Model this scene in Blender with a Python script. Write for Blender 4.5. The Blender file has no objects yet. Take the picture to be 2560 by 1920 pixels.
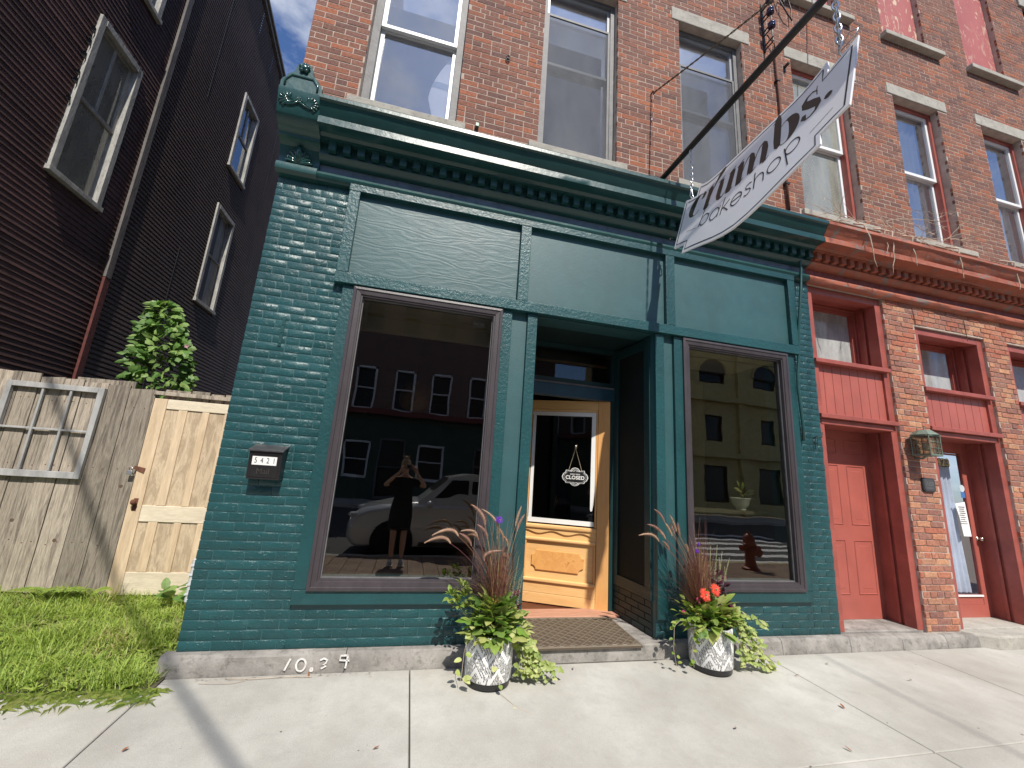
import bpy, bmesh, math, random
from mathutils import Vector, Matrix, noise
rad = math.radians
R = random.Random(7)
C = bpy.context.scene.collection
scn = bpy.context.scene

# ------------------------------------------------------------------ camera
cam_d = bpy.data.cameras.new('camera'); cam = bpy.data.objects.new('camera', cam_d); C.objects.link(cam)
cam_d.sensor_fit = 'HORIZONTAL'; cam_d.sensor_width = 36.0; cam_d.lens = 36.0 * 1024.53 / 2560.0
cam_d.clip_start = 0.01; cam_d.clip_end = 600
CAM = Vector((0, -3.65, 1.495))
cam.matrix_world = Matrix.Translation(CAM) @ Matrix.Rotation(rad(-13.0044), 4, 'Z') @ Matrix.Rotation(rad(90 + 12.4247), 4, 'X') @ Matrix.Rotation(rad(3.8076), 4, 'Z')
scn.camera = cam
# ------------------------------------------------------------------ light
SUN_EL, SUN_AZ = 51.2, 5.5           # sun stands in front of the facade (-Y), a little to the right
sv = Vector((math.sin(rad(SUN_AZ)) * math.cos(rad(SUN_EL)), -math.cos(rad(SUN_AZ)) * math.cos(rad(SUN_EL)), math.sin(rad(SUN_EL))))
sun_d = bpy.data.lights.new('sun', 'SUN'); sun_d.energy = 5.0; sun_d.angle = rad(0.55); sun_d.color = (1.0, 0.94, 0.845)
sun = bpy.data.objects.new('sun', sun_d); C.objects.link(sun); sun.rotation_euler = (-sv).to_track_quat('-Z', 'Y').to_euler()
world = bpy.data.worlds.new('World'); scn.world = world; world.use_nodes = True
nt = world.node_tree; nt.nodes.clear()
wo = nt.nodes.new('ShaderNodeOutputWorld'); bg = nt.nodes.new('ShaderNodeBackground'); sky = nt.nodes.new('ShaderNodeTexSky')
sky.sky_type = 'NISHITA'; sky.sun_disc = False; sky.sun_elevation = rad(SUN_EL); sky.sun_rotation = rad(180 - SUN_AZ)
sky.air_density = 1.0; sky.dust_density = 0.4; sky.ozone_density = 1.6
tc = nt.nodes.new('ShaderNodeTexCoord'); mp = nt.nodes.new('ShaderNodeMapping'); mp.inputs['Scale'].default_value = (1.0, 1.0, 2.2)
nz = nt.nodes.new('ShaderNodeTexNoise'); nz.inputs['Scale'].default_value = 2.3; nz.inputs['Detail'].default_value = 9; nz.inputs['Roughness'].default_value = 0.58
rp = nt.nodes.new('ShaderNodeValToRGB'); rp.color_ramp.elements[0].position = 0.47; rp.color_ramp.elements[1].position = 0.66
mx = nt.nodes.new('ShaderNodeMixRGB'); mx.inputs[2].default_value = (10.5, 11.0, 11.8, 1)
nt.links.new(tc.outputs['Generated'], mp.inputs['Vector']); nt.links.new(mp.outputs[0], nz.inputs['Vector']); nt.links.new(nz.outputs['Fac'], rp.inputs[0])
nt.links.new(rp.outputs[0], mx.inputs[0]); tn = nt.nodes.new('ShaderNodeMixRGB'); tn.blend_type = 'MULTIPLY'; tn.inputs[0].default_value = 1; tn.inputs[2].default_value = (1.0, 1.24, 1.66, 1); nt.links.new(sky.outputs[0], tn.inputs[1]); nt.links.new(tn.outputs[0], mx.inputs[1]); nt.links.new(mx.outputs[0], bg.inputs[0])
bg.inputs[1].default_value = 0.078; nt.links.new(bg.outputs[0], wo.inputs[0])
scn.view_settings.view_transform = 'Standard'; scn.view_settings.look = 'None'; scn.view_settings.exposure = 0.26; scn.view_settings.gamma = 1.0
scn.view_settings.use_curve_mapping = False
scn.cycles.max_bounces = 8; scn.cycles.transparent_max_bounces = 16; scn.cycles.glossy_bounces = 4; scn.cycles.sample_clamp_indirect = 6.0

# ------------------------------------------------------------------ materials
def N(nt, t, **k):
    n = nt.nodes.new(t)
    for a, b in k.items(): setattr(n, a, b)
    return n
def newmat(name):
    m = bpy.data.materials.new(name); m.use_nodes = True; t = m.node_tree; t.nodes.clear()
    o = N(t, 'ShaderNodeOutputMaterial'); return m, t, o
def lk(t, a, b): t.links.new(a, b)
def c4(c): return (c[0], c[1], c[2], 1)
def pos(t, scale=(1, 1, 1)):
    g = N(t, 'ShaderNodeNewGeometry'); m = N(t, 'ShaderNodeMapping'); m.inputs['Scale'].default_value = scale; lk(t, g.outputs['Position'], m.inputs['Vector']); return m.outputs[0]
def noisen(t, vec, scale, detail=5, rough=.55, dist=0):
    n = N(t, 'ShaderNodeTexNoise'); n.inputs['Scale'].default_value = scale; n.inputs['Detail'].default_value = detail
    n.inputs['Roughness'].default_value = rough; n.inputs['Distortion'].default_value = dist; lk(t, vec, n.inputs['Vector']); return n.outputs['Fac']
def ramp(t, fac, stops):
    r = N(t, 'ShaderNodeValToRGB'); e = r.color_ramp.elements
    while len(e) > 1: e.remove(e[0])
    e[0].position = stops[0][0]; e[0].color = c4(stops[0][1])
    for p, c in stops[1:]:
        x = e.new(p); x.color = c4(c)
    lk(t, fac, r.inputs[0]); return r.outputs[0]
def mixc(t, fac, a, b, mode='MIX'):
    m = N(t, 'ShaderNodeMixRGB', blend_type=mode)
    for i, v in ((0, fac), (1, a), (2, b)):
        if isinstance(v, (int, float)): m.inputs[i].default_value = v
        elif isinstance(v, tuple): m.inputs[i].default_value = c4(v)
        else: lk(t, v, m.inputs[i])
    return m.outputs[0]
def mth(t, op, a, b=None):
    m = N(t, 'ShaderNodeMath', operation=op)
    for i, v in ((0, a), (1, b)):
        if v is None: continue
        if isinstance(v, (int, float)): m.inputs[i].default_value = v
        else: lk(t, v, m.inputs[i])
    return m.outputs[0]
def bump(t, h, strength, dist=.01, prev=None):
    b = N(t, 'ShaderNodeBump'); b.inputs['Strength'].default_value = strength; b.inputs['Distance'].default_value = dist; lk(t, h, b.inputs['Height'])
    if prev is not None: lk(t, prev, b.inputs['Normal'])
    return b.outputs[0]
def bsdf(t, o, col, rough=.6, metal=0, nrm=None, spec=.5, coat=0, coatr=.1, sss=None):
    p = N(t, 'ShaderNodeBsdfPrincipled')
    if isinstance(col, tuple): p.inputs['Base Color'].default_value = c4(col)
    else: lk(t, col, p.inputs['Base Color'])
    if isinstance(rough, (int, float)): p.inputs['Roughness'].default_value = rough
    else: lk(t, rough, p.inputs['Roughness'])
    p.inputs['Metallic'].default_value = metal; p.inputs['Specular IOR Level'].default_value = spec
    p.inputs['Coat Weight'].default_value = coat; p.inputs['Coat Roughness'].default_value = coatr
    if nrm is not None: lk(t, nrm, p.inputs['Normal'])
    lk(t, p.outputs[0], o.inputs[0]); return p
def rnd(t):
    a = N(t, 'ShaderNodeAttribute', attribute_name='rnd'); b = N(t, 'ShaderNodeObjectInfo')
    return mth(t, 'FRACT', mth(t, 'ADD', a.outputs['Fac'], b.outputs['Random']))
def M(name, col, rough=.6, metal=0, var=.18, ns=3., bs=0., bsc=40., spec=.5, dirt=0, stretch=(1, 1, 1), coat=0, rv=0, coatr=.1):
    m, t, o = newmat(name); v = pos(t, stretch)
    n1 = noisen(t, v, ns, 6, .6); lo = tuple(x * (1 - var) for x in col); hi = tuple(min(1, x * (1 + var)) for x in col)
    cc = ramp(t, n1, [(.3, lo), (.7, hi)])
    if rv: cc = mixc(t, 1.0, cc, ramp(t, rnd(t), [(0, (1 - rv,) * 3), (1, (1 + rv,) * 3)]), 'MULTIPLY')
    if dirt:
        d = ramp(t, noisen(t, v, ns * 4.3, 8, .7), [(.52, (0, 0, 0)), (.66, (1, 1, 1))]); cc = mixc(t, mth(t, 'MULTIPLY', d, dirt), cc, tuple(x * .3 for x in col))
    nr = bump(t, noisen(t, v, bsc, 6, .6), bs, .01) if bs else None
    bsdf(t, o, cc, rough, metal, nr, spec, coat, coatr); return m

GREEN = (.0110, .062, .068)
def green(name, bs, bsc, stretch=(1, 1, 1), rough=.36, extra=None, gcol=GREEN, spec=.5):
    m, t, o = newmat(name); v = pos(t, stretch)
    cc = ramp(t, noisen(t, pos(t), 1.6, 7, .65), [(.3, tuple(x * .82 for x in gcol)), (.72, tuple(x * 1.16 for x in gcol))])
    blot = ramp(t, noisen(t, pos(t), 5.5, 8, .7), [(.56, (0, 0, 0)), (.75, (1, 1, 1))]); cc = mixc(t, mth(t, 'MULTIPLY', blot, .25), cc, (.05, .14, .14))
    rg = mth(t, 'ADD', mth(t, 'MULTIPLY', noisen(t, v, 7, 6, .7), .25), rough - .12)
    nr = bump(t, noisen(t, v, bsc, 7, .65), bs, .01)
    if extra == 'ply':
        w = N(t, 'ShaderNodeTexWave'); w.wave_type = 'BANDS'; w.bands_direction = 'Z'; w.inputs['Scale'].default_value = 5.0; w.inputs['Distortion'].default_value = 9; w.inputs['Detail'].default_value = 3
        w.inputs['Detail Scale'].default_value = .8; lk(t, pos(t, (.22, 1, .9)), w.inputs['Vector']); w.inputs['Distortion'].default_value = 22; w.inputs['Detail Scale'].default_value = 1.6; nr = bump(t, w.outputs['Fac'], .07, .01, nr)
    if extra == 'brick':
        nr = bump(t, noisen(t, pos(t), 17, 4, .5), .25, .02, nr); bl = ramp(t, noisen(t, pos(t), 55, 3, .5), [(.60, (0, 0, 0)), (.72, (1, 1, 1))]); nr = bump(t, bl, .5, .006, nr)
    cc = mixc(t, 1.0, cc, ramp(t, rnd(t), [(0, (.88, .9, .9)), (1, (1.12, 1.1, 1.1))]), 'MULTIPLY')
    gr = ramp(t, noisen(t, pos(t, (1, 1, .5)), 3.1, 9, .75), [(.5, (0, 0, 0)), (.68, (1, 1, 1))]); cc = mixc(t, mth(t, 'MULTIPLY', gr, .35), cc, tuple(x * .5 + .008 for x in gcol))
    chip = ramp(t, noisen(t, pos(t), 43, 3, .6), [(.735, (0, 0, 0)), (.75, (1, 1, 1))]); cc = mixc(t, mth(t, 'MULTIPLY', chip, .6), cc, (.16, .17, .16))
    bsdf(t, o, cc, rg, 0, nr, spec); return m
MG_brick = green('green_painted_brick', .35, 60, rough=.33, extra='brick')
MG_wood = green('green_painted_timber', .55, 34, (1, 1, 1), rough=.34)
MG_ply = green('green_painted_plywood', .10, 60, extra='ply', rough=.47, gcol=(.016, .075, .083), spec=.7)
MG_flat = green('green_painted_panel', .10, 45, rough=.50, gcol=(.016, .075, .083), spec=.7)
MG_metal = green('green_painted_metal', .35, 11, rough=.34, gcol=(.013, .06, .06), spec=.5)
MG_orn = green('green_gloss_ornament', .1, 30, rough=.16, gcol=(.014, .06, .055))
M_blu = M('blue_grey_frieze_paint', (.10, .15, .20), .5, var=.3, ns=3, dirt=.6, bs=.2)
M_purple = M('aubergine_window_trim', (.046, .038, .043), .42, var=.2, ns=4, bs=.15, bsc=60, stretch=(3, 3, 1))
def redbrick(name, cols, mort=False, bright=1.0):
    m, t, o = newmat(name); v = pos(t); r = rnd(t)
    base = ramp(t, r, [(i / len(cols), tuple(x * bright for x in c)) for i, c in enumerate(cols)])
    tone = ramp(t, noisen(t, v, 1.1, 4, .6), [(.3, (.86, .84, .86)), (.7, (1.1, 1.08, 1.04))]); base = mixc(t, 1.0, base, tone, 'MULTIPLY')
    sp = ramp(t, noisen(t, v, 38, 6, .7), [(.35, (.62, .6, .6)), (.62, (1.12, 1.12, 1.12))]); base = mixc(t, .85, base, sp, 'MULTIPLY')
    st = ramp(t, noisen(t, v, 9, 5, .7), [(.62, (0, 0, 0)), (.74, (1, 1, 1))]); base = mixc(t, mth(t, 'MULTIPLY', st, .35), base, (.36, .3, .26))
    nr = bump(t, noisen(t, v, 70, 6, .65), .5, .006); nr = bump(t, noisen(t, v, 16, 3, .5), .4, .012, nr)
    bsdf(t, o, base, .85, 0, nr, .25); return m
M_brick = redbrick('weathered_red_brick', [(.245, .112, .076), (.175, .092, .072), (.275, .112, .070), (.205, .10, .076), (.15, .083, .070), (.25, .12, .087), (.19, .097, .077), (.32, .12, .068)])
M_brick2 = redbrick('salmon_street_brick', [(.40, .18, .12), (.28, .13, .1), (.46, .2, .12), (.33, .16, .12), (.24, .12, .1), (.5, .27, .16), (.38, .14, .09)])
M_mortar = M('lime_mortar', (.42, .345, .295), .95, var=.2, ns=9, bs=.6, bsc=90, spec=.1)
M_darkrev = M('dark_reveal_brick', (.12, .05, .04), .9, bs=.5, bsc=40)
M_stone = M('grey_sandstone', (.36, .345, .305), .9, var=.17, ns=5, bs=.45, bsc=45, dirt=.35, spec=.2)
M_ledge = M('worn_ledge_stone', (.27, .255, .235), .9, var=.35, ns=4.5, bs=.7, bsc=30, dirt=.55, spec=.2, rv=.1)
def concrete():
    m, t, o = newmat('sidewalk_concrete'); v = pos(t)
    cc = ramp(t, noisen(t, v, .9, 7, .62), [(.3, (.355, .34, .305)), (.68, (.54, .53, .49))])
    fine = ramp(t, noisen(t, v, 210, 4, .8), [(.32, (.72, .72, .72)), (.62, (1.08, 1.08, 1.08))]); cc = mixc(t, .8, cc, fine, 'MULTIPLY')
    st = ramp(t, noisen(t, v, 6, 9, .72), [(.5, (0, 0, 0)), (.7, (1, 1, 1))]); cc = mixc(t, mth(t, 'MULTIPLY', st, .33), cc, (.30, .285, .26))
    vo = N(t, 'ShaderNodeTexVoronoi'); vo.inputs['Scale'].default_value = 9; lk(t, v, vo.inputs['Vector']); spot = ramp(t, vo.outputs['Distance'], [(.0, (1, 1, 1)), (.06, (0, 0, 0))]); big = ramp(t, noisen(t, pos(t, (1, .6, 1)), 2.3, 8, .72), [(.46, (0, 0, 0)), (.60, (1, 1, 1))]); cc = mixc(t, mth(t, 'MULTIPLY', big, .28), cc, (.34, .315, .275)); edge = N(t, 'ShaderNodeSeparateXYZ'); lk(t, v, edge.inputs[0]); wd = ramp(t, mth(t, 'ADD', mth(t, 'MULTIPLY', edge.outputs[1], -1.6), mth(t, 'MULTIPLY', noisen(t, v, 7, 6, .7), .5)), [(.28, (1, 1, 1)), (.62, (0, 0, 0))]); cc = mixc(t, mth(t, 'MULTIPLY', wd, .35), cc, (.26, .24, .21)); cc = mixc(t, mth(t, 'MULTIPLY', spot, .5), cc, (.1, .09, .08))
    nr = bump(t, noisen(t, v, 120, 6, .75), .55, .008); bsdf(t, o, mixc(t, 1.0, cc, ramp(t, rnd(t), [(0, (.93, .93, .93)), (1, (1.04, 1.04, 1.03))]), 'MULTIPLY'), .88, 0, nr, .25); return m
M_conc = concrete()
M_gap = M('joint_dirt', (.10, .085, .07), .95, bs=.4)
M_asph = M('asphalt', (.055, .055, .056), .9, bs=.5, bsc=120, var=.25)
M_white = M('white_paint', (.78, .78, .76), .5, var=.06)
M_vinyl = M('white_vinyl', (.74, .75, .76), .4, var=.06)
M_signw = M('sign_white_face', (.80, .80, .83), .30, var=.03, coat=.3)
M_black = M('black_print', (.012, .011, .012), .4, var=.1)
M_brownink = M('dark_brown_print', (.03, .022, .018), .4, var=.1)
M_iron = M('black_iron', (.02, .017, .016), .5, var=.3, ns=12, bs=.3, bsc=60)
M_galv = M('galvanised_chain', (.62, .62, .62), .32, 1, var=.15)
M_rust = M('rusty_iron', (.13, .05, .03), .85, var=.4, ns=20, bs=.5)
M_red = M('red_door_paint', (.37, .10, .078), .42, var=.12, ns=2.5, bs=.08, bsc=30)
M_redt = M('red_trim_paint', (.30, .075, .058), .48, var=.2, ns=5, bs=.2, bsc=30, dirt=.15)
def redcorn():
    m, t, o = newmat('peeling_orange_red_paint'); v = pos(t, (1, 1, 1.6))
    cc = ramp(t, noisen(t, v, 4, 7, .65), [(.3, (.25, .075, .045)), (.7, (.38, .115, .065))])
    pl = ramp(t, noisen(t, v, 8.5, 9, .72), [(.555, (0, 0, 0)), (.60, (1, 1, 1))]); cc = mixc(t, mth(t, 'MULTIPLY', pl, .85), cc, (.17, .16, .15))
    nr = bump(t, noisen(t, v, 9, 8, .7), .5, .015); bsdf(t, o, cc, .6, 0, nr, .4); return m
M_redc = redcorn()
M_redfr = M('mottled_red_frieze', (.24, .06, .05), .7, var=.35, ns=9, bs=.5, bsc=25, dirt=.9)
M_board = None
def boardmat():
    m, t, o = newmat('peeling_red_plywood'); v = pos(t, (1, 1, .45))
    cc = ramp(t, noisen(t, v, 3, 6, .6), [(.3, (.30, .07, .07)), (.7, (.38, .10, .09))])
    pl = ramp(t, noisen(t, v, 9, 8, .62, 1.6), [(.56, (0, 0, 0)), (.61, (1, 1, 1))]); msk = ramp(t, noisen(t, pos(t), .9, 2, .5), [(.42, (0, 0, 0)), (.58, (1, 1, 1))])
    cc = mixc(t, mth(t, 'MULTIPLY', pl, mth(t, 'ADD', mth(t, 'MULTIPLY', msk, .6), .35)), cc, (.55, .42, .3)); bsdf(t, o, cc, .7, 0, bump(t, noisen(t, v, 12, 6, .6), .2)); return m
M_board = boardmat()
def woodmat(name, cols, ring=(1, 1, .12), sc=14, rough=.7, grain=.35, bs=.25, axis_z=True, coat=0, rv=.12):
    m, t, o = newmat(name); ob = N(t, 'ShaderNodeNewGeometry'); mpn = N(t, 'ShaderNodeMapping'); mpn.inputs['Scale'].default_value = ring
    off = N(t, 'ShaderNodeCombineXYZ'); r = rnd(t); lk(t, mth(t, 'MULTIPLY', r, 7.3), off.inputs[0]); lk(t, mth(t, 'MULTIPLY', r, 3.1), off.inputs[2])
    ad = N(t, 'ShaderNodeVectorMath', operation='ADD'); lk(t, ob.outputs['Position'], ad.inputs[0]); lk(t, off.outputs[0], ad.inputs[1]); lk(t, ad.outputs[0], mpn.inputs['Vector'])
    v = mpn.outputs[0]; n1 = noisen(t, v, sc * .35, 6, .6, 1.2); n2 = noisen(t, v, sc * 3, 6, .7)
    cc = ramp(t, n1, [(.25 + .5 * i / max(1, len(cols) - 1), c) for i, c in enumerate(cols)])
    cc = mixc(t, grain, cc, ramp(t, n2, [(.35, (.45, .45, .45)), (.65, (1.15, 1.15, 1.15))]), 'MULTIPLY')
    cc = mixc(t, 1.0, cc, ramp(t, r, [(0, (1 - rv,) * 3), (1, (1 + rv,) * 3)]), 'MULTIPLY')
    bsdf(t, o, cc, rough, 0, bump(t, n2, bs, .01), .4, coat, .15); return m
M_old = woodmat('weathered_grey_plank', [(.12, .105, .09), (.34, .29, .23), (.46, .40, .32), (.22, .185, .15), (.38, .31, .23)], ring=(2.2, 1, .16), sc=24, rv=.38, grain=.62, bs=.6)
M_pine = woodmat('bare_pine_door', [(.50, .37, .23), (.64, .50, .34), (.48, .35, .22)], grain=.35, rv=.06)
M_pinel = woodmat('pale_pine_rail', [(.58, .50, .37), (.68, .6, .46)], ring=(.2, 1, 1), grain=.3, rv=.05)
M_pined = woodmat('pine_panel_grain', [(.34, .26, .17), (.58, .46, .32), (.38, .29, .19), (.52, .41, .28)], ring=(2.4, 1, .5), sc=20, grain=.3, rv=.05)
M_orange = woodmat('varnished_honey_wood', [(.62, .30, .10), (.74, .39, .14), (.64, .32, .11)], ring=(1, 1, .15), rough=.38, grain=.15, bs=.05, coat=.25, rv=.03)
M_orangeh = woodmat('varnished_pine_boards', [(.74, .42, .16), (.84, .52, .22), (.72, .40, .15)], ring=(.14, .14, 1), rough=.38, grain=.12, bs=.05, coat=.25, rv=.03)
M_burl = woodmat('figured_veneer', [(.45, .15, .04), (.78, .40, .13), (.7, .33, .1), (.80, .42, .15)], ring=(1, 1, 1), sc=22, rough=.35, grain=.1, bs=.03, coat=.3, rv=.02)
M_thresh = woodmat('worn_threshold', [(.42, .2, .13), (.5, .28, .19)], ring=(.15, 1, 1))
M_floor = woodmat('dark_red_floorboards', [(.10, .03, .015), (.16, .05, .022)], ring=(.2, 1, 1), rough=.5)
M_oldframe = M('flaking_white_frame', (.36, .355, .33), .8, var=.3, ns=14, bs=.5, bsc=50, dirt=.6, stretch=(1, 1, .25))
M_siding = M('dark_brick_print_siding', (.070, .034, .031), .8, var=.35, ns=1.2, bs=.35, bsc=60, rv=.22)
M_rib = M('dark_ribbed_siding', (.080, .055, .049), .75, var=.25, ns=1.3, bs=.3, bsc=40)
M_trimb = M('grey_corner_board', (.15, .135, .125), .85, var=.3, ns=12, bs=.4, dirt=.6, stretch=(1, 1, .2))
M_trimr = M('red_corner_board', (.11, .03, .025), .8, var=.3, ns=12, bs=.3)
M_curt = M('white_curtain', (.62, .65, .66), .9, var=.08, ns=3)
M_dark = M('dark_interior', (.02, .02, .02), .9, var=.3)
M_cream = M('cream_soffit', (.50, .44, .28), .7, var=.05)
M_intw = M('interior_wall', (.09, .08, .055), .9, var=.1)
M_grey = M('grey_aluminium_frame', (.30, .31, .33), .4, var=.08, ns=4)
M_gdark = M('dark_grey_casing', (.135, .135, .14), .6, var=.2, ns=9, bs=.3)
M_mat = M('brown_rubber_mat', (.085, .064, .044), .75, var=.18, ns=8, bs=.3, bsc=80)
M_copper = M('verdigris_lantern', (.16, .21, .17), .5, .3, var=.25, ns=10, bs=.2)
M_soil = M('potting_soil', (.03, .022, .015), .95, bs=.8)
M_paper = M('white_paper', (.78, .79, .80), .8, var=.03)
M_chrome = M('brushed_nickel', (.6, .56, .48), .25, 1, var=.1)
M_plastic = M('grey_plastic', (.5, .52, .54), .5, var=.05)
M_blueg = M('blue_door_rail', (.018, .06, .095), .4, var=.2, bs=.1)
M_gloss = M('black_gloss_plastic', (.018, .017, .018), .3, var=.2, ns=12)

def glassmat(name, tint=(.8, .8, .8), refl=1.5, base=.04, ior=1.5, rough=0.0, wob=0.0, dust=0.0, dcol=(.5, .5, .5), dsc=5.):
    m, t, o = newmat(name); tr = N(t, 'ShaderNodeBsdfTransparent'); tr.inputs[0].default_value = c4(tint)
    gl = N(t, 'ShaderNodeBsdfGlossy'); gl.inputs['Roughness'].default_value = rough
    fr = N(t, 'ShaderNodeLayerWeight'); fr.inputs[0].default_value = .5
    f = mth(t, 'MINIMUM', mth(t, 'ADD', mth(t, 'MULTIPLY', mth(t, 'POWER', fr.outputs['Facing'], 4.0), refl), base), 1.0)
    if wob: b = bump(t, noisen(t, pos(t), 2.2, 2, .4), wob, .02); lk(t, b, gl.inputs['Normal'])
    mxn = N(t, 'ShaderNodeMixShader'); lk(t, f, mxn.inputs[0])
    src = tr.outputs[0]
    if dust:
        df = N(t, 'ShaderNodeBsdfDiffuse'); df.inputs[0].default_value = c4(dcol); m2 = N(t, 'ShaderNodeMixShader')
        k = ramp(t, noisen(t, pos(t, (1, 1, .35)), dsc, 7, .65), [(.3, (dust * .35,) * 3), (.7, (dust,) * 3)]); lk(t, k, m2.inputs[0]); lk(t, src, m2.inputs[1]); lk(t, df.outputs[0], m2.inputs[2]); src = m2.outputs[0]
    lk(t, src, mxn.inputs[1]); lk(t, gl.outputs[0], mxn.inputs[2]); lk(t, mxn.outputs[0], o.inputs[0]); return m
G_shop = glassmat('shop_window_glass', (.74, .74, .70), .8, .125, wob=.05)
G_door = glassmat('door_glass', (.70, .70, .67), .8, .045)
G_sky = glassmat('upper_window_glass', (.9, .91, .94), .8, .24, wob=.06, dust=.16, dcol=(.45, .47, .5), dsc=3)
G_old = glassmat('old_dusty_glass', (.75, .75, .72), .6, .10, wob=.15, dust=.62, dcol=(.50, .51, .45), dsc=2.5)
G_frost = glassmat('grimy_transom_glass', (.7, .72, .72), .4, .03, dust=.8, dcol=(.58, .60, .59), dsc=6)
G_scr = glassmat('insect_screen', (.75, .76, .78), .1, .0, rough=.5, dust=.42, dcol=(.26, .27, .29), dsc=2)
G_car = glassmat('car_glass', (.15, .15, .16), 1.5, .06)

def leafmat(name, cols, rough=.5, trans=.35):
    m, t, o = newmat(name); cc = ramp(t, rnd(t), [(i / len(cols), c) for i, c in enumerate(cols)]); cc = mixc(t, .5, cc, ramp(t, noisen(t, pos(t), 30, 4), [(.3, (.7, .7, .7)), (.7, (1.25, 1.25, 1.25))]), 'MULTIPLY')
    p = bsdf(t, o, cc, rough, 0, None, .35); tl = N(t, 'ShaderNodeBsdfTranslucent'); lk(t, mixc(t, 1.0, cc, (1.3, 1.35, .7), 'MULTIPLY'), tl.inputs[0])
    ms = N(t, 'ShaderNodeMixShader'); ms.inputs[0].default_value = trans; lk(t, p.outputs[0], ms.inputs[1]); lk(t, tl.outputs[0], ms.inputs[2]); lk(t, ms.outputs[0], o.inputs[0]); return m
L_ivy = leafmat('vine_leaves', [(.09, .19, .04), (.15, .28, .07), (.06, .13, .03), (.24, .36, .11)])
L_grass = leafmat('lawn_blades', [(.32, .43, .08), (.22, .33, .06), (.40, .48, .11), (.15, .24, .05), (.44, .38, .19), (.34, .44, .09)])
L_basil = leafmat('bright_broad_leaves', [(.13, .25, .04), (.22, .35, .06), (.07, .15, .03), (.32, .41, .10), (.10, .20, .035), (.38, .40, .14)])
L_lime = leafmat('lime_variegated_leaves', [(.42, .46, .15), (.30, .38, .11), (.52, .54, .24), (.24, .32, .09)])
L_purple = leafmat('purple_coleus_leaves', [(.06, .012, .025), (.10, .02, .045), (.035, .01, .02), (.14, .03, .06)], trans=.2)
L_reed = leafmat('burgundy_grass_blades', [(.22, .085, .06), (.30, .15, .08), (.13, .05, .045), (.46, .31, .17), (.17, .06, .07)], trans=.15)
L_plume = leafmat('tan_pink_plume', [(.52, .36, .26), (.42, .26, .20), (.62, .46, .33), (.40, .22, .20)], trans=.3)
L_fern = leafmat('yellow_green_fern', [(.20, .30, .05), (.15, .25, .04), (.27, .33, .07)])
L_coral = leafmat('coral_petals', [(.85, .10, .05), (.9, .16, .08), (.8, .07, .05)], trans=.2)
L_violet = leafmat('violet_petals', [(.16, .03, .45), (.11, .02, .34)], trans=.2)
L_pink = leafmat('pink_petals', [(.5, .03, .16), (.6, .08, .22)], trans=.2)
L_yellow = leafmat('yellow_petals', [(.75, .62, .10), (.7, .45, .06)], trans=.2)
L_spike = leafmat('seed_spike', [(.34, .36, .18), (.26, .30, .12), (.42, .38, .24)], trans=.1)
M_stem = M('plant_stem', (.12, .16, .05), .6)
M_twig = M('dry_vine_twig', (.42, .34, .26), .8, var=.3, ns=15)

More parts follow.
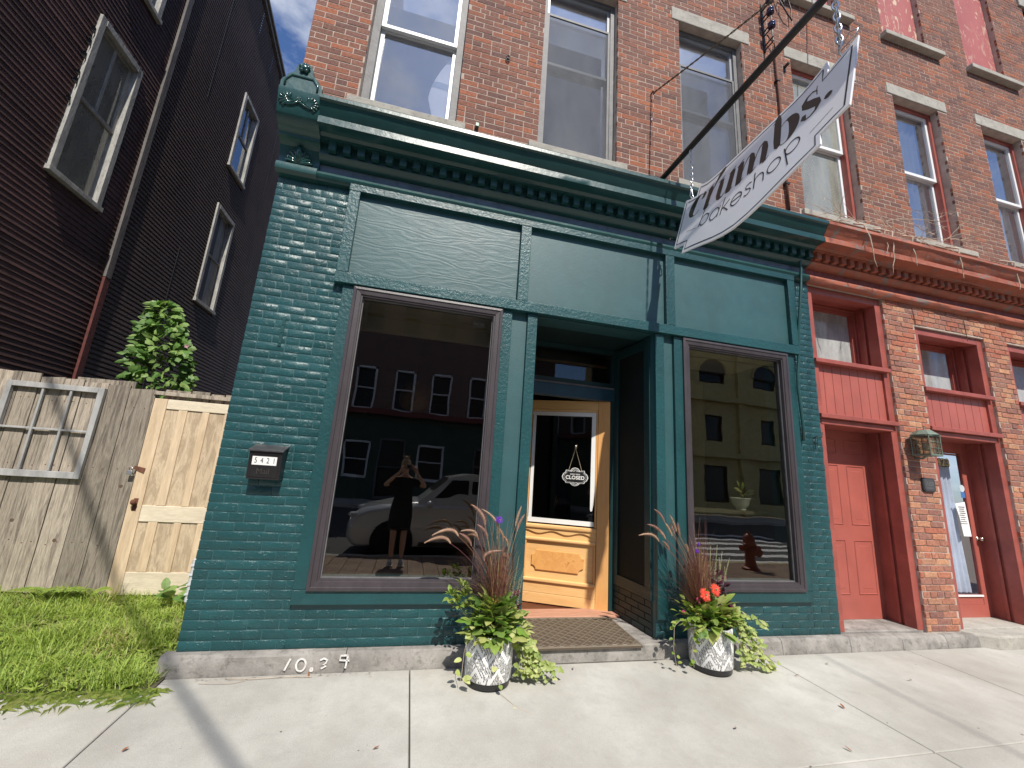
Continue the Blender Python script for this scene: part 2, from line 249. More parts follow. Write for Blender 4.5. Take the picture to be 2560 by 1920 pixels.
# ------------------------------------------------------------------ mesh helpers
ORG = {}
def org(p): return ORG.get(p.name, Vector((0, 0, 0))) if p is not None else Vector((0, 0, 0))
def thing(name, label, cat, loc=(0, 0, 0), group=None):
    o = bpy.data.objects.new(name, None); C.objects.link(o); o.location = loc; ORG[o.name] = Vector(loc); o['label'] = label; o['category'] = cat
    if group: o['group'] = group
    o.empty_display_size = .1; return o
def tag(o, label=None, cat=None, group=None, kind=None):
    for k, v in (('label', label), ('category', cat), ('group', group), ('kind', kind)):
        if v: o[k] = v
    return o
class MB:
    def __init__(s): s.v = []; s.f = []; s.r = []; s.cr = 0.0; s.mi = []; s.cm = 0
    def add(s, vs, fs):
        b = len(s.v); s.v += [tuple(x) for x in vs]; s.f += [tuple(i + b for i in f) for f in fs]; s.r += [s.cr] * len(vs); s.mi += [s.cm] * len(fs)
    def box(s, x0, x1, y0, y1, z0, z1):
        s.add([(x0, y0, z0), (x1, y0, z0), (x1, y1, z0), (x0, y1, z0), (x0, y0, z1), (x1, y0, z1), (x1, y1, z1), (x0, y1, z1)],
              [(0, 3, 2, 1), (4, 5, 6, 7), (0, 1, 5, 4), (1, 2, 6, 5), (2, 3, 7, 6), (3, 0, 4, 7)]); return s
    def brick(s, x0, x1, y0, y1, z0, z1, c=.004, axis='y', soft=False):
        # block with a chamfered front face (front at y0); axis 'x' turns it to face +x
        if soft:
            k = c * .3; rr = [(x0 + c, x1 - c, z0 + c, z1 - c, y0), (x0 + k, x1 - k, z0 + k, z1 - k, y0 + k), (x0, x1, z0, z1, y0 + c)]
        else: rr = [(x0 + c, x1 - c, z0 + c, z1 - c, y0), (x0, x1, z0, z1, y0 + c)]
        rr.append((x0, x1, z0, z1, y1)); vs = []
        for a, b, d, e, y in rr: vs += [(a, y, d), (b, y, d), (b, y, e), (a, y, e)]
        fs = [(0, 1, 2, 3)]
        for i in range(len(rr) - 1):
            for j in range(4): fs.append((4 * i + j, 4 * i + 4 + j, 4 * i + 4 + (j + 1) % 4, 4 * i + (j + 1) % 4))
        s.add(vs, fs); return s
    def prism(s, poly, a, b, ax='y'):
        # closed polygon extruded between a and b along an axis; poly given in the other two axes
        n = len(poly)
        def P(u, v, w): return {'y': (u, w, v), 'x': (w, u, v), 'z': (u, v, w)}[ax]
        vs = [P(u, v, a) for u, v in poly] + [P(u, v, b) for u, v in poly]
        s.add(vs, [tuple(range(n)), tuple(range(2 * n - 1, n - 1, -1))] + [(i, i + n, (i + 1) % n + n, (i + 1) % n) for i in range(n)]); return s
    def tube(s, path, r, n=8, cap=True):
        path = [Vector(p) for p in path]; rs = r if isinstance(r, (list, tuple)) else [r] * len(path); vs = []; up = Vector((0, 0, 1)); prev = None
        for i, p in enumerate(path):
            d = (path[min(i + 1, len(path) - 1)] - path[max(i - 1, 0)]).normalized()
            if prev is None: a = d.orthogonal().normalized()
            else: a = (prev - d * prev.dot(d)); a = a.normalized() if a.length > 1e-6 else d.orthogonal().normalized()
            prev = a; b = d.cross(a)
            for k in range(n):
                t = 2 * math.pi * k / n; vs.append(p + (a * math.cos(t) + b * math.sin(t)) * rs[i])
        fs = [(i * n + k, i * n + (k + 1) % n, (i + 1) * n + (k + 1) % n, (i + 1) * n + k) for i in range(len(path) - 1) for k in range(n)]
        if cap: fs += [tuple(range(n - 1, -1, -1)), tuple((len(path) - 1) * n + k for k in range(n))]
        s.add(vs, fs); return s
    def lathe(s, prof, c=(0, 0, 0), n=24, axis=(0, 0, 1)):
        c = Vector(c); q = Vector((0, 0, 1)).rotation_difference(Vector(axis)); vs = []
        for r, z in prof:
            for k in range(n):
                t = 2 * math.pi * k / n; vs.append(c + q @ Vector((r * math.cos(t), r * math.sin(t), z)))
        m = len(prof); fs = [(i * n + k, i * n + (k + 1) % n, (i + 1) * n + (k + 1) % n, (i + 1) * n + k) for i in range(m - 1) for k in range(n)]
        if prof[0][0] > 1e-5: fs.append(tuple(range(n - 1, -1, -1)))
        if prof[-1][0] > 1e-5: fs.append(tuple((m - 1) * n + k for k in range(n)))
        s.add(vs, fs); return s
    def blob(s, c, r, n=8, m=6):
        vs = []; c = Vector(c); r = Vector(r) if not isinstance(r, (int, float)) else Vector((r, r, r))
        for i in range(m + 1):
            a = math.pi * i / m
            for k in range(n):
                t = 2 * math.pi * k / n; vs.append((c.x + r.x * math.sin(a) * math.cos(t), c.y + r.y * math.sin(a) * math.sin(t), c.z + r.z * math.cos(a)))
        s.add(vs, [(i * n + k, (i + 1) * n + k, (i + 1) * n + (k + 1) % n, i * n + (k + 1) % n) for i in range(m) for k in range(n)]); return s
    def extr(s, prof, x0, x1, steps=1, wob=0):
        # open profile of (y, z) swept along x
        n = len(prof); vs = []
        for i in range(steps + 1):
            x = x0 + (x1 - x0) * i / steps
            for j, (y, z) in enumerate(prof):
                w = wob * noise.noise(Vector((x * 2.1, z * 9, j))) if wob else 0; vs.append((x, y + w, z + w * .6))
        fs = [(i * n + j, (i + 1) * n + j, (i + 1) * n + j + 1, i * n + j + 1) for i in range(steps) for j in range(n - 1)]
        s.add(vs, fs); s.add([(x0, y, z) for y, z in prof] , [tuple(range(n))]); s.add([(x1, y, z) for y, z in prof], [tuple(range(n - 1, -1, -1))]); return s
    def leaf(s, p, d, up, L, W, fold=.18, droop=.2, shape='oval'):
        p = Vector(p); d = Vector(d).normalized(); side = d.cross(Vector(up))
        side = side.normalized() if side.length > 1e-4 else d.orthogonal().normalized(); nn = side.cross(d).normalized(); s.cr = R.random()
        if shape == 'ivy':
            o = [(0, 0), (.12, .42), (.34, .5), (.48, .28), (.72, .26), (1, 0), (.72, -.26), (.48, -.28), (.34, -.5), (.12, -.42)]
            vs = [p + d * (L * .42)] + [p + d * (a * L) + side * (b * W * 2) - nn * (abs(b) * fold * L + a * a * droop * L) for a, b in o]
            s.add(vs, [(0, i + 1, (i + 1) % 10 + 1) for i in range(10)]); return
        if shape == 'round': o = [(.0, .0), (.2, .42), (.55, .5), (.85, .3), (1, 0)]
        elif shape == 'lance': o = [(0, .04), (.25, .4), (.6, .42), (.85, .2), (1, 0)]
        else: o = [(0, .06), (.25, .42), (.55, .5), (.8, .3), (1, 0)]
        vs = []
        for a, b in o:
            cpt = p + d * (a * L) - nn * (a * a * droop * L); vs += [cpt + side * (b * W) + nn * (b * fold * W), cpt, cpt - side * (b * W) + nn * (b * fold * W)]
        fs = []
        for i in range(len(o) - 1): fs += [(3 * i, 3 * i + 1, 3 * i + 4, 3 * i + 3), (3 * i + 1, 3 * i + 2, 3 * i + 5, 3 * i + 4)]
        s.add(vs, fs)
    def build(s, name, mat, parent=None, smooth=False, label=None, kind=None, bevel=0, cat=None, group=None, angle=None):
        me = bpy.data.meshes.new(name); o3 = org(parent); me.from_pydata([(x - o3.x, y - o3.y, z - o3.z) for x, y, z in s.v], [], s.f)
        for m in (mat if isinstance(mat, (list, tuple)) else [mat]): me.materials.append(m)
        if isinstance(mat, (list, tuple)): me.polygons.foreach_set('material_index', s.mi)
        if any(s.r):
            a = me.attributes.new('rnd', 'FLOAT', 'POINT'); a.data.foreach_set('value', s.r)
        if smooth: me.polygons.foreach_set('use_smooth', [True] * len(me.polygons))
        me.update(); o = bpy.data.objects.new(name, me); C.objects.link(o)
        if angle is not None: me.set_sharp_from_angle(angle=rad(angle))
        if parent is not None: o.parent = parent
        if parent is not None and parent.type != 'EMPTY': pass
        ORG[o.name] = o3
        if bevel:
            b = o.modifiers.new('bevel', 'BEVEL'); b.width = bevel; b.segments = 2; b.limit_method = 'ANGLE'; b.angle_limit = rad(35)
        tag(o, label, cat, group, kind); return o
def box(name, x0, x1, y0, y1, z0, z1, mat, parent=None, bevel=0, **k): return MB().box(x0, x1, y0, y1, z0, z1).build(name, mat, parent, bevel=bevel, **k)
def holes_grid(x0, x1, z0, z1, holes, y0, y1):
    xs = sorted({x0, x1} | {min(max(v, x0), x1) for h in holes for v in h[:2]}); zs = sorted({z0, z1} | {min(max(v, z0), z1) for h in holes for v in h[2:]}); m = MB()
    for i in range(len(xs) - 1):
        j = 0; run = None
        for j in range(len(zs) - 1):
            cx, cz = (xs[i] + xs[i + 1]) / 2, (zs[j] + zs[j + 1]) / 2; hole = any(h[0] < cx < h[1] and h[2] < cz < h[3] for h in holes)
            if not hole and run is None: run = zs[j]
            if hole and run is not None: m.box(xs[i], xs[i + 1], y0, y1, run, zs[j]); run = None
        if run is not None: m.box(xs[i], xs[i + 1], y0, y1, run, zs[-1])
    return m
def bricks(parent, name, mat, x0, x1, z0, z1, holes, L=.203, H=.0592, J=.0085, proud=.006, depth=.03, seed=1, soft=False, limit=300, used=[0], jit=.0018, header=7, ledge_c=.004):
    rr = random.Random(seed); out = []; row = 0; z = z0; JV = .0677 - H
    while z < z1 - .02:
        zt = min(z + H, z1); per = (L + J) / (2 if row % header == header - 1 else 1); x = x0 - (per / 2 if row % 2 else 0); spans = []
        while x < x1:
            a, b = max(x, x0), min(x + per - J, x1)
            segs = [(a, b)]
            for h in holes:
                if h[2] < z + H * .5 < h[3]:
                    ns = []
                    for u, v in segs:
                        if h[1] <= u or h[0] >= v: ns.append((u, v)); continue
                        if u < h[0]: ns.append((u, h[0]))
                        if v > h[1]: ns.append((h[1], v))
                    segs = ns
            for u, v in segs:
                if v - u > .03: out.append((u, v, z, zt))
            x += per
        z += .0677; row += 1
    return out
def lay_bricks(parent, name, mat, lst, y=0.0, seed=1, soft=False, limit=300, proud=.002, depth=.03, c=.002, jit=.0013):
    # the bricks that show largest become parts of their own, the rest one joined part
    rr = random.Random(seed)
    def size(b):
        p = Vector(((b[0] + b[1]) / 2, y, (b[2] + b[3]) / 2)) - CAM; q = cam.matrix_world.to_3x3().transposed() @ p
        if q.z > -.1: return 0
        u, v = abs(q.x / -q.z), abs(q.y / -q.z)
        return 0 if (u > 1.27 or v > .96) else (b[1] - b[0]) / p.length_squared * abs(p.y) / p.length
    order = sorted(lst, key=size, reverse=True); single, rest = order[:limit], order[limit:]; cache = {}
    def one(mb, b):
        j = lambda s: rr.uniform(-s, s); yy = y - proud + j(jit)
        mb.brick(b[0] + j(.0015), b[1] + j(.0015), yy, yy + depth, b[2] + j(.0012), b[3] + j(.0012), c, soft=soft)
    for b in single:
        w = round((b[1] - b[0]) / .02) * .02 or .02; key = (w, rr.randrange(3))
        if key not in cache:
            mb = MB(); h = b[3] - b[2]; mb.brick(0, 1, 0, 1, 0, 1, 0); mb = MB(); mb.brick(-w / 2, w / 2, 0, depth, -.0283, .0283, c, soft=soft)
            mb.v = [(vx + rr.uniform(-.0012, .0012), vy + (rr.uniform(-.001, .001) if vy < depth * .5 else 0), vz + rr.uniform(-.001, .001)) for vx, vy, vz in mb.v]
            me = bpy.data.meshes.new(name); me.from_pydata(mb.v, [], mb.f); me.materials.append(mat)
            if soft: me.polygons.foreach_set('use_smooth', [True] * len(me.polygons))
            cache[key] = me
        o = bpy.data.objects.new(name, cache[key]); C.objects.link(o); o.parent = parent; g = org(parent)
        o.location = ((b[0] + b[1]) / 2 - g.x + rr.uniform(-.001, .001), y - proud + rr.uniform(-jit, jit) - g.y, (b[2] + b[3]) / 2 - g.z)
        o.scale = ((b[1] - b[0]) / w, 1, (b[3] - b[2]) / .0567); o.rotation_euler = (rr.uniform(-.008, .008), 0, rr.uniform(-.006, .006))
    if rest:
        mb = MB()
        for b in rest: mb.cr = rr.random(); one(mb, b)
        mb.build(name, mat, parent, smooth=soft, kind='stuff')

# ================================================================== THE SETTING
def gz(y): return .004 + .027 * y if y < 0 else .0
sw = bpy.data.objects.new('sidewalk', None); C.objects.link(sw); ORG['sidewalk'] = Vector((0, 0, 0)); tag(sw, 'pale sunlit concrete sidewalk in front of the storefront', None, None, 'structure')
def slab(x0, x1, y0, y1, nm='slab'):
    g = .004; m = MB(); xa, xb, ya, yb = x0 + g, x1 - g, y0 + g, y1 - g; c = .004
    T = [(xa + c, ya + c, gz(ya + c)), (xb - c, ya + c, gz(ya + c)), (xb - c, yb - c, gz(yb - c)), (xa + c, yb - c, gz(yb - c))]
    E = [(xa, ya, gz(ya) - .005), (xb, ya, gz(ya) - .005), (xb, yb, gz(yb) - .005), (xa, yb, gz(yb) - .005)]; B = [(x, y, z - .1) for x, y, z in E]
    m.add(T + E + B, [(0, 1, 2, 3)] + [(4 + i, 4 + (i + 1) % 4, (i + 1) % 4, i) for i in range(4)] + [(8 + i, 8 + (i + 1) % 4, 4 + (i + 1) % 4, 4 + i) for i in range(4)])
    m.cr = 0; return m.build(nm, M_conc, sw)
jx = [-9.6, -7.95, -6.3, -4.7, -3.08, -1.452, .176, 3.40, 5.16, 6.8, 8.45, 10.1, 11.8, 13.5, 15.2]
for i in range(len(jx) - 1):
    y1 = -.235 if jx[i + 1] <= -1.40 else -.085
    slab(jx[i], jx[i + 1], -1.385, y1); slab(jx[i], jx[i + 1], -3.15, -1.385)
m = MB(); m.add([(-9.6, -.05, gz(-.05) - .03), (15.2, -.05, gz(-.05) - .03), (15.2, -3.15, gz(-3.15) - .03), (-9.6, -3.15, gz(-3.15) - .03)], [(0, 3, 2, 1)]); m.build('joint_bed', M_gap, sw)
# brick paver strip, kerb, road and the far pavement (behind the camera, seen in the glass)
M_paver = redbrick('street_pavers', [(.30, .22, .16), (.24, .17, .13), (.34, .25, .18), (.27, .2, .16)])
m = MB(); rr = random.Random(3)
for i in range(int(24 / .25)):
    for j in range(6):
        x = -9.6 + i * .25; y = -4.62 + j * .245; m.cr = rr.random(); zz = gz(y) + rr.uniform(-.002, .002); m.brick(x, x + .244, 0, .05, 0, .238, .004); n = 12
        for k in range(len(m.v) - n, len(m.v)): vx, vy, vz = m.v[k]; m.v[k] = (vx, y + vz, zz - vy)
m.build('pavers', M_paver, sw, kind='stuff')
kb = MB(); 
for i in range(9): kb.box(-9.6 + i * 2.76, -9.61 + (i + 1) * 2.76, -4.80, -4.63, -.40, gz(-4.7) + .002)
tag(kb.build('kerb', M_stone, None, bevel=.012), 'grey stone kerb along the street', None, None, 'structure')
m = MB(); m.add([(-60, -4.70, -.27), (60, -4.70, -.27), (60, -15, -.25), (-60, -15, -.25)], [(0, 3, 2, 1)]); tag(m.build('road', M_asph), 'grey asphalt street', None, None, 'structure')
m = MB(); m.add([(-200, -15, -.30), (200, -15, -.30), (200, -200, -.30), (-200, -200, -.30), (-200, 200, -.30), (200, 200, -.30), (-200, -4.6, -.30), (200, -4.6, -.30)], [(0, 3, 2, 1), (4, 6, 7, 5)])
tag(m.build('ground', M('packed_earth', (.12, .10, .075), .95, bs=.4)), 'earth around and behind the buildings', None, None, 'structure')
m = MB(); m.box(-60, 60, -18, -15, -.3, -.12); tag(m.build('far_pavement', M_conc), 'concrete pavement across the street', None, None, 'structure')
m = MB(); m.box(2.5, 11, -4.64, -4.60, -.11, -.108); m.box(2.5, 60, -4.83, -4.79, -.12, -.118); tag(m.build('yellow_kerb_line', M('yellow_road_paint', (.5, .33, .03), .7)), 'yellow painted line along the kerb', None, None, 'structure')
m = MB()
for k in range(9): m.box(7.6 + .35 * k, 11.2 + .55 * k, -5.75 - k * .95, -5.38 - k * .95, -.262, -.258)
tag(m.build('zebra_crossing', M_white), 'white crossing stripes on the asphalt', None, None, 'structure')

# lot beside the bakery
m = MB(); n = 26
gv = []
def lotz(x, y): return .01 + .085 * min(max((y + .25) / 1.4, 0), 1) + .025 * noise.noise(Vector((x * 1.4, y * 1.4, 0)))
for i in range(n + 1):
    for j in range(n + 1):
        x = -4.6 + 3.17 * i / n; y = -.24 + 3.6 * j / n; gv.append((x, y, lotz(x, y)))
m.add(gv, [(i * (n + 1) + j, (i + 1) * (n + 1) + j, (i + 1) * (n + 1) + j + 1, i * (n + 1) + j + 1) for i in range(n) for j in range(n)])
tag(m.build('lot_ground', M('lot_soil', (.07, .06, .035), .95, bs=.6, var=.3), smooth=True), 'earth of the side lot under the grass', None, None, 'structure')

def green_back(*a): pass
# ================================================================== BAKERY BUILDING
FX0, FX1 = -1.437, 4.430
B = thing('bakery_building', 'corner brick building with dark green painted bakery storefront and cornice', 'building', (0, .0, 0))
SH = [(-.745, 1.047, .44, 3.03), (2.333, 4.097, .44, 3.03), (1.047, 2.333, .131, 3.03), (-.80, 4.16, 3.03, 4.05)]
# backing wall of the ground floor (brick core with openings), painted green in the joints
DW = [(-.62, .66, .60, 3.0), (2.70, 3.95, .60, 3.0), (1.05, 2.33, .0, 3.03)]
holes_grid(FX0 + .004, FX1 - .002, .10, 4.6, DW, .0005, .24).build('painted_mortar', MG_flat, B)
box('side_wall', FX0 + .006, FX0 + .24, .245, 9.0, .0, 10.8, M_brick, B)
lst = bricks(B, '', None, FX0, -.745, .135, 4.02, [], seed=2, L=.206, J=.006, H=.0607) 
lst = [b for b in lst]
lst += bricks(B, '', None, -.742, 1.045, .135, .395, [], seed=3, L=.206, J=.006, H=.0607) + bricks(B, '', None, 2.337, 4.10, .135, .395, [], seed=4, L=.206, J=.006, H=.0607)
lst += bricks(B, '', None, 4.105, FX1, .135, 4.02, [], seed=5, L=.206, J=.006, H=.0607)
lay_bricks(B, 'painted_brick', MG_brick, lst, 0.0, seed=11, soft=True, proud=.0032, c=.0042, depth=.02, jit=.0011)
# jagged return of the corner (brick ends seen in profile)
m = MB(); rr = random.Random(8)
for i in range(57):
    z = .135 + i * .0677
    if i % 2: m.brick(FX0 - .006 + rr.uniform(-.003, .003), FX0 + .1, .012, .21, z, z + .0567, .006)
m.build('corner_brick_ends', MG_brick, B, kind='stuff')
# base ledge of stones
lx = [-1.50, .72, 1.047]; rr = random.Random(5)
def ledge(x0, x1, par, top=.131, y0=-.085, y1=.02, name='ledge_stone', jitter=.01):
    m = MB(); n = max(2, int((x1 - x0) / .07)); pr = []
    vs = []; 
    for i in range(n + 1):
        x = x0 + (x1 - x0) * i / n; w = lambda k: jitter * noise.noise(Vector((x * 5, k * 3.3, 1))) + .4 * jitter * noise.noise(Vector((x * 21, k, 4)))
        vs += [(x, y0 + w(1), -.06), (x, y0 + .004 + w(1), top * .45 + w(2)), (x, y0 + .012 + w(3), top - .018 + w(4) * .5), (x, y0 + .032 + w(5), top + w(6) * .3), (x, y1, top + .002)]
    fs = [(i * 5 + j, i * 5 + j + 1, (i + 1) * 5 + j + 1, (i + 1) * 5 + j) for i in range(n) for j in range(4)] + [(0, 1, 2, 3, 4), tuple(n * 5 + k for k in (4, 3, 2, 1, 0))]
    m.add(vs, fs); m.cr = 0; o = m.build(name, M_ledge, par, smooth=True, angle=40); return o
for a, b in ((-1.50, -.30), (-.295, .62), (.625, 1.16)): ledge(a, b, B)
for a, b in ((2.285, 3.02), (3.025, 3.62), (3.625, 4.44)): ledge(a, b, B)
# painted height mark 10.24 on the ledge
def strokes(mb, paths, w, place):
    # flat ribbons along polylines; place(u, v, off) -> world
    for path in paths:
        n = len(path); L = []; Rr = []
        for i, pt in enumerate(path):
            p = Vector((pt[0], pt[1])); ww = pt[2] if len(pt) > 2 else w
            a = Vector(path[max(i - 1, 0)][:2]); b = Vector(path[min(i + 1, n - 1)][:2]); d = b - a; d = d.normalized() if d.length > 1e-9 else Vector((1, 0)); q = Vector((-d.y, d.x)) * ww * .5
            L.append(p + q); Rr.append(p - q)
        vs = [place(q.x, q.y) for q in L] + [place(q.x, q.y) for q in Rr]; mb.add(vs, [(i, i + 1, n + i + 1, n + i) for i in range(n - 1)])
def arc(cx, cy, rx, ry, a0, a1, n=14, w=None): 
    o = []
    for i in range(n + 1):
        t = rad(a0 + (a1 - a0) * i / n); p = (cx + rx * math.cos(t), cy + ry * math.sin(t)); o.append(p + ((w(math.degrees(t)) if callable(w) else w),) if w is not None else p)
    return o
px = lambda u, v: (-.72 + u, -.0945 + .02 * v, .0 + v)
for grp in ([[(.02, .03), (.05, .105)]], [arc(.125, .062, .032, .04, 0, 360)], [arc(.20, .03, .008, .012, 0, 360, 6)], [[(.25, .088), (.275, .1), (.30, .088), (.29, .066), (.275, .062), (.295, .05), (.262, .034)]], [[(.43, .115), (.39, .115), (.385, .085), (.45, .08), (.44, .125), (.43, .03)]]):
    m = MB(); strokes(m, grp, .013, px); m.build('painted_numeral', M('worn_white_mark', (.62, .61, .58), .9, var=.3, ns=60, dirt=.7), B)

# timber framing of the shopfront: upper frame stands 68 mm proud, lower frame 35 mm
YU, YL = -.068, -.035
def gb(name, x0, x1, y0, y1, z0, z1, mat=None, p=B, bevel=.004): return box(name, x0, x1, y0, y1, z0, z1, mat or MG_wood, p, bevel=bevel)
gb('top_rail', -.82, 4.168, YU, .0, 3.945, 4.06); gb('middle_rail', -.822, 4.165, YU, .0, 3.035, 3.136)
gb('stile', -.818, -.722, YU + .002, .0, 3.138, 3.943); gb('stile', .824, .929, YU + .002, .0, 3.138, 3.943)
gb('stile', 2.452, 2.557, YU + .002, .0, 3.138, 3.943); gb('stile', 4.068, 4.166, YU + .002, .0, 3.138, 3.943)
for x0, x1, mt in ((-.724, .826, MG_ply), (.927, 2.454, MG_flat), (2.555, 4.07, MG_flat)): box('panel', x0, x1, -.018, -.002, 3.13, 3.95, mt, B)
gb('stile', -.747, -.653, YL, .0, .545, 3.033); gb('stile', .698, .795, YL, .0, .545, 3.033); gb('stile', .950, 1.047, YL, .06, .30, 3.033)
gb('stile', 2.333, 2.432, YL, .06, .30, 3.033); gb('stile', 2.552, 2.650, YL, .0, .545, 3.033); gb('stile', 3.998, 4.098, YL, .0, .545, 3.033)
gb('bottom_rail', -.749, .948, YL - .002, .0, .440, .543); gb('bottom_rail', 2.434, 4.098, YL - .002, .0, .440, .543)
for x0, x1 in ((.79, .955), (2.43, 2.556)): box('strip_panel', x0, x1, .02, .03, .543, 3.034, MG_flat, B)
# display windows
def frame4(x0, x1, z0, z1, w, y0, y1, mat, parent, name='frame', step=True, bevel=.002):
    m = MB()
    # four mitred profiled lengths
    prof = [(0, y1), (0, y0), (w * .30, y0 - .004), (w * .36, y0 + .004), (w * .8, y0 + .008), (w * .82, y0 + .016), (w, y0 + .018), (w, y1)] if step else [(0, y1), (0, y0), (w, y0), (w, y1)]
    cs = [((x0, z0), (1, 1)), ((x1, z0), (-1, 1)), ((x1, z1), (-1, -1)), ((x0, z1), (1, -1))]; n = len(prof); vs = []
    for (cx, cz), (sx, sz) in cs:
        for d, y in prof: vs.append((cx + sx * d, y, cz + sz * d))
    m.add(vs, [(a * n + j, a * n + j + 1, ((a + 1) % 4) * n + j + 1, ((a + 1) % 4) * n + j) for a in range(4) for j in range(n - 1)]); return m.build(name, mat, parent, label=None)
for x0, x1 in ((-.651, .696), (2.651, 3.996)):
    w = frame4(x0, x1, .541, 3.027, .082, -.055, .05, M_purple, B, 'display_window')
    frame4(x0 + .082, x1 - .082, .623, 2.945, .007, .0, .05, M_gdark, w, 'bead', step=False)
    box('pane', x0 + .085, x1 - .085, .012, .016, .627, 2.941, G_shop, w)
# recessed entrance
RB = .70
m = MB(); m.add([(2.334, .058, .13), (2.268, RB, .13), (2.268, RB, 3.03), (2.334, .058, 3.03), (2.6, .058, .13), (2.6, RB, .13), (2.6, RB, 3.03), (2.6, .058, 3.03)], [(0, 1, 2, 3), (4, 7, 6, 5)])
m.add([(1.046, .058, .13), (1.112, RB, .13), (1.112, RB, 3.03), (1.046, .058, 3.03)], [(0, 3, 2, 1)])
m.build('return_wall', M('return_shaded_green', (.006, .018, .02), .5, bs=.1), B)  # shop green darkened so the colour carries the shade of the recess
def retpt(t, z, off=0, right=True):
    a, b = (Vector((2.334, .058, 0)), Vector((2.268, RB, 0))) if right else (Vector((1.046, .058, 0)), Vector((1.112, RB, 0)))
    d = (b - a).normalized(); nn = Vector((-d.y, d.x, 0)) * (1 if right else -1); p = a + d * t + nn * off; return (p.x, p.y, z)
def retbox(name, t0, t1, z0, z1, off, mat, right=True):
    m = MB(); q = [retpt(t0, z0, 0, right), retpt(t1, z0, 0, right), retpt(t1, z1, 0, right), retpt(t0, z1, 0, right)]; q2 = [retpt(t0, z0, off, right), retpt(t1, z0, off, right), retpt(t1, z1, off, right), retpt(t0, z1, off, right)]
    m.add(q + q2, [(0, 1, 2, 3), (7, 6, 5, 4), (0, 4, 5, 1), (1, 5, 6, 2), (2, 6, 7, 3), (3, 7, 4, 0)]); return m.build(name, mat, B)
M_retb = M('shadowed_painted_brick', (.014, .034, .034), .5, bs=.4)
M_retw = M('shaded_green_return_timber', (.010, .036, .038), .4, bs=.4, bsc=30)  # timber green lowered to hold the entrance shade, like the brick above
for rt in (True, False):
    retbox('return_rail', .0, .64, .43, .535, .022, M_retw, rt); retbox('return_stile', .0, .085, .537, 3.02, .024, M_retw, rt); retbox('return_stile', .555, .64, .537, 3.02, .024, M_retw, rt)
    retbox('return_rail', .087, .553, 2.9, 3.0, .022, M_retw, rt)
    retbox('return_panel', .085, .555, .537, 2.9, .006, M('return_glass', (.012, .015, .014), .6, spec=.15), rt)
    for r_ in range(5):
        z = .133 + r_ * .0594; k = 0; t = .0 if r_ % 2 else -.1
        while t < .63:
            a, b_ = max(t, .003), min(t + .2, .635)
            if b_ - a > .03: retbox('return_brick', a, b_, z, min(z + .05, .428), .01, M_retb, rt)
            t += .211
box('soffit', 1.048, 2.332, .0, RB, 3.032, 3.06, M('soffit_shaded_green', (.006, .024, .025), .5, bs=.1), B)  # same green paint, with the shade under the lintel put into its colour
m = MB(); m.prism([(1.047, -.092), (2.333, -.092), (2.275, .56), (1.11, .56)], .0, .131, 'z'); m.build('door_step', M_ledge, B, bevel=.01)
box('threshold', 1.11, 2.275, .562, .80, .02, .152, M_thresh, B, bevel=.008)
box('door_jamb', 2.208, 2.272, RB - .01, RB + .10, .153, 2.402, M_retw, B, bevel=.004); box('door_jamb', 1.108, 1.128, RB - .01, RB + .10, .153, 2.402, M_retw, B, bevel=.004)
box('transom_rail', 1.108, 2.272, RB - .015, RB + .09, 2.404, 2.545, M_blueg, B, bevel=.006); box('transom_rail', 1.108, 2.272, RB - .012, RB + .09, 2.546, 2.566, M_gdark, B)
w = box('transom_window', 1.13, 2.25, RB + .05, RB + .055, 2.568, 2.93, G_door, B)
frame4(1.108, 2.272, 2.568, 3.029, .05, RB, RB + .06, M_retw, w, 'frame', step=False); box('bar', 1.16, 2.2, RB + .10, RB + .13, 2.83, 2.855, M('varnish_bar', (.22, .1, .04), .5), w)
# ---- cornice (pressed metal), dentils, corner bracket
PROF = [(0, 3.985), (-.045, 3.99), (-.068, 4.012), (-.077, 4.04), (-.066, 4.068), (-.03, 4.08), (-.018, 4.085), (-.018, 4.175), (-.05, 4.178), (-.085, 4.196), (-.11, 4.222), (-.11, 4.228), (-.098, 4.236), (-.098, 4.338),
        (-.17, 4.340), (-.172, 4.352), (-.19, 4.366), (-.20, 4.373), (-.298, 4.377), (-.302, 4.379), (-.299, 4.440), (-.288, 4.446), (-.286, 4.456), (-.298, 4.474), (-.318, 4.505), (-.335, 4.538), (-.345, 4.562), (-.366, 4.572), (-.362, 4.610), (-.355, 4.618), (-.02, 4.90), (0, 4.90)]
def cornice(parent, x0, x1, mats, seg, wob=.004):
    lo, mid, hi = PROF[:7], PROF[6:8], PROF[7:]
    MB().extr(lo + [(.0, 4.085)], x0, x1, seg, wob * .8).build('cornice_base_moulding', mats[0], parent, smooth=True, angle=32)
    MB().extr([(.0, 4.087), (-.018, 4.087), (-.018, 4.173), (0, 4.173)], x0, x1, 2, 0).build('frieze', mats[1], parent)
    MB().extr([(0, 4.175)] + hi, x0, x1, seg, wob).build('cornice_crown', mats[0], parent, smooth=True, angle=32)
cornice(B, -1.116, 4.398, (MG_metal, M_blu), 60, .003)
x = -1.035
while x < 4.36: box('dentil', x, x + .064, -.155, -.098, 4.246, 4.339, MG_metal, B, bevel=.003); x += .1246
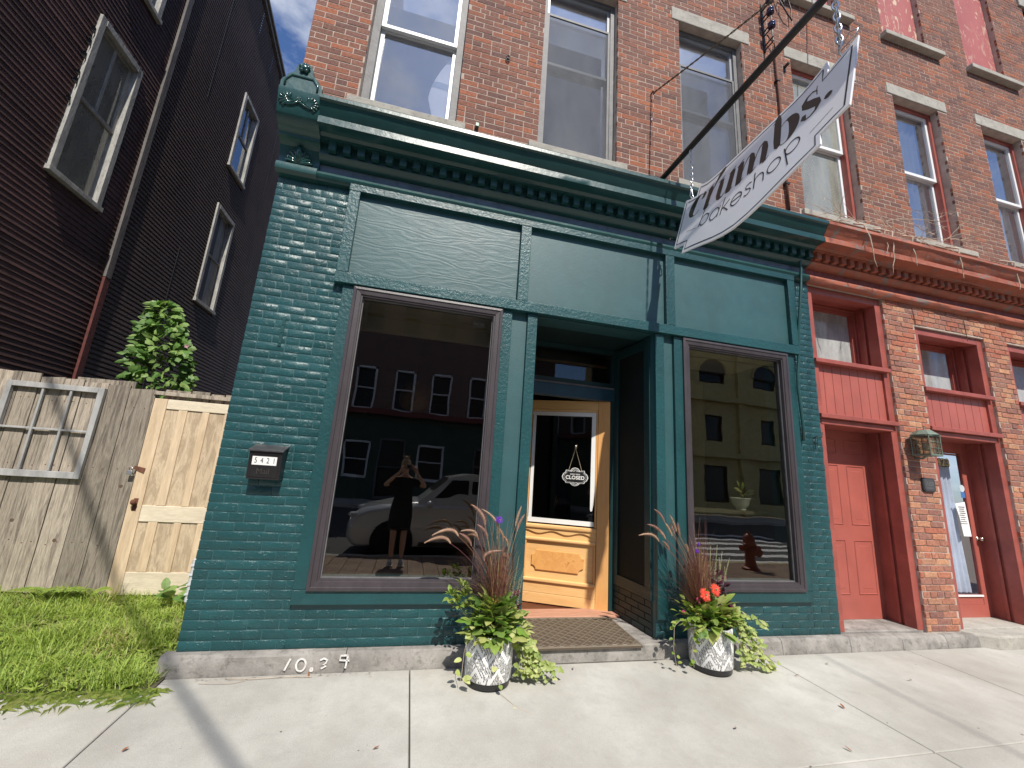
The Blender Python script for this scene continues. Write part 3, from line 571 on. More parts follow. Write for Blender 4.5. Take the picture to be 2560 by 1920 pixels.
# corner bracket block
cb = MB(); bp = [(0, 3.98), (-.05, 3.985), (-.082, 4.01), (-.09, 4.045), (-.08, 4.078), (-.045, 4.09), (-.04, 4.10), (-.045, 4.19), (-.075, 4.255), (-.13, 4.29), (-.155, 4.294), (-.158, 4.315), (-.17, 4.33), (-.205, 4.345), (-.25, 4.37), (-.275, 4.40), (-.285, 4.412), (-.333, 4.607), (-.333, 4.62), (0, 4.70)]
cb.extr(bp, -1.452, -1.112, 1); br = cb.build('corner_bracket', MG_metal, B, smooth=True, angle=30)
cx, cz = -1.282, 4.607
crest = [(-.166, 0), (.166, 0), (.166, .075), (.150, .105), (.128, .12), (.125, .15), (.1, .165), (.075, .19), (.068, .235)] + [(.066 * math.cos(rad(a)), .235 + .066 * math.sin(rad(a))) for a in range(0, 181, 20)] + [(-.068, .235), (-.075, .19), (-.1, .165), (-.125, .15), (-.128, .12), (-.150, .105), (-.166, .075)]
m = MB(); m.prism([(cx + u, cz + v) for u, v in crest], -.331, -.06); m.build('crest', MG_metal, br, bevel=.004)
rim = [(-.13, .03), (-.13, .085), (-.085, .145), (.085, .145), (.13, .085), (.13, .03)]
m = MB(); m.tube([(cx + u, -.333, cz + v) for u, v in rim], .010, 6); m.build('arch_moulding', MG_orn, br, smooth=True)
m = MB(); m.blob((cx, -.345, cz + .235), (.034, .02, .034), 12, 8)
for k in range(5): a = rad(k * 72 + 90); m.blob((cx + .03 * math.cos(a), -.345, cz + .235 + .03 * math.sin(a)), (.02, .014, .02), 8, 6)
m.build('rosette', MG_orn, br, smooth=True)
def on_face(u, z):      # upper leaf face leans out
    t = (z - 4.412) / (4.607 - 4.412); return (cx + u, -.285 - .048 * t - .004, z)
m = MB(); rr = random.Random(4)
for s_ in (-1, 1):
    for k in range(7):
        a = rad(-55 + k * 26); bx, bz = .085 * s_, 4.51
        pts = [on_face(s_ * (.0) + bx * .5, bz), on_face(bx + s_ * .03 * math.cos(a), bz + .03 * math.sin(a)), on_face(bx + s_ * .062 * math.cos(a), bz + .052 * math.sin(a)), on_face(bx + s_ * .07 * math.cos(a), bz + .062 * math.sin(a) - .004)]
        m.tube(pts, [.004, .010, .012, .004], 6)
        q = on_face(bx + s_ * .068 * math.cos(a), bz + .056 * math.sin(a)); m.blob(q, .010, 7, 5)
    m.tube([on_face(0, 4.52), on_face(s_ * .04, 4.49), on_face(s_ * .09, 4.475), on_face(s_ * .13, 4.49)], [.012, .01, .009, .004], 6)
for k in range(6): a = rad(k * 60); q = on_face(.018 * math.cos(a), 4.525 + .018 * math.sin(a)); m.blob(q, .013, 8, 5)
m.blob(on_face(0, 4.525), .014, 8, 6); m.build('leaf_garland', MG_orn, br, smooth=True)
def on_low(u, z):
    t = min(max((z - 4.10) / .155, 0), 1.15); return (cx + u, -.05 - .055 * t * t - .006, z)
m = MB()
for k in range(9):
    a = rad(-80 + k * 20); L = .155 if k == 4 else (.135 - .004 * abs(k - 4)); w_ = .017 if k != 4 else .028
    pts = [on_low(0, 4.105), on_low(L * .45 * math.sin(a) , 4.105 + L * .5 * math.cos(a)), on_low(L * .8 * math.sin(a), 4.108 + L * .85 * math.cos(a)), on_low(L * .98 * math.sin(a), 4.10 + L * .86 * math.cos(a))]
    m.tube(pts, [.008, w_, w_ * .9, .006], 7)
    for s_ in (-1, 1): m.tube([pts[1], Vector(pts[2]) + Vector((s_ * .014, -.006, -.012)), Vector(pts[2]) + Vector((s_ * .02, -.002, .004))], [.004, .007, .003], 5)
m.build('acanthus_leaf', MG_orn, br, smooth=True)

# ---- upper brick wall of the bakery building
def upper_holes(lst): return [(a, b, c, d) for a, b, c, d in lst]
W1 = [(-.90, .065, 4.99, 7.20), (.945, 1.885, 4.99, 7.40), (2.745, 3.705, 4.99, 7.40)]
STN = [(-.998, .16, 4.92, 4.995), (.843, 2.005, 4.92, 4.995), (2.665, 3.77, 4.92, 4.995), (2.642, 3.833, 7.402, 7.602), (.83, 2.0, 7.402, 7.602), (-1.0, .17, 7.202, 7.402)]
W1b = [(-.9, .065, 8.62, 10.6), (.945, 1.885, 8.62, 10.6), (2.745, 3.705, 8.62, 10.6)]
holes_grid(FX0 + .004, 4.428, 4.6, 10.9, W1 + W1b, .0005, .30).build('mortar_wall', M_mortar, B)
lst = bricks(B, '', None, FX0, 4.43, 4.70, 10.85, W1 + STN + W1b, seed=6)
lay_bricks(B, 'brick', M_brick, lst, 0.0, seed=21)
m = MB(); rr = random.Random(2)
for i in range(90):
    z = 4.70 + i * .0677
    m.cr = rr.random(); m.brick(FX0 - .002, FX0 + .1, .03, .23 if i % 2 else .13, z, z + .0567, .003)
m.build('corner_brick_ends', M_brick, B, kind='stuff')
def stone(name, x0, x1, z0, z1, parent, y0=-.03, y1=.10, mat=None): 
    o = box(name, x0, x1, y0, y1, z0, z1, mat or M_stone, parent, bevel=.008); return o
def upwin(parent, x0, x1, z0, z1, casing, sash, glass, mid, cas_w=.055, sash_w=.05, rec=.09, screen=False, curtain=None, zt=None, reveal=None, blank=False):
    wn = frame4(x0 + .002, x1 - .002, z0, z1, cas_w, rec, rec + .12, casing, parent, 'window', step=False)
    a, b = x0 + cas_w, x1 - cas_w; c, d = z0 + .03, z1 - cas_w
    frame4(a, b, mid, d, sash_w, rec + .03, rec + .07, sash, wn, 'sash', step=False); frame4(a, b, c, mid + .035, sash_w, rec + .075, rec + .115, sash, wn, 'sash', step=False)
    box('pane', a + sash_w - .004, b - sash_w + .004, rec + .05, rec + .053, mid + .05, d - sash_w + .004, glass, wn); box('pane', a + sash_w - .004, b - sash_w + .004, rec + .095, rec + .098, c + sash_w - .004, mid - .012, glass, wn)
    if screen:
        frame4(a + .004, b - .004, c, screen, .028, rec + .008, rec + .026, M_gdark, wn, 'screen_frame', step=False); box('screen', a + .03, b - .03, rec + .016, rec + .018, c + .025, screen - .025, G_scr, wn)
    if curtain: box('curtain', a, b, rec + .16, rec + .17, c, d, curtain, wn)
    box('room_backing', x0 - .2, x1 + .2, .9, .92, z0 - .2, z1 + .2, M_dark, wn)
    return wn
w = upwin(B, -.90, .065, 4.99, 7.20, M_gdark, M_vinyl, G_sky, 6.10, cas_w=.075, sash_w=.04)
# white paper banner curling behind the first window
m = MB(); n = 16
for i in range(n): pass
pts = []
for i in range(n + 1):
    t = i / n; z = 6.25 - 1.28 * t; xl = .04 - .30 * math.sin(min(1, t * 1.5) * math.pi * .5) + (.14 * max(0, (t - .62) / .38)); pts.append((xl, z))
vs = []; 
for xl, z in pts: vs += [(xl, .235, z), ((xl + .04), .225, z), (.05, .24, z)]
m.add(vs, [(3 * i + j, 3 * i + j + 1, 3 * i + j + 4, 3 * i + j + 3) for i in range(n) for j in range(2)]); m.build('paper_banner', M('bright_white_banner', (.92, .93, .95), .9), w, smooth=True)
m = MB(); m.add([(x_, y_ - .004, z_ + dz) for (x_, y_, z_) in vs[21:27] for dz in (0,)], [(0, 1, 4, 3), (1, 2, 5, 4)]); m.build('banner_band', M('pale_blue_print', (.30, .38, .47), .8), w)
upwin(B, .945, 1.885, 4.99, 7.40, M_gdark, M_grey, G_sky, 6.25, screen=6.98, sash_w=.035)
upwin(B, 2.745, 3.705, 4.99, 7.40, M_gdark, M_grey, G_sky, 6.15, screen=6.85, sash_w=.035)
for a, b, c, d in W1b: upwin(B, a, b, c, d, M_gdark, M_grey, G_sky, 9.6)
for i, (a, b, c, d) in enumerate(STN): stone('sill' if i < 3 else 'lintel', a, b, c, d, B, y0=-.035 if i < 3 else -.012, y1=.12 if i < 3 else .10)
for a, b in ((-.998, .16), (.843, 2.005), (2.64, 3.84)): stone('sill', a, b, 8.5, 8.61, B, y0=-.06)
# sundries on the wall: star anchor loops, hooks, rods
m = MB(); m.tube([(.55 + .018 * math.cos(rad(a)), -.012, 6.02 + .022 * math.sin(rad(a))) for a in range(0, 361, 30)], .006, 6); m.tube([(.547 + .02 * math.cos(rad(a)), -.012, 5.975 + .022 * math.sin(rad(a))) for a in range(0, 361, 30)], .006, 6)
m.build('wall_anchor', M_iron, B, smooth=True)
box('wall_cleat', .262, .30, -.05, .0, 4.985, 5.03, M_copper, B, bevel=.004)
box('strap_plate', -1.178, -1.150, -.012, .0, 2.41, 2.65, MG_metal, B, bevel=.002)
for z in (2.44, 2.53, 2.60): MB().blob((-1.164, -.014, z), .006, 6, 4).build('bolt', MG_metal, B, smooth=True)
# green conduit on the right pier
m = MB(); P = [(4.20, -.10, 4.36), (4.22, -.095, 4.30), (4.255, -.09, 4.22), (4.262, -.085, 4.1), (4.235, -.088, 3.9), (4.17, -.09, 3.5), (4.165, -.06, 3.3), (4.15, -.05, 3.0), (4.115, -.05, 2.8), (4.105, -.05, 2.64), (4.12, -.045, 2.45), (4.14, -.04, 2.25), (4.135, -.035, 2.06)]
m.tube(P, .015, 8); m.build('conduit', MG_metal, B, smooth=True)
m = MB(); m.tube([(4.30, -.01, 2.10), (4.30, -.05, 2.12), (4.36, -.06, 2.115), (4.372, -.06, 2.17)], .006, 6); m.build('hook', M_iron, B, smooth=True)
m = MB(); m.tube([(4.305, -.02, 1.98), (4.30, -.03, 2.10)], .005, 6); m.build('nail', M_iron, B)
m = MB(); m.tube([(2.52, -.10, 4.135), (2.48, -.10, 4.135), (2.485, -.10, 4.11)], .006, 6); m.build('hook', M_iron, B)

# ---- interior seen through the glass
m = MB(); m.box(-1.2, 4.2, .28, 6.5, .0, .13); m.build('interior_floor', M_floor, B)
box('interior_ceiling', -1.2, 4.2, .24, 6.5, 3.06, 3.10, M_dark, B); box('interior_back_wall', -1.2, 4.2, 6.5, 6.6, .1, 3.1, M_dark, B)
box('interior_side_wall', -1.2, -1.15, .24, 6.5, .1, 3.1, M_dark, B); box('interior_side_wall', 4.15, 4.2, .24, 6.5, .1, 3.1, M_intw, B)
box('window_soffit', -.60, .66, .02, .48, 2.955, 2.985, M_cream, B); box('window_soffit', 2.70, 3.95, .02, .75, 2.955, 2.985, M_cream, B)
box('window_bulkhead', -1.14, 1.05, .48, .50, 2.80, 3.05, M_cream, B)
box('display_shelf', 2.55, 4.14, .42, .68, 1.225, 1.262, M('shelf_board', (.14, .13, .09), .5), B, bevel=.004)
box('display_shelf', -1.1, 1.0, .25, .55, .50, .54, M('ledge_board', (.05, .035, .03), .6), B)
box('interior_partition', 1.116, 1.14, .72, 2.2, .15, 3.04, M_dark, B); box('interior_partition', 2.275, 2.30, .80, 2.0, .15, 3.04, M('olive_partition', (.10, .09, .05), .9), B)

# ---- bakery door, ajar
DA = rad(25.6); dh = Vector((-math.cos(DA), math.sin(DA), 0)); dn = Vector((-math.sin(DA), -math.cos(DA), 0)); dO = Vector((2.205, .70, 0))
door = bpy.data.objects.new('entrance_door', None); C.objects.link(door); door.parent = B; ORG['entrance_door'] = Vector((0, 0, 0)); door['label'] = 'honey coloured wooden half glazed door standing ajar'
def dbx(name, u0, u1, z0, z1, t0, t1, mat, par=None, bevel=.004):
    m = MB(); vs = [];
    for t in (t0, t1):
        for u, z in ((u0, z0), (u1, z0), (u1, z1), (u0, z1)): p = dO + dh * u + dn * t; vs.append((p.x, p.y, z))
    m.add(vs, [(0, 1, 2, 3), (7, 6, 5, 4), (0, 4, 5, 1), (1, 5, 6, 2), (2, 6, 7, 3), (3, 7, 4, 0)]); return m.build(name, mat, par or door, bevel=bevel)
dbx('stile', 0, .134, .142, 2.403, -.04, 0, M_orange); dbx('stile', .936, 1.07, .142, 2.403, -.04, 0, M_orange)
dbx('rail', .136, .934, 2.296, 2.403, -.04, -.001, M_orangeh); dbx('rail', .136, .934, .142, .245, -.04, -.001, M_orangeh); dbx('rail', .136, .934, .247, .356, -.04, -.0015, M_orangeh)
dbx('rail', .136, .934, .816, .968, -.04, -.004, M_orangeh); dbx('door_panel', .136, .934, .357, .815, -.03, -.012, M_orangeh)
def dprism(name, poly, t0, t1, mat, bevel=.003):
    m = MB(); n = len(poly); vs = []
    for t in (t0, t1):
        for u, z in poly: p = dO + dh * u + dn * t; vs.append((p.x, p.y, z))
    m.add(vs, [tuple(range(n)), tuple(range(2 * n - 1, n - 1, -1))] + [(i, i + n, (i + 1) % n + n, (i + 1) % n) for i in range(n)]); return m.build(name, mat, door, bevel=bevel)
wave = [(.14, .965), (.935, .965)] + [(.935 - .795 * i / 32, .886 + .016 * math.cos(i / 32 * 2.5 * 2 * math.pi)) for i in range(33)]
dprism('scalloped_apron', wave, -.01, .012, M_orangeh); dbx('moulding', .13, .94, .925, .968, 0, .030, M_orangeh, bevel=.012)
dbx('moulding', .138, .938, .790, .824, -.01, .022, M_orangeh, bevel=.011); dbx('moulding', .138, .938, .360, .400, -.01, .022, M_orangeh, bevel=.011); dbx('moulding', .138, .166, .402, .788, -.01, .014, M_orange, bevel=.008); dbx('moulding', .906, .934, .402, .788, -.01, .014, M_orange, bevel=.008)
car = [(.312, .69), (.79, .69)] + [(.79 + .05 * math.sin(rad(a)) * 0 + .05 * (1 - math.cos(rad(a))), .69 - .05 * math.sin(rad(a))) for a in (30, 60, 90)] + [(.842, .53)] + [(.842 - .05 * math.sin(rad(a)), .53 - .05 * (1 - math.cos(rad(a)))) for a in (30, 60, 90)] + [(.785, .482), (.32, .482)] + [(.32 - .05 * (1 - math.cos(rad(a))), .482 + .05 * math.sin(rad(a))) for a in (30, 60, 90)] + [(.262, .54), (.262, .64), (.285, .65), (.30, .665)]
dprism('raised_cartouche', car, -.012, .004, M_burl, bevel=.004)
dbx('glazing_bead', .137, .158, .97, 2.294, -.02, .004, M_orange, bevel=.003); dbx('glazing_bead', .912, .934, .97, 2.294, -.02, .004, M_orange, bevel=.003); dbx('glazing_bead', .158, .912, 2.268, 2.294, -.02, .004, M_orangeh, bevel=.003)
dbx('white_seal', .905, .868, 1.00, 2.262, -.012, .001, M_white, bevel=.001); dbx('white_seal', .160, .910, 2.218, 2.264, -.012, .0015, M_white, bevel=.001); dbx('white_seal', .165, .91, .985, 1.035, -.012, .0015, M_white, bevel=.001)
m = MB(); seal = [(.160, 2.22), (.160, 1.55), (.163, 1.35), (.172, 1.22), (.184, 1.155), (.199, 1.145), (.208, 1.165), (.209, 1.3), (.210, 1.5), (.206, 2.22)]
dprism('loose_seal_strip', seal, -.008, .003, M_white, bevel=0)
dbx('pane', .15, .915, .99, 2.26, -.022, -.017, G_door, bevel=0)
# closed sign in the door glass
cs = thing('closed_sign', 'small black scalloped closed sign hanging by string in the glass of the wooden door', 'sign', tuple(dO + dh * .385 + dn * .012 + Vector((0, 0, 1.51))))
def dp3(u, z, t=0): p = dO + dh * u + dn * t; return (p.x, p.y, z)
def cprism(poly, t0, t1, name, mat):
    m = MB(); n = len(poly); m.add([dp3(u, z, t) for t in (t0, t1) for u, z in poly], [tuple(range(n)), tuple(range(2 * n - 1, n - 1, -1))] + [(i, i + n, (i + 1) % n + n, (i + 1) % n) for i in range(n)]); return m.build(name, mat, cs)
def scal(s_): 
    q = [(.0, .108), (.035, .098), (.055, .072), (.105, .078), (.112, .05), (.135, .035), (.15, 0), (.135, -.035), (.112, -.05), (.105, -.068), (.055, -.068), (.035, -.09), (0, -.1)]
    full = q + [(-a, b) for a, b in reversed(q[1:-1])]; return [(.385 + a * s_, 1.512 + b * s_) for a, b in full]
cprism(scal(1.0), .004, .010, 'board', M_white); cprism(scal(.94), .010, .0115, 'face', M_black)
m = MB(); strokes(m, [[(a - .385, b - 1.512) for a, b in scal(.85)] + [(scal(.85)[0][0] - .385, scal(.85)[0][1] - 1.512)]], .0025, lambda u, v: dp3(.385 + u, 1.512 + v, .0122))
for s_ in (-1, 1):
    for zc in (.072, -.068):
        strokes(m, [arc(s_ * .018, zc, .014, .009, 0, 300, 8), arc(s_ * .042, zc - .004, .008, .006, 60, 360, 8)], .004, lambda u, v: dp3(.385 + u, 1.512 + v, .0122))
m.build('scroll_ornament', M_white, cs)
def text(body, size, mat, mw, parent, name='lettering', off=0.0, ext=.0006, sx=1.0, space=1.0):
    cu = bpy.data.curves.new(name, 'FONT'); cu.body = body; cu.size = size; cu.align_x = 'CENTER'; cu.align_y = 'CENTER'; cu.extrude = ext; cu.offset = off; cu.space_character = space; cu.materials.append(mat)
    tmp = bpy.data.objects.new('tmp_text', cu); C.objects.link(tmp); bpy.context.view_layer.update()
    me = bpy.data.meshes.new_from_object(tmp.evaluated_get(bpy.context.evaluated_depsgraph_get())); bpy.data.objects.remove(tmp)
    if not me.materials: me.materials.append(mat)
    o = bpy.data.objects.new(name, me); C.objects.link(o); o.parent = parent; g = org(parent); o.matrix_local = Matrix.Translation(-g) @ mw @ Matrix.Diagonal((sx, 1, 1, 1)); return o
def wallm(x, y, z, right=Vector((1, 0, 0)), up=Vector((0, 0, 1))):
    n_ = right.cross(up); return Matrix(((right.x, up.x, n_.x, x), (right.y, up.y, n_.y, y), (right.z, up.z, n_.z, z), (0, 0, 0, 1)))
# serif caps for CLOSED drawn as strokes
SER = {'C': [arc(.42, .5, .38, .5, 50, 310, 16, lambda t: .05 + .16 * max(0, -math.cos(rad(t)))), [(.66, .95, .04), (.69, .68, .04)]], 'L': [[(.25, 0, .2), (.25, 1, .2)], [(.05, .98, .05), (.45, .98, .05)], [(.05, .02, .05), (.75, .02, .05), (.78, .3, .05)]],
       'O': [arc(.45, .5, .38, .48, 0, 360, 24, lambda t: .05 + .16 * abs(math.cos(rad(t))))], 'S': [[(.66, .78, .05), (.55, .95, .06), (.3, .97, .08), (.15, .8, .14), (.25, .6, .2), (.5, .46, .2), (.66, .28, .15), (.5, .04, .08), (.25, .03, .06), (.1, .25, .05)]],
       'E': [[(.2, 0, .2), (.2, 1, .2)], [(.05, .98, .05), (.68, .98, .05), (.7, .75, .04)], [(.2, .5, .05), (.55, .5, .05)], [(.05, .02, .05), (.72, .02, .05), (.75, .28, .04)]], 'D': [[(.2, 0, .2), (.2, 1, .2)], [(.03, .98, .05), (.35, .98, .05)] + arc(.35, .5, .42, .48, 90, -90, 14, lambda t: .05 + .16 * max(0, math.cos(rad(t)))) + [(.03, .02, .05)]]}
rgt = -dh; tm = Matrix(((rgt.x, 0, dn.x, dp3(.385, 0, .0122)[0]), (rgt.y, 0, dn.y, dp3(.385, 0, .0122)[1]), (0, 1, 0, 1.543), (0, 0, 0, 1)))
text("SORRY WE'RE", .018, M_white, tm, cs, off=.0004); tm2 = tm.copy(); tm2[2][3] = 1.505; text('CLOSED', .056, M_white, tm2, cs, off=.0016, sx=.98, space=1.08)
m = MB(); m.tube([dp3(.46, 1.585, .006), dp3(.387, 1.84, .004), dp3(.31, 1.585, .006)], .0022, 5); m.build('string', M('twine', (.5, .42, .3), .9), cs)
m = MB(); m.lathe([(.0, .012), (.01, .012), (.012, .006), (.022, .003), (.024, 0)], dp3(.386, 1.862, .0), 16, axis=dn); m.build('suction_hook', M_chrome, cs, smooth=True)
# boot/bag in the doorway glass left as dark interior

# ================================================================== RED NEIGHBOUR BUILDING
NB = thing('red_brick_building', 'long red brick row building with orange red painted cornice and red doors', 'building', (4.432, 0, 0))
NX0, NX1 = 4.432, 13.6
OPL = [(4.432, 5.605, .0, 3.99), (6.108, 7.350, .0, 3.70), (7.795, 9.05, .0, 3.70), (9.5, 10.75, .0, 3.70), (11.2, 12.4, .0, 3.7)]
holes_grid(NX0, NX1, .0, 4.1, OPL, .001, .30).build('mortar_wall', M_mortar, NB)
lst = bricks(NB, '', None, NX0, NX1, .135, 4.0, OPL, seed=31, L=.198, header=6); lay_bricks(NB, 'street_brick', M_brick2, lst, 0.0, seed=32, c=.004, jit=.003, proud=.006)
UW = [(4.52, 5.515), (6.39, 7.31), (8.24, 9.17), (10.1, 11.03), (11.95, 12.85)]
UH = [(a, b, 4.99, 7.42) for a, b in UW]; BH = [(a, b, 8.56, 10.6) for a, b in ((4.56, 5.46), (6.395, 7.31), (8.235, 9.14), (10.1, 11.0), (11.95, 12.85))]
UST = []
for a, b in UW: UST += [(a - .07, b + .2, 4.93, 5.02), (a - .11, b + .19, 7.42, 7.62)]
for a, b, c, d in BH: UST += [(a - .06, b + .27, 8.47, 8.56)]
holes_grid(NX0 - .002, NX1, 4.1, 11.2, UH + BH, .0005, .30).build('mortar_wall', M_mortar, NB)
lst = bricks(NB, '', None, NX0, NX1, 4.70, 11.1, UH + BH + UST, seed=33); lay_bricks(NB, 'brick', M_brick, lst, 0.0, seed=34)
for i, (a, b) in enumerate(UW):
    w = upwin(NB, a, b, 5.0, 7.42, M_redt, M_vinyl, (G_old if i == 0 else G_sky), 6.22, cas_w=.05, sash_w=.045, rec=.10, curtain=(M_curt if i == 0 else M('room_dim', (.10, .11, .12), .9)))
    if i:
        m = MB(); n = 24; vs = []
        for k in range(n + 1): xx = a + .2 + .55 * k / n; vs += [(xx, .24 + .02 * math.sin(k * 1.3), 5.05), (xx, .24 + .02 * math.sin(k * 1.3 + .4), 7.3)]
        m.add(vs, [(2 * k, 2 * k + 2, 2 * k + 3, 2 * k + 1) for k in range(n)]); m.build('curtain', M('sheer_curtain', (.26, .28, .31), .9), w, smooth=True)
    stone('sill', a - .06, b + .2, 4.935, 5.015, NB, y0=-.045); stone('lintel', a - .105, b + .185, 7.425, 7.615, NB, y0=-.012)
for a, b, c, d in BH:
    box('boarded_window', a, b, .075, .10, 8.56, d, M_board, NB); stone('sill', a - .055, b + .265, 8.475, 8.555, NB, y0=-.09); 
    stone('lintel', a - .1, b + .18, d, d + .19, NB)
cornice(NB, 4.402, NX1, (M_redc, M_redfr), 90, .012)
x = 4.445; rr = random.Random(9)
while x < 13.4: box('dentil', x, x + .064, -.158, -.098, 4.243 + rr.uniform(0, .004), 4.339, M_redc, NB, bevel=.004); x += .1246
# doorways
def doorway(x0, x1, top, t0, t1, sill_z, board_z, door_kind):
    D_ = .35
    # stepped casing on the right jamb and head
    for s_, xe in ((1, x1), (-1, x0)):
        a, b = (xe - .088, xe) if s_ > 0 else (xe, xe + .088); box('door_casing', a, b, .028, .15, .14, top - .0, M_redt, NB, bevel=.004)
        a, b = (xe - .05, xe) if s_ > 0 else (xe, xe + .05); box('door_casing', a, b, .152, .40, .14, top - .0, M_redt, NB, bevel=.004)
        a, b = (xe - .075, xe - .05) if s_ > 0 else (xe + .05, xe + .075); box('stop_bead', a, b, .19, .22, .15, top - .12, M_redt, NB, bevel=.003)
    box('door_head', x0 + .088, x1 - .088, .03, .15, top - .09, top - .001, M_redt, NB, bevel=.004); box('door_head', x0 + .05, x1 - .05, .152, .34, top - .055, top - .001, M_redt, NB, bevel=.004)
    a, b = x0 + .05, x1 - .05
    w = frame4(a, b, sill_z + .02, top - .058, .075, .30, .36, M_redt, NB, 'transom_window', step=True); box('pane', a + .07, b - .07, .352, .356, sill_z + .085, top - .13, G_frost, w); box('room_backing', a, b, .60, .61, sill_z, top, M_intw, w)
    box('ledge', x0 + .005, x1 - .03, -.022, .30, sill_z - .035, sill_z + .015, M_redt, NB, bevel=.005)
    n = 8; bw = (b - .02 - a) / n
    for k in range(n):
        box('bead_board', a + k * bw + .0025, a + (k + 1) * bw - .0025, .055, .07, board_z + .02, sill_z - .036, M_red, NB, bevel=.003)
    box('board_back', a, b, .068, .08, board_z, sill_z, M_dark, NB)
    box('ledge', x0 + .005, x1 - .01, -.022, .20, board_z - .032, board_z + .018, M_redt, NB, bevel=.005); box('ledge_mould', x0 + .04, x1 - .06, .02, .33, board_z - .10, board_z - .034, M_redt, NB, bevel=.008)
    box('door_backing', x0 + .01, x1 - .01, .42, .44, .1, top, M_dark, NB) if not door_kind else None
    box('doorsill', x0 + .0, x1 - .0, .03, .42, .02, .148, M_stone if door_kind else M_ledge, NB, bevel=.01)
    return D_
doorway(4.432, 5.603, 3.985, 0, 0, 3.04, 2.385, 0); doorway(6.11, 7.348, 3.70, 0, 0, 2.885, 2.39, 1); doorway(7.797, 9.048, 3.70, 0, 0, 2.87, 2.38, 1)
doorway(9.502, 10.748, 3.70, 0, 0, 2.87, 2.38, 1); doorway(11.202, 12.398, 3.70, 0, 0, 2.87, 2.38, 1)
# six panel red door
d1 = box('panelled_door', 4.50, 5.565, .352, .392, .149, 2.30, M_red, NB, bevel=.003); tag(d1, 'salmon red six panel door beside the green wall')
for x0 in (4.785, 5.19):
    for z0, z1 in ((.415, .995), (1.18, 1.86), (2.005, 2.17)):
        x1 = x0 + .265; m = MB()
        vs = []; 
        for (q, y) in ((0, .352), (.018, .362), (.03, .362), (.06, .3535)):
            vs += [(x0 + q, y, z0 + q), (x1 - q, y, z0 + q), (x1 - q, y, z1 - q), (x0 + q, y, z1 - q)]
        vs = [(a_, b_ - .0035, c_) for a_, b_, c_ in vs]
        m.add(vs, [(4 * i + j, 4 * i + (j + 1) % 4, 4 * i + 4 + (j + 1) % 4, 4 * i + 4 + j) for i in range(3) for j in range(4)] + [(12, 13, 14, 15)]); 
        # raised outer lip keeps the panel legible
        m.build('door_panel', M_red, d1); mo = MB(); mo.tube([(x0, .350, z0), (x1, .350, z0), (x1, .350, z1), (x0, .350, z1), (x0, .350, z0)], .006, 4); mo.build('panel_mould', M_red, d1)
# glazed red door, number 5423
d2 = bpy.data.objects.new('glazed_door', None); C.objects.link(d2); d2.parent = NB; ORG['glazed_door'] = org(NB); d2['label'] = 'red door with long curtained glass pane and white notice'
frame4(6.20, 7.31, .149, 2.30, .145, .352, .392, M_red, d2, 'door_frame', step=False); box('bottom_rail', 6.34, 7.158, .352, .392, .295, .39, M_red, d2)
frame4(6.34, 7.158, .39, 2.145, .018, .346, .38, M_redt, d2, 'glazing_bead', step=False); box('glazing_sill', 6.36, 7.15, .335, .35, .388, .408, M_white, d2)
box('pane', 6.355, 7.145, .366, .369, .40, 2.13, glassmat('red_door_glass', (.92, .93, .95), .6, .04), d2)
m = MB(); n = 60; vs = []
for k in range(n + 1):
    t = k / n; xx = 6.36 + .70 * t - .02; y_ = .41 + .018 * math.sin(t * 44 + 2 * math.sin(t * 7)); 
    for q, zz in enumerate((.42, 1.2, 2.08)): vs.append((xx + (.05 * t if q == 0 else .0) , y_ + .004 * math.sin(t * 20 + q), zz))
m.add(vs, [(3 * k + j, 3 * k + 3 + j, 3 * k + 4 + j, 3 * k + 1 + j) for k in range(n) for j in range(2)]); m.build('curtain', M('blue_white_curtain', (.60, .66, .74), .9), d2, smooth=True)
box('door_backing', 6.3, 7.2, .7, .71, .2, 2.3, M_dark, d2)
for k, ch in enumerate('5423'):
    t_ = text(ch, .135, M('gold_numeral', (.55, .45, .2), .4), wallm(6.70 + k * .078, .3625, 2.02), d2, 'numeral', off=.004, ext=.002); t2 = text(ch, .135, M_black, wallm(6.704 + k * .078, .3645, 2.016), d2, 'numeral', off=.010, ext=.0005)
m = MB(); m.add([(6.92, .344, 1.50), (7.10, .345, 1.53), (7.115, .339, 1.10), (6.985, .343, 1.10), (6.955, .34, 1.33)], [(0, 4, 3, 2, 1)]); m.build('paper_notice', M_paper, d2)
m = MB(); rr = random.Random(1)
for k in range(9): zz = 1.46 - k * .026; m.box(6.955 + rr.uniform(0, .02), 7.05 + rr.uniform(0, .03), .3375, .3385, zz, zz + .006)
m.build('notice_print', M_black, d2)
m = MB(); m.lathe([(0, 0), (.045, 0), (.045, .003), (0, .003)], (7.09, .346, 1.70), 16, axis=(0, -1, 0)); m.build('alarm_sticker', M('pale_sticker', (.5, .58, .62), .5), d2); box('alarm_sticker', 7.055, 7.125, .343, .345, 1.58, 1.655, M('blue_sticker', (.06, .16, .4), .5), d2)
m = MB(); m.lathe([(0, .06), (.02, .06), (.028, .045), (.024, .03), (.01, .022), (.01, .004), (.026, .004), (.026, 0)], (7.235, .35, 1.075), 16, axis=(0, -1, 0)); m.build('door_knob', M_chrome, d2, smooth=True)
d3 = frame4(7.90, 8.94, .155, 2.285, .14, .352, .392, M_red, NB, 'glazed_door', step=False); box('pane', 8.04, 8.80, .366, .369, .3, 2.14, G_frost, d3)
for a, b in ((9.6, 10.65), (11.3, 12.3)): box('panelled_door', a, b, .352, .392, .155, 2.285, M_red, NB)
for a, b in ((4.445, 5.12), (5.125, 5.74), (5.745, 6.35)): ledge(a, b, NB, top=.128 if a < 5 else .12)
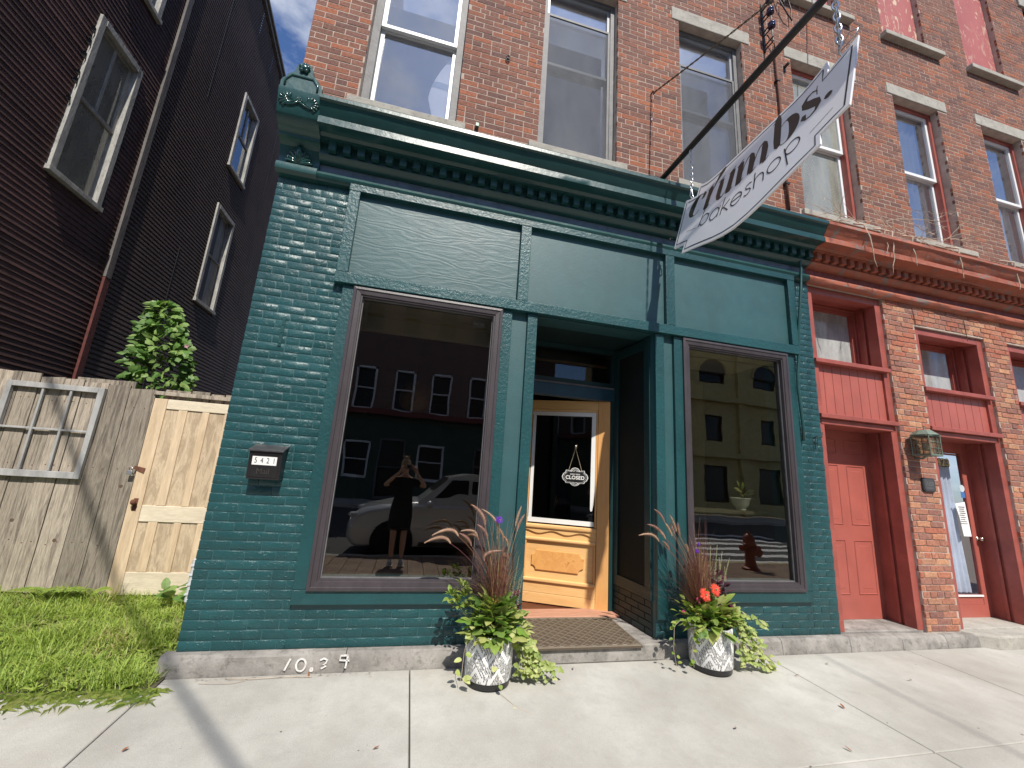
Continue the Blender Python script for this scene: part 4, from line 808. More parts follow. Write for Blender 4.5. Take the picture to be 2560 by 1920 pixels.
m = MB(); m.prism([(6.36, -.17), (7.75, -.17), (7.75, .05), (6.11, .05), (6.20, -.06)], -.05, .132, 'z'); m.build('door_step', M_stone, NB, bevel=.02)
for a, b in ((7.76, 8.8), (8.805, 10.3), (10.31, 12.0)): ledge(a, b, NB)
m = MB(); m.prism([(7.296, .15), (7.350, .15), (7.350, .30), (7.335, .42), (7.342, .60), (7.325, .50), (7.31, .36), (7.296, .27)], .146, .151); m.prism([(7.258, .15), (7.30, .15), (7.30, .40), (7.285, .30), (7.27, .38)], .022, .0275); m.build('rotted_wood', M('pale_rotted_wood', (.42, .34, .2), .9, var=.4, ns=30, bs=.6), NB)
m = MB(); 
for x0, z0, z1 in ((6.10, 3.70, 3.95), (7.01, 3.62, 3.93)):
    m.tube([(x0, -.012, z1), (x0 + .006, -.014, (z0 + z1) / 2), (x0 + .012, -.012, z0)], .004, 5)
m.build('thin_cable', M_rust, NB)
# lantern, plaque
la = thing('wall_lantern', 'verdigris caged lantern on the brick pier between the red doors', 'lantern', (5.76, -.17, 2.15))
LX, LY = 5.77, -.14
m = MB(); m.prism([(LX - .105, LY - .075), (LX - .075, LY - .105), (LX + .075, LY - .105), (LX + .105, LY - .075), (LX + .105, LY + .075), (LX - .105, LY + .075)], 2.235, 2.25, 'z'); m.lathe([(.135, 2.25), (.125, 2.26), (.07, 2.305), (.04, 2.312), (.0, 2.313)], (LX, LY, 0), 8); m.tube([(LX, LY, 2.31), (LX, LY, 2.335), (LX + .015, LY, 2.35), (LX, LY, 2.36)], .006, 6)
m.build('cap', M_copper, la)
m = MB(); hx = .088
for z in (2.03, 2.10, 2.17, 2.235): m.tube([(LX - hx, LY - hx, z), (LX + hx, LY - hx, z), (LX + hx, LY + hx, z), (LX - hx, LY + hx, z), (LX - hx, LY - hx, z)], .004, 4)
for sx in (-1, 1):
    for sy in (-1, 1): m.tube([(LX + sx * hx, LY + sy * hx, 2.02), (LX + sx * hx, LY + sy * hx, 2.24)], .006, 5)
for q in (-.035, .035):
    m.tube([(LX + q, LY - hx, 2.03), (LX + q, LY - hx, 2.235)], .003, 4); m.tube([(LX + hx, LY + q, 2.03), (LX + hx, LY + q, 2.235)], .003, 4); m.tube([(LX - hx, LY + q, 2.03), (LX - hx, LY + q, 2.235)], .003, 4)
m.build('cage', M_copper, la)
box('glass_body', LX - .082, LX + .082, LY - .082, LY + .082, 2.03, 2.235, glassmat('seeded_lantern_glass', (.8, .77, .68), .5, .05, dust=.3, dcol=(.3, .28, .2)), la); box('base', LX - .092, LX + .092, LY - .092, LY + .092, 2.01, 2.03, M_copper, la, bevel=.004)
m = MB(); m.tube([(LX, LY, 2.02), (LX, LY + .05, 1.985), (LX, -.0, 1.99)], .012, 6); m.build('bracket', M_copper, la); m = MB(); m.blob((LX, LY, 2.12), (.03, .03, .05), 10, 8); m.build('bulb', M('lamp_bulb', (.55, .5, .4), .3), la, smooth=True)
pq = thing('address_plaque', 'small dark square plaque with clipped corners on the brick pier', 'plaque', (5.91, -.01, 1.69))
oc = [(-.095, -.055), (-.07, -.08), (.07, -.08), (.095, -.055), (.095, .055), (.07, .08), (-.07, .08), (-.095, .055)]
m = MB(); m.prism([(5.912 + u, 1.692 + v) for u, v in oc], -.028, -.004); m.build('plate', M('dark_bronze', (.055, .055, .06), .45, .5), pq, bevel=.004)
m = MB(); m.prism([(5.912 + u * .82, 1.692 + v * .82) for u, v in oc], -.030, -.0285); m.build('field', M('plaque_field', (.075, .075, .08), .6, .3), pq)
m = MB(); strokes(m, [[(-.05, -.01), (-.03, .03), (-.01, -.01)], arc(.02, .01, .02, .02, 0, 360, 10), [(.045, .03), (.06, .03), (.05, -.01)], [(-.05, -.035), (.05, -.035)]], .006, lambda u, v: (5.912 + u, -.0312, 1.692 + v)); m.build('relief', M('plaque_relief', (.2, .2, .2), .5, .3), pq)

# insulator rack, riser pipe, coiled cable on the wall
rk = thing('insulator_rack', 'iron rack with dark glass insulators high on the brick wall', 'insulator rack', (4.15, -.06, 7.8))
m = MB(); m.box(4.07, 4.10, -.02, .0, 7.36, 8.20)
for k, z in enumerate((7.46, 7.70, 7.94, 8.14)): m.tube([(4.085, -.01, z), (4.085, -.16, z)], .010, 5); m.tube([(4.085, -.01, z - .07), (4.085, -.16, z - .07)], .010, 5)
m.tube([(4.085, -.145, 7.36), (4.085, -.145, 8.25)], .008, 6); m.build('rack', M_iron, rk)
for z in (7.665, 7.905, 8.10): MB().lathe([(.02, -.04), (.045, -.035), (.045, -.012), (.028, 0), (.045, .012), (.045, .035), (.02, .04)], (4.085, -.145, z - .0), 14).build('insulator', M('cobalt_glaze', (.01, .012, .05), .12), rk, smooth=True)
cd = thing('cable_loop', 'black cable coiled in a loop under the boarded window sill', 'cable', (4.42, -.05, 8.35))
m = MB(); m.tube([(4.30, -.06, 8.62), (4.33, -.06, 8.45), (4.37, -.07, 8.28), (4.47, -.07, 8.12), (4.56, -.05, 8.06), (4.57, -.05, 8.25), (4.52, -.06, 8.40), (4.40, -.07, 8.48), (4.36, -.08, 8.36), (4.41, -.08, 8.27), (4.42, -.08, 8.42)], .010, 6); m.build('loop', M_iron, cd, smooth=True)
rp = thing('riser_pipe', 'thin rusty riser pipe running down the brick wall behind the hanging sign', 'pipe', (4.23, -.03, 4.95))
m = MB(); m.tube([(4.235, -.035, 7.50), (4.238, -.03, 6.6), (4.222, -.035, 5.5), (4.228, -.03, 4.93)], .016, 8); m.tube([(4.10, -.05, 7.62), (4.20, -.06, 7.50), (4.235, -.035, 7.42)], .008, 6); m.build('pipe', M_rust, rp, smooth=True)
for z in (5.3, 6.1, 6.9): box('strap', 4.20, 4.262, -.052, .0, z, z + .02, M_iron, rp)
bk = thing('wall_bracket', 'small black iron bracket on the brick between the pipe and the fourth window', 'bracket', (4.46, -.03, 7.2)); box('plate', 4.38, 4.42, -.01, 0, 7.15, 7.25, M_iron, bk); box('arm', 4.385, 4.415, -.08, -.01, 7.21, 7.235, M_iron, bk)

# dry vine along the cornice
vn = thing('dry_vine', 'bare leafless vine twigs tangled over the red cornice', 'vine', (5.3, -.2, 4.9))
m = MB(); rr = random.Random(12)
def twig(p, d, L, r, depth):
    pts = [Vector(p)]; dd = Vector(d).normalized(); n = 7
    for k in range(n):
        dd = (dd + Vector((rr.uniform(-.22, .22), rr.uniform(-.14, .14), rr.uniform(-.25, .22)))).normalized(); q = pts[-1] + dd * L / n
        if q.y > -.03: q.y = -.03
        pts.append(q)
    m.tube(pts, [r * (1 - .75 * k / n) for k in range(n + 1)], 4, False)
    if depth > 0:
        for k in range(rr.randint(2, 4)):
            i = rr.randint(1, n - 1); twig(pts[i], dd + Vector((rr.uniform(-1, 1), rr.uniform(-.7, .2), rr.uniform(-.8, .8))), L * rr.uniform(.35, .65), r * .6, depth - 1)
for k in range(13): twig((rr.uniform(4.55, 6.9), -.22 + rr.uniform(-.1, .1), 4.86 + rr.uniform(-.02, .06)), (rr.choice((-1, 1, 1)), rr.uniform(-.2, .1), rr.uniform(-.1, .25)), rr.uniform(.5, 1.1), .006, 2)
for x0, l in ((4.98, .55), (5.42, .55), (5.75, .38), (6.55, .42), (7.55, .40), (8.0, .35), (5.3, .3)):
    p = Vector((x0, -.34, 4.70)); pts = [p + Vector((.05, .15, .12)), p]
    for k in range(6): pts.append(pts[-1] + Vector((rr.uniform(-.035, .03), rr.uniform(-.02, .015), -l / 6)))
    m.tube(pts, [.011, .010, .009, .008, .007, .006, .005, .002], 5, False)
m.build('twigs', M_twig, vn, kind='stuff')

# ================================================================== DARK BUILDING ON THE LEFT
LBX = -4.60
LB = thing('dark_sided_building', 'tall shaded building with dark brick print and ribbed siding', 'building', (LBX, 0, 0))
WA = [(1.80, 2.65, 4.70, 7.03), (1.80, 2.65, 8.02, 10.3)]; WBW = [(5.40, 6.22, 7.70, 9.60), (5.38, 6.22, 4.52, 6.73)]
m = MB(); m.prism([(-.15, 0), (15, 0), (15, 9.45), (3.15, 12.53), (-.15, 12.53)], -9.0, LBX - .245, 'x'); m.build('side_wall', M_dark, LB)
# narrow lapped courses printed as brick; each course its own strip
z = .0; rr = random.Random(14); k = 0
while z < 12.4:
    for a, b in ((-.15, 3.06),):
        cuts = [(a, b)]
        for (h0, h1, hz0, hz1) in WA:
            if hz0 - .07 < z < hz1: cuts = [(p, q) for (u, v) in cuts for (p, q) in ((u, min(v, h0 + rr.uniform(-.02, 0))), (max(u, h1 + rr.uniform(0, .015)), v)) if q - p > .05]
        for u, v in cuts:
            m = MB(); o_ = rr.uniform(0, .003); m.cr = 0
            if z > 2.0:
                t = u - (k % 2) * .1
                while t < v:
                    p, q = max(t, u), min(t + .198, v)
                    if q > p: m.add([(LBX + .011 + o_, p, z), (LBX + .011 + o_, q, z), (LBX + .002, q, z + .074), (LBX + .002, p, z + .074), (LBX - .012, p, z), (LBX - .012, q, z)], [(0, 3, 2, 1), (0, 1, 5, 4)])
                    t += .2005
            else: m.add([(LBX + .011, u, z), (LBX + .011, v, z), (LBX + .002, v, z + .074), (LBX + .002, u, z + .074)], [(0, 3, 2, 1)])
            m.build('siding_course', M_siding, LB)
    z += .0715; k += 1
# ribbed metal siding on the rear part, one folded sheet (ribs run level)
pitch = .072; zt = lambda y: 12.0 - .26 * (y - 5.18)
def ribs(y0, y1, z0, z1f):
    m = MB(); z = z0; n = 0
    while z < z1f(y0):
        yy = y1 if z + pitch < z1f(y1) else y0 + (y1 - y0) * max(0, (z1f(y0) - z - pitch)) / max(1e-6, (z1f(y0) - z1f(y1)))
        if yy > y0 + .02: m.add([(LBX + .014, y0, z), (LBX + .014, yy, z), (LBX + .013, y0, z + pitch * .5), (LBX + .013, yy, z + pitch * .5), (LBX - .004, y0, z + pitch * .72), (LBX - .004, yy, z + pitch * .72), (LBX - .002, y0, z + pitch * .95), (LBX - .002, yy, z + pitch * .95), (LBX + .014, y0, z + pitch), (LBX + .014, yy, z + pitch)], [(2 * i, 2 * i + 1, 2 * i + 3, 2 * i + 2) for i in range(4)])
        z += pitch
    return m
mm = MB()
for seg in ((3.18, 5.38, 0, zt), (6.23, 15.0, 0, zt)): q = ribs(*seg); mm.add(q.v, q.f)
for a, b in ((0, 4.50), (6.75, 7.68)): q = ribs(5.381, 6.229, a, (lambda y, b=b: b)); mm.add(q.v, q.f)
q = ribs(5.381, 6.229, 9.62, zt); mm.add(q.v, q.f)
mm.build('ribbed_siding', M_rib, LB, kind='stuff')
for ys, za, zb_ in ((4.55, .0, 5.2), (7.35, 2.0, 11.2), (4.2, 8.2, 10.9), (8.9, 5.0, 10.7)): box('seam_strip', LBX + .008, LBX + .019, ys, ys + .012, za, zb_, M_dark, LB)
box('corner_board', LBX - .01, LBX + .045, 3.07, 3.18, 3.9, 12.5, M_trimb, LB); box('corner_board', LBX - .01, LBX + .042, 3.075, 3.178, .0, 3.898, M_trimr, LB)
m = MB(); 
for off, w_, t_ in ((0, .10, .07), (.10, .06, .12)):
    m.add([(LBX + t_, y, zt(y) + off + d) for y in (3.1, 15) for d in (0, w_)] + [(LBX - .02, y, zt(y) + off + d) for y in (3.1, 15) for d in (0, w_)], [(0, 1, 3, 2), (0, 2, 6, 4), (1, 5, 7, 3), (4, 6, 7, 5)])
m.build('rake_board', M_trimb, LB)
def swin(y0, y1, z0, z1, boarded=False, cas=.085, glass=None):
    # old sash window on the shaded side wall, facing +x
    m = MB(); X = LBX + .015; rec = LBX - .10
    def bx(y_0, y_1, z_0, z_1, xa, xb): m.box(xa, xb, y_0, y_1, z_0, z_1)
    bx(y0, y0 + cas, z0, z1, rec, X + .03); bx(y1 - cas, y1, z0, z1, rec, X + .03); bx(y0 + cas, y1 - cas, z1 - cas, z1, rec, X + .035); bx(y0 - .02, y1 + .02, z0 - .03, z0 + .035, rec, X + .05)
    w = m.build('window', M_oldframe, LB, bevel=.004)
    a, b = y0 + cas, y1 - cas; mid = (z0 + z1) / 2
    m = MB()
    for c, d, xo in ((z0 + .035, mid + .02, -.055), (mid - .02, z1 - cas, -.02)):
        xa, xb = LBX + xo - .03, LBX + xo
        m.box(xa, xb, a, a + .045, c, d); m.box(xa, xb, b - .045, b, c, d); m.box(xa, xb, a + .045, b - .045, c, c + .045); m.box(xa, xb, a + .045, b - .045, d - .04, d)
        if not boarded: m.box(xa + .004, xb - .002, (a + b) / 2 - .012, (a + b) / 2 + .012, c + .045, d - .04)
    m.build('sash', M_oldframe, w)
    if boarded: box('warped_board', LBX - .06, LBX - .045, a + .02, (a + b) / 2 - .01, z0 + .06, z1 - cas - .03, M('grey_board', (.10, .105, .11), .85, var=.3, bs=.3, stretch=(1, 1, .2)), w); box('warped_board', LBX - .064, LBX - .05, (a + b) / 2, b - .02, z0 + .06, z1 - cas - .03, M_oldframe, w)
    else:
        box('pane', LBX - .050, LBX - .047, a + .04, b - .04, z0 + .06, z1 - cas - .03, glass or G_old, w); box('curtain', LBX - .22, LBX - .20, a, b, z0, z1, M('yellowed_blind', (.20, .19, .12), .9, var=.4, ns=1.5, stretch=(1, 2, .3)), w)
for i, (a, b, c, d) in enumerate(WA): swin(a, b, c, d)
swin(*WBW[0], glass=G_sky); swin(*WBW[1], boarded=True)
m = MB(); rr = random.Random(77)
for k in range(60):    # torn edges of siding round the old windows
    a, b, c, d = WA[k % 2]; e = rr.choice((0, 1, 2)); y = (a - .03, rr.uniform(a, b), b + .02)[e]; z = rr.uniform(c, d) if e != 1 else d + .03; s_ = rr.uniform(.02, .06); x = LBX + rr.uniform(.012, .03)
    m.add([(x, y - s_, z - s_ * .7), (x + .01, y + s_ * .5, z - s_), (x, y + s_ * .8, z + s_ * .8), (x + .006, y - s_ * .4, z + s_)], [(0, 1, 2, 3)])
m.build('torn_tar_paper', M_dark, LB, kind='stuff')
m = MB(); m.box(LBX + .0, LBX + .02, 1.15, 1.32, 3.46, 3.56); m.build('broken_patch', M('rubble_patch', (.2, .19, .16), .9, var=.5, ns=30), LB)

# ================================================================== FENCE, OLD DOOR, OLD SASH
FY = 1.40
fe = thing('plank_fence', 'weathered grey vertical board fence closing the side lot', 'fence', (-3.3, FY, 0))
edges = [-4.58, -4.42, -4.24, -4.10, -3.93, -3.857, -3.698, -3.50, -3.33, -3.121, -2.926, -2.690]; rr = random.Random(15)
for i in range(len(edges) - 1):
    a, b = edges[i] + .003, edges[i + 1] - .003; t = 2.235 - .012 * i + rr.uniform(-.012, .012); bo = rr.uniform(.12, .17)
    m = MB(); tb = rr.uniform(-.01, .01); m.cr = 0; y = FY + rr.uniform(-.004, .006)
    m.prism([(a, bo), (b, bo + rr.uniform(-.01, .01)), (b + rr.uniform(-.002, .002), t + tb), (a, t - tb)], y, y + .022); pk = m.build('plank', M_old, fe, bevel=.002)
    for nz_ in (.58, 1.30, 1.92):
        for nx_ in (.3, .72):
            nl = MB(); nl.lathe([(0, .003), (.0045, .003), (.005, 0)], (a + (b - a) * nx_, y, nz_ + rr.uniform(-.02, .02)), 8, axis=(0, -1, 0)); nl.build('nail', M_rust, pk)
    if i in (6, 8, 10, 5): kn = MB(); kn.lathe([(0, .0015), (.012, .0015), (.017, 0)], (a + (b - a) * .6, y, rr.uniform(.4, 1.2)), 12, axis=(0, -1, 0)); kn.build('knot', M('dark_knot', (.10, .065, .04), .8), pk)
for i, (a, b) in enumerate(((-3.42, -3.05), (-3.05, -2.90), (-2.62, -2.38), (-2.375, -2.20), (-2.19, -2.06), (-2.05, -1.93), (-1.925, -1.45))):
    box('plank', a + .003, b - .003, FY + .026, FY + .045, 1.9, 2.16 - .004 * i + rr.uniform(-.01, .01) + (.03 if i < 2 else 0), M_old, fe, bevel=.002)
for z in (.5, 1.85): box('rail', -4.58, -1.5, FY + .05, FY + .09, z, z + .09, M_old, fe)
box('cap_strip', -2.70, -1.45, FY - .012, FY + .02, 2.075, 2.115, M_old, fe, bevel=.003); box('post', -1.60, -1.50, FY + .05, FY + .15, 0, 2.05, M_old, fe)
od = thing('old_wooden_door', 'bare pine panelled door hung as a gate at the fence end', 'door', (-2.15, FY, .12))
dx0, dx1 = -2.672, -1.62; z0, z1 = .125, 2.035; y0 = FY - .03
def ob(name, a, b, c, d, mat, yy=0, th=.035, bevel=.004): return box(name, a, b, y0 + yy, y0 + th, c, d, mat, od, bevel=bevel)
ob('stile', dx0, -2.552, z0, z1, M_pine); ob('stile', -1.74, dx1, z0, z1, M_pine); ob('rail', -2.55, -1.742, 1.932, z1 - .001, M_pinel, .001); ob('rail', -2.55, -1.742, .80, .955, M_pinel, .001); ob('rail', -2.55, -1.742, z0, .33, M_pinel, .001)
for a, b in ((-2.434, -2.352), (-2.212, -2.145), (-2.0, -1.93)):
    ob('muntin', a, b, .957, 1.93, M_pine, .002); ob('muntin', a - .03, b - .03, .332, .798, M_pine, .002)
for a, b in ((-2.552, -2.434), (-2.352, -2.212), (-2.145, -2.0), (-1.93, -1.74)): box('door_panel', a - .002, b + .002, y0 + .014, y0 + .022, .955, 1.933, M_pined, od)
for a, b in ((-2.552, -2.464), (-2.382, -2.242), (-2.175, -2.03), (-1.96, -1.74)): box('door_panel', a - .002, b + .002, y0 + .014, y0 + .022, .33, .80, M_pined, od)
m = MB(); m.lathe([(0, .055), (.02, .055), (.028, .04), (.02, .025), (.009, .02), (.009, 0)], (-2.61, y0, .985), 14, axis=(0, -1, 0)); m.build('door_knob', M_rust, od, smooth=True); box('escutcheon', -2.628, -2.590, y0 - .004, y0, .90, 1.02, M_rust, od)
hs = thing('hasp_and_padlock', 'rusty hasp with small padlock joining the fence and the pine door', 'padlock', (-2.68, y0, 1.29))
m = MB(); m.prism([(-2.70, 1.305), (-2.60, 1.265), (-2.595, 1.315), (-2.69, 1.335)], y0 - .008, y0 - .003); m.build('hasp', M_rust, hs); box('lock_body', -2.735, -2.69, y0 - .03, y0 - .008, 1.245, 1.285, M_galv, hs, bevel=.004)
m = MB(); m.tube([(-2.725, y0 - .018, 1.28), (-2.725, y0 - .018, 1.31), (-2.712, y0 - .018, 1.322), (-2.70, y0 - .018, 1.31), (-2.70, y0 - .018, 1.28)], .004, 6); m.build('shackle', M_galv, hs)
sf = thing('old_window_sash', 'unglazed six light window sash hung on the plank fence', 'window frame', (-3.55, FY - .03, 1.63))
def sb(name, poly, y_a=-.045, y_b=-.006, mat=M_oldframe): m = MB(); m.prism(poly, FY + y_a, FY + y_b); return m.build(name, mat, sf, bevel=.003)
M_sash = M('silvered_sash_wood', (.34, .34, .335), .85, var=.25, ns=12, bs=.5, bsc=60, stretch=(1, 1, .3))
sl, sr, sb_, st = -3.925, -3.115, 1.175, 2.085
sb('stile', [(sl - .02, sb_), (sl + .045, sb_), (sl + .045, st), (sl, st)], mat=M_sash); sb('stile', [(sr - .055, sb_), (sr - .012, sb_), (sr, st), (sr - .055, st)], mat=M_sash)
sb('rail', [(sl + .046, st - .052), (sr - .056, st - .052), (sr - .056, st), (sl + .046, st)], mat=M_sash); sb('rail', [(sl + .046, sb_), (sr - .056, sb_), (sr - .056, sb_ + .062), (sl + .046, sb_ + .062)], mat=M_sash)
for x in (-3.628, -3.395): sb('glazing_bar', [(x - .010, sb_ + .063), (x + .010, sb_ + .063), (x + .010, st - .053), (x - .010, st - .053)], -.038, -.015, M_sash)
for a, b in ((sl + .046, -3.639), (-3.617, -3.406), (-3.384, sr - .056)): sb('glazing_bar', [(a, 1.625), (b, 1.625), (b, 1.645), (a, 1.645)], -.037, -.016, M_sash)
ds = thing('plastic_downspout', 'short pale grey ribbed downspout end beside the green brick corner', 'downspout', (-1.775, .9, .3))
m = MB(); pr = [(-.035, -.03), (-.02, -.045), (.02, -.045), (.035, -.03), (.035, .03), (-.035, .03)]
m.prism([(-1.775 + u, .92 + v) for u, v in pr], .20, .56, 'z'); m.build('pipe', M_plastic, ds, bevel=.004)
for z in (.26, .34, .42, .50): box('rib', -1.812, -1.738, .868, .955, z, z + .012, M_plastic, ds)

# ================================================================== HANGING SIGN
br_ = thing('sign_bar', 'long black steel bar projecting from the wall above the green cornice', 'sign bracket', (2.43, 0, 4.92))
m = MB(); m.tube([(2.43, .0, 4.905), (2.445, -2.75, 4.872)], .030, 10); m.build('bar', M_iron, br_, smooth=True)
box('wall_plate', 2.30, 2.54, -.012, .0, 4.86, 4.96, M_iron, br_, bevel=.003)
for x in (2.325, 2.37, 2.50): MB().blob((x, -.016, 4.91), .014, 8, 6).build('bolt', M_galv, br_, smooth=True)
gw = thing('stay_wire', 'twisted stay wire from the wall anchor to the outer end of the sign bar', 'wire', (2.33, -.02, 6.1))
m = MB(); A_, B_ = Vector((2.335, -.04, 6.08)), Vector((2.445, -2.62, 4.92))
for ph in (0, math.pi):
    m.tube([A_.lerp(B_, i / 120) + Vector((math.cos(i * .9 + ph) * .006, 0, math.sin(i * .9 + ph) * .006 - .03 * math.sin(i / 120 * math.pi))) for i in range(121)], .0055, 4)
m.build('wire', M('aged_galvanised_wire', (.16, .13, .10), .6, .6), gw); m = MB(); m.tube([(2.33, 0, 6.10), (2.33, -.05, 6.10), (2.345, -.06, 6.07), (2.33, -.05, 6.05)], .009, 6); m.build('eye_bolt', M_rust, gw)
m = MB(); m.blob((2.33, -.01, 5.72), (.012, .012, .02), 8, 6); m.build('wall_clip', M_galv, gw)
sg = thing('hanging_shop_sign', 'white bracket shaped shop sign reading crumbs. bakeshop hanging by chains', 'sign', (2.45, -1.25, 4.35))
S_up = Vector((.2562, 0, .9666)).normalized(); S_h = Vector((0, -1, 0)); S_n = S_h.cross(S_up); S_n = S_n if S_n.x < 0 else -S_n; S_0 = Vector((2.45, -.43, 4.357))
def sp(u, v, t=0): p = S_0 + S_h * u + S_up * v + S_n * t; return (p.x, p.y, p.z)
half = [(.85, -.052), (.60, -.052), (.43, -.046), (.34, -.03), (.27, .0), (.205, .037), (.195, -.035), (.192, -.088), (.10, -.055), (0, .0), (.0, -.30), (.0, -.60), (.09, -.625), (.178, -.655), (.165, -.75), (.31, -.79), (.45, -.835), (.60, -.885), (.72, -.915), (.85, -.93)]
full = half + [(1.70 - u, v) for u, v in reversed(half[1:-1])]
m = MB(); n = len(full)
m.add([sp(u, v, t) for t in (0, -.014) for u, v in full], [tuple(range(n)), tuple(range(2 * n - 1, n - 1, -1))] + [(i, i + n, (i + 1) % n + n, (i + 1) % n) for i in range(n)])
m.build('board', [M_signw], sg)
def inset(poly, d):
    o = []; n = len(poly)
    for i in range(n):
        a, b, c = Vector(poly[i - 1]), Vector(poly[i]), Vector(poly[(i + 1) % n]); e1 = (b - a).normalized(); e2 = (c - b).normalized(); n1 = Vector((-e1.y, e1.x)); n2 = Vector((-e2.y, e2.x)); nn = (n1 + n2); l = nn.length_squared
        nn = nn * (2 / l) if l > .15 else nn; nn = nn * d
        if nn.length > 2.2 * abs(d): nn = nn.normalized() * 2.2 * abs(d)
        o.append((b.x + nn.x, b.y + nn.y))
    return o
bd = inset(full, .032)
if min(p[0] for p in bd) < 0: bd = inset(full, -.032)
for side, t in (('front', .0012), ('back', -.0152)):
    m = MB(); strokes(m, [bd + bd[:2]], .011, lambda u, v, t=t: sp(u, v, t)); m.build('border_line', M_black, sg)
# fat-face lettering: ribbons with varying width, unit = x-height
def gl(paths, u0, v0, k, rot, kx=1.0):
    o = []; c_, s_ = math.cos(rot), math.sin(rot)
    for p in paths:
        q = []
        for pt in p:
            x, y = pt[0] * k * kx, pt[1] * k; q.append((u0 + x * c_ - y * s_, v0 + x * s_ + y * c_, (pt[2] if len(pt) > 2 else .05) * k))
        o.append(q)
    return o
F = .27
def stem(x, h=1.0, top=True, y0=0): 
    return [[(x + .04 * y0, y0, F * .9), (x + .02, .1, F), (x, .5, F), (x, h - .12, F * .98), (x + .0, h - .02, F * .8)], [(x - F * .75, h - .10, .035), (x - F * .2, h - .015, .07), (x + F * .42, h + .10, .03)], [(x - F * .1, .03, .10), (x + F * .45, .025, .05), (x + F * .95, .12, .025)]]
def bow(x0, x1, f=F): return [[(x0, .38, .03), (x0 + .08, .72, .04), (x0 + .2, .93, .06), ((x0 + x1) / 2 + .1, .99, .12), (x1 - .06, .86, f * .8), (x1, .6, f), (x1, .3, f), (x1 - .0, .05, f * .9)], [(x1 + .0, .03, .10), (x1 + f * .55, .03, .05), (x1 + f * 1.0, .13, .025)]]
GL = {'c': (1.02, [arc(.50, .48, .40, .47, 62, 318, 26, lambda t: .035 + .37 * max(0, -math.cos(rad(t + 6))) ** 1.3), [(.74, .97, .07), (.83, .86, .2), (.79, .74, .19), (.70, .66, .06)]]),
      'r': (.80, stem(.28) + [[(.40, .40, .03), (.47, .75, .05), (.58, 1.05, .10), (.72, 1.28, .22), (.86, 1.42, .26), (.95, 1.49, .13), (.99, 1.50, .03)]]),
      'u': (1.22, [[(.28, .95, F * .8), (.28, .6, F), (.28, .3, F), (.32, .12, F * .8), (.44, .02, .12), (.60, .03, .05), (.74, .16, .035), (.80, .4, .03)], [(.06, .92, .035), (.2, .975, .06), (.40, 1.08, .03)]] + stem(.92)),
      'm': (1.86, stem(.28) + bow(.42, .90) + bow(1.04, 1.52)), 'b': (1.22, [[(.30, 1.62, .03), (.28, 1.5, .2), (.28, 1.25, F), (.28, .5, F), (.30, .15, F * .85), (.36, .04, .14)], [(.06, 1.35, .03), (.2, 1.42, .06), (.31, 1.62, .02)]] + [arc(.63, .46, .36, .50, 150, -150, 26, lambda t: .03 + .33 * max(0, math.cos(rad(t - 4))) ** 1.2)]),
      's': (.80, [[(.66, .66, .03), (.67, .93, .03), (.70, 1.06, .02)], [(.67, .86, .04), (.52, .98, .06), (.32, .97, .09), (.20, .84, .17), (.24, .68, .27), (.42, .52, .30), (.60, .36, .28), (.67, .2, .18), (.56, .05, .09), (.36, .0, .05), (.2, .04, .05), (.12, .2, .18), (.16, .3, .12)]]),
      '.': (.42, [[(.05, .10, .03), (.10, .10, .17), (.19, .10, .22), (.28, .10, .17), (.33, .10, .03)]])}
arcf = lambda u: -.452 + .115 * ((u - .88) / .74) ** 2
u = .13; k = .236; KX = .845
for side, t in (('front', .0014),):
    for ch in 'crumbs.':
        adv, ps = GL[ch]; adv *= KX; uc = u + adv * k * .45; sl_ = math.atan(.115 * 2 * (uc - .88) / .74 ** 2) * .8; m = MB(); strokes(m, gl(ps, u, arcf(uc) + .0 - math.sin(sl_) * adv * k * .5, k, sl_, KX), .01, lambda a, b, t=t: sp(a, b, t)); m.build('letter_' + {'.': 'dot'}.get(ch, ch) if False else 'letter', M_brownink, sg); u += adv * k * 1.0
TL = {'b': (.92, [[(.04, 1.75), (.04, 0)], arc(.46, .44, .42, .44, 0, 360, 22)]), 'a': (.98, [arc(.46, .44, .42, .44, 0, 360, 22), [(.88, .9), (.88, 0)]]), 'k': (.74, [[(.05, 1.75), (.05, 0)], [(.62, .92), (.07, .42)], [(.2, .5), (.72, 0)]]),
      'e': (.95, [arc(.46, .44, .42, .44, -35, 0, 3)[::-1] + [], [(.05, .46), (.88, .46)] + arc(.46, .44, .42, .44, 3, 320, 22)]), 's': (.62, [[(.52, .82), (.36, .9), (.16, .86), (.08, .68), (.2, .52), (.42, .42), (.52, .24), (.42, .06), (.2, 0), (.04, .1)]]),
      'h': (.80, [[(.05, 1.75), (.05, 0)], [(.05, .45)] + arc(.37, .52, .32, .38, 165, 0, 10) + [(.69, 0)]]), 'o': (.98, [arc(.46, .44, .42, .44, 0, 360, 22)]), 'p': (.95, [[(.04, .9), (.04, -.75)], arc(.46, .44, .42, .44, 0, 360, 22)])}
arcf2 = lambda u: -.672 + .125 * ((u - .88) / .58) ** 2
u = .345; k = .123
for ch in 'bakeshop':
    adv, ps = TL[ch]; uc = u + adv * k * .5; sl_ = math.atan(.125 * 2 * (uc - .88) / .58 ** 2) * .85
    m = MB(); strokes(m, gl([[(p_[0], p_[1] * (.8 if p_[1] > 1 else 1), .085) for p_ in path] for path in ps if len(path) > 1], u, arcf2(uc) - math.sin(sl_) * adv * k * .5, k, sl_, 1.08), .01, lambda a, b: sp(a, b, .0014)); m.build('letter', M_black, sg); u += adv * k * 1.25
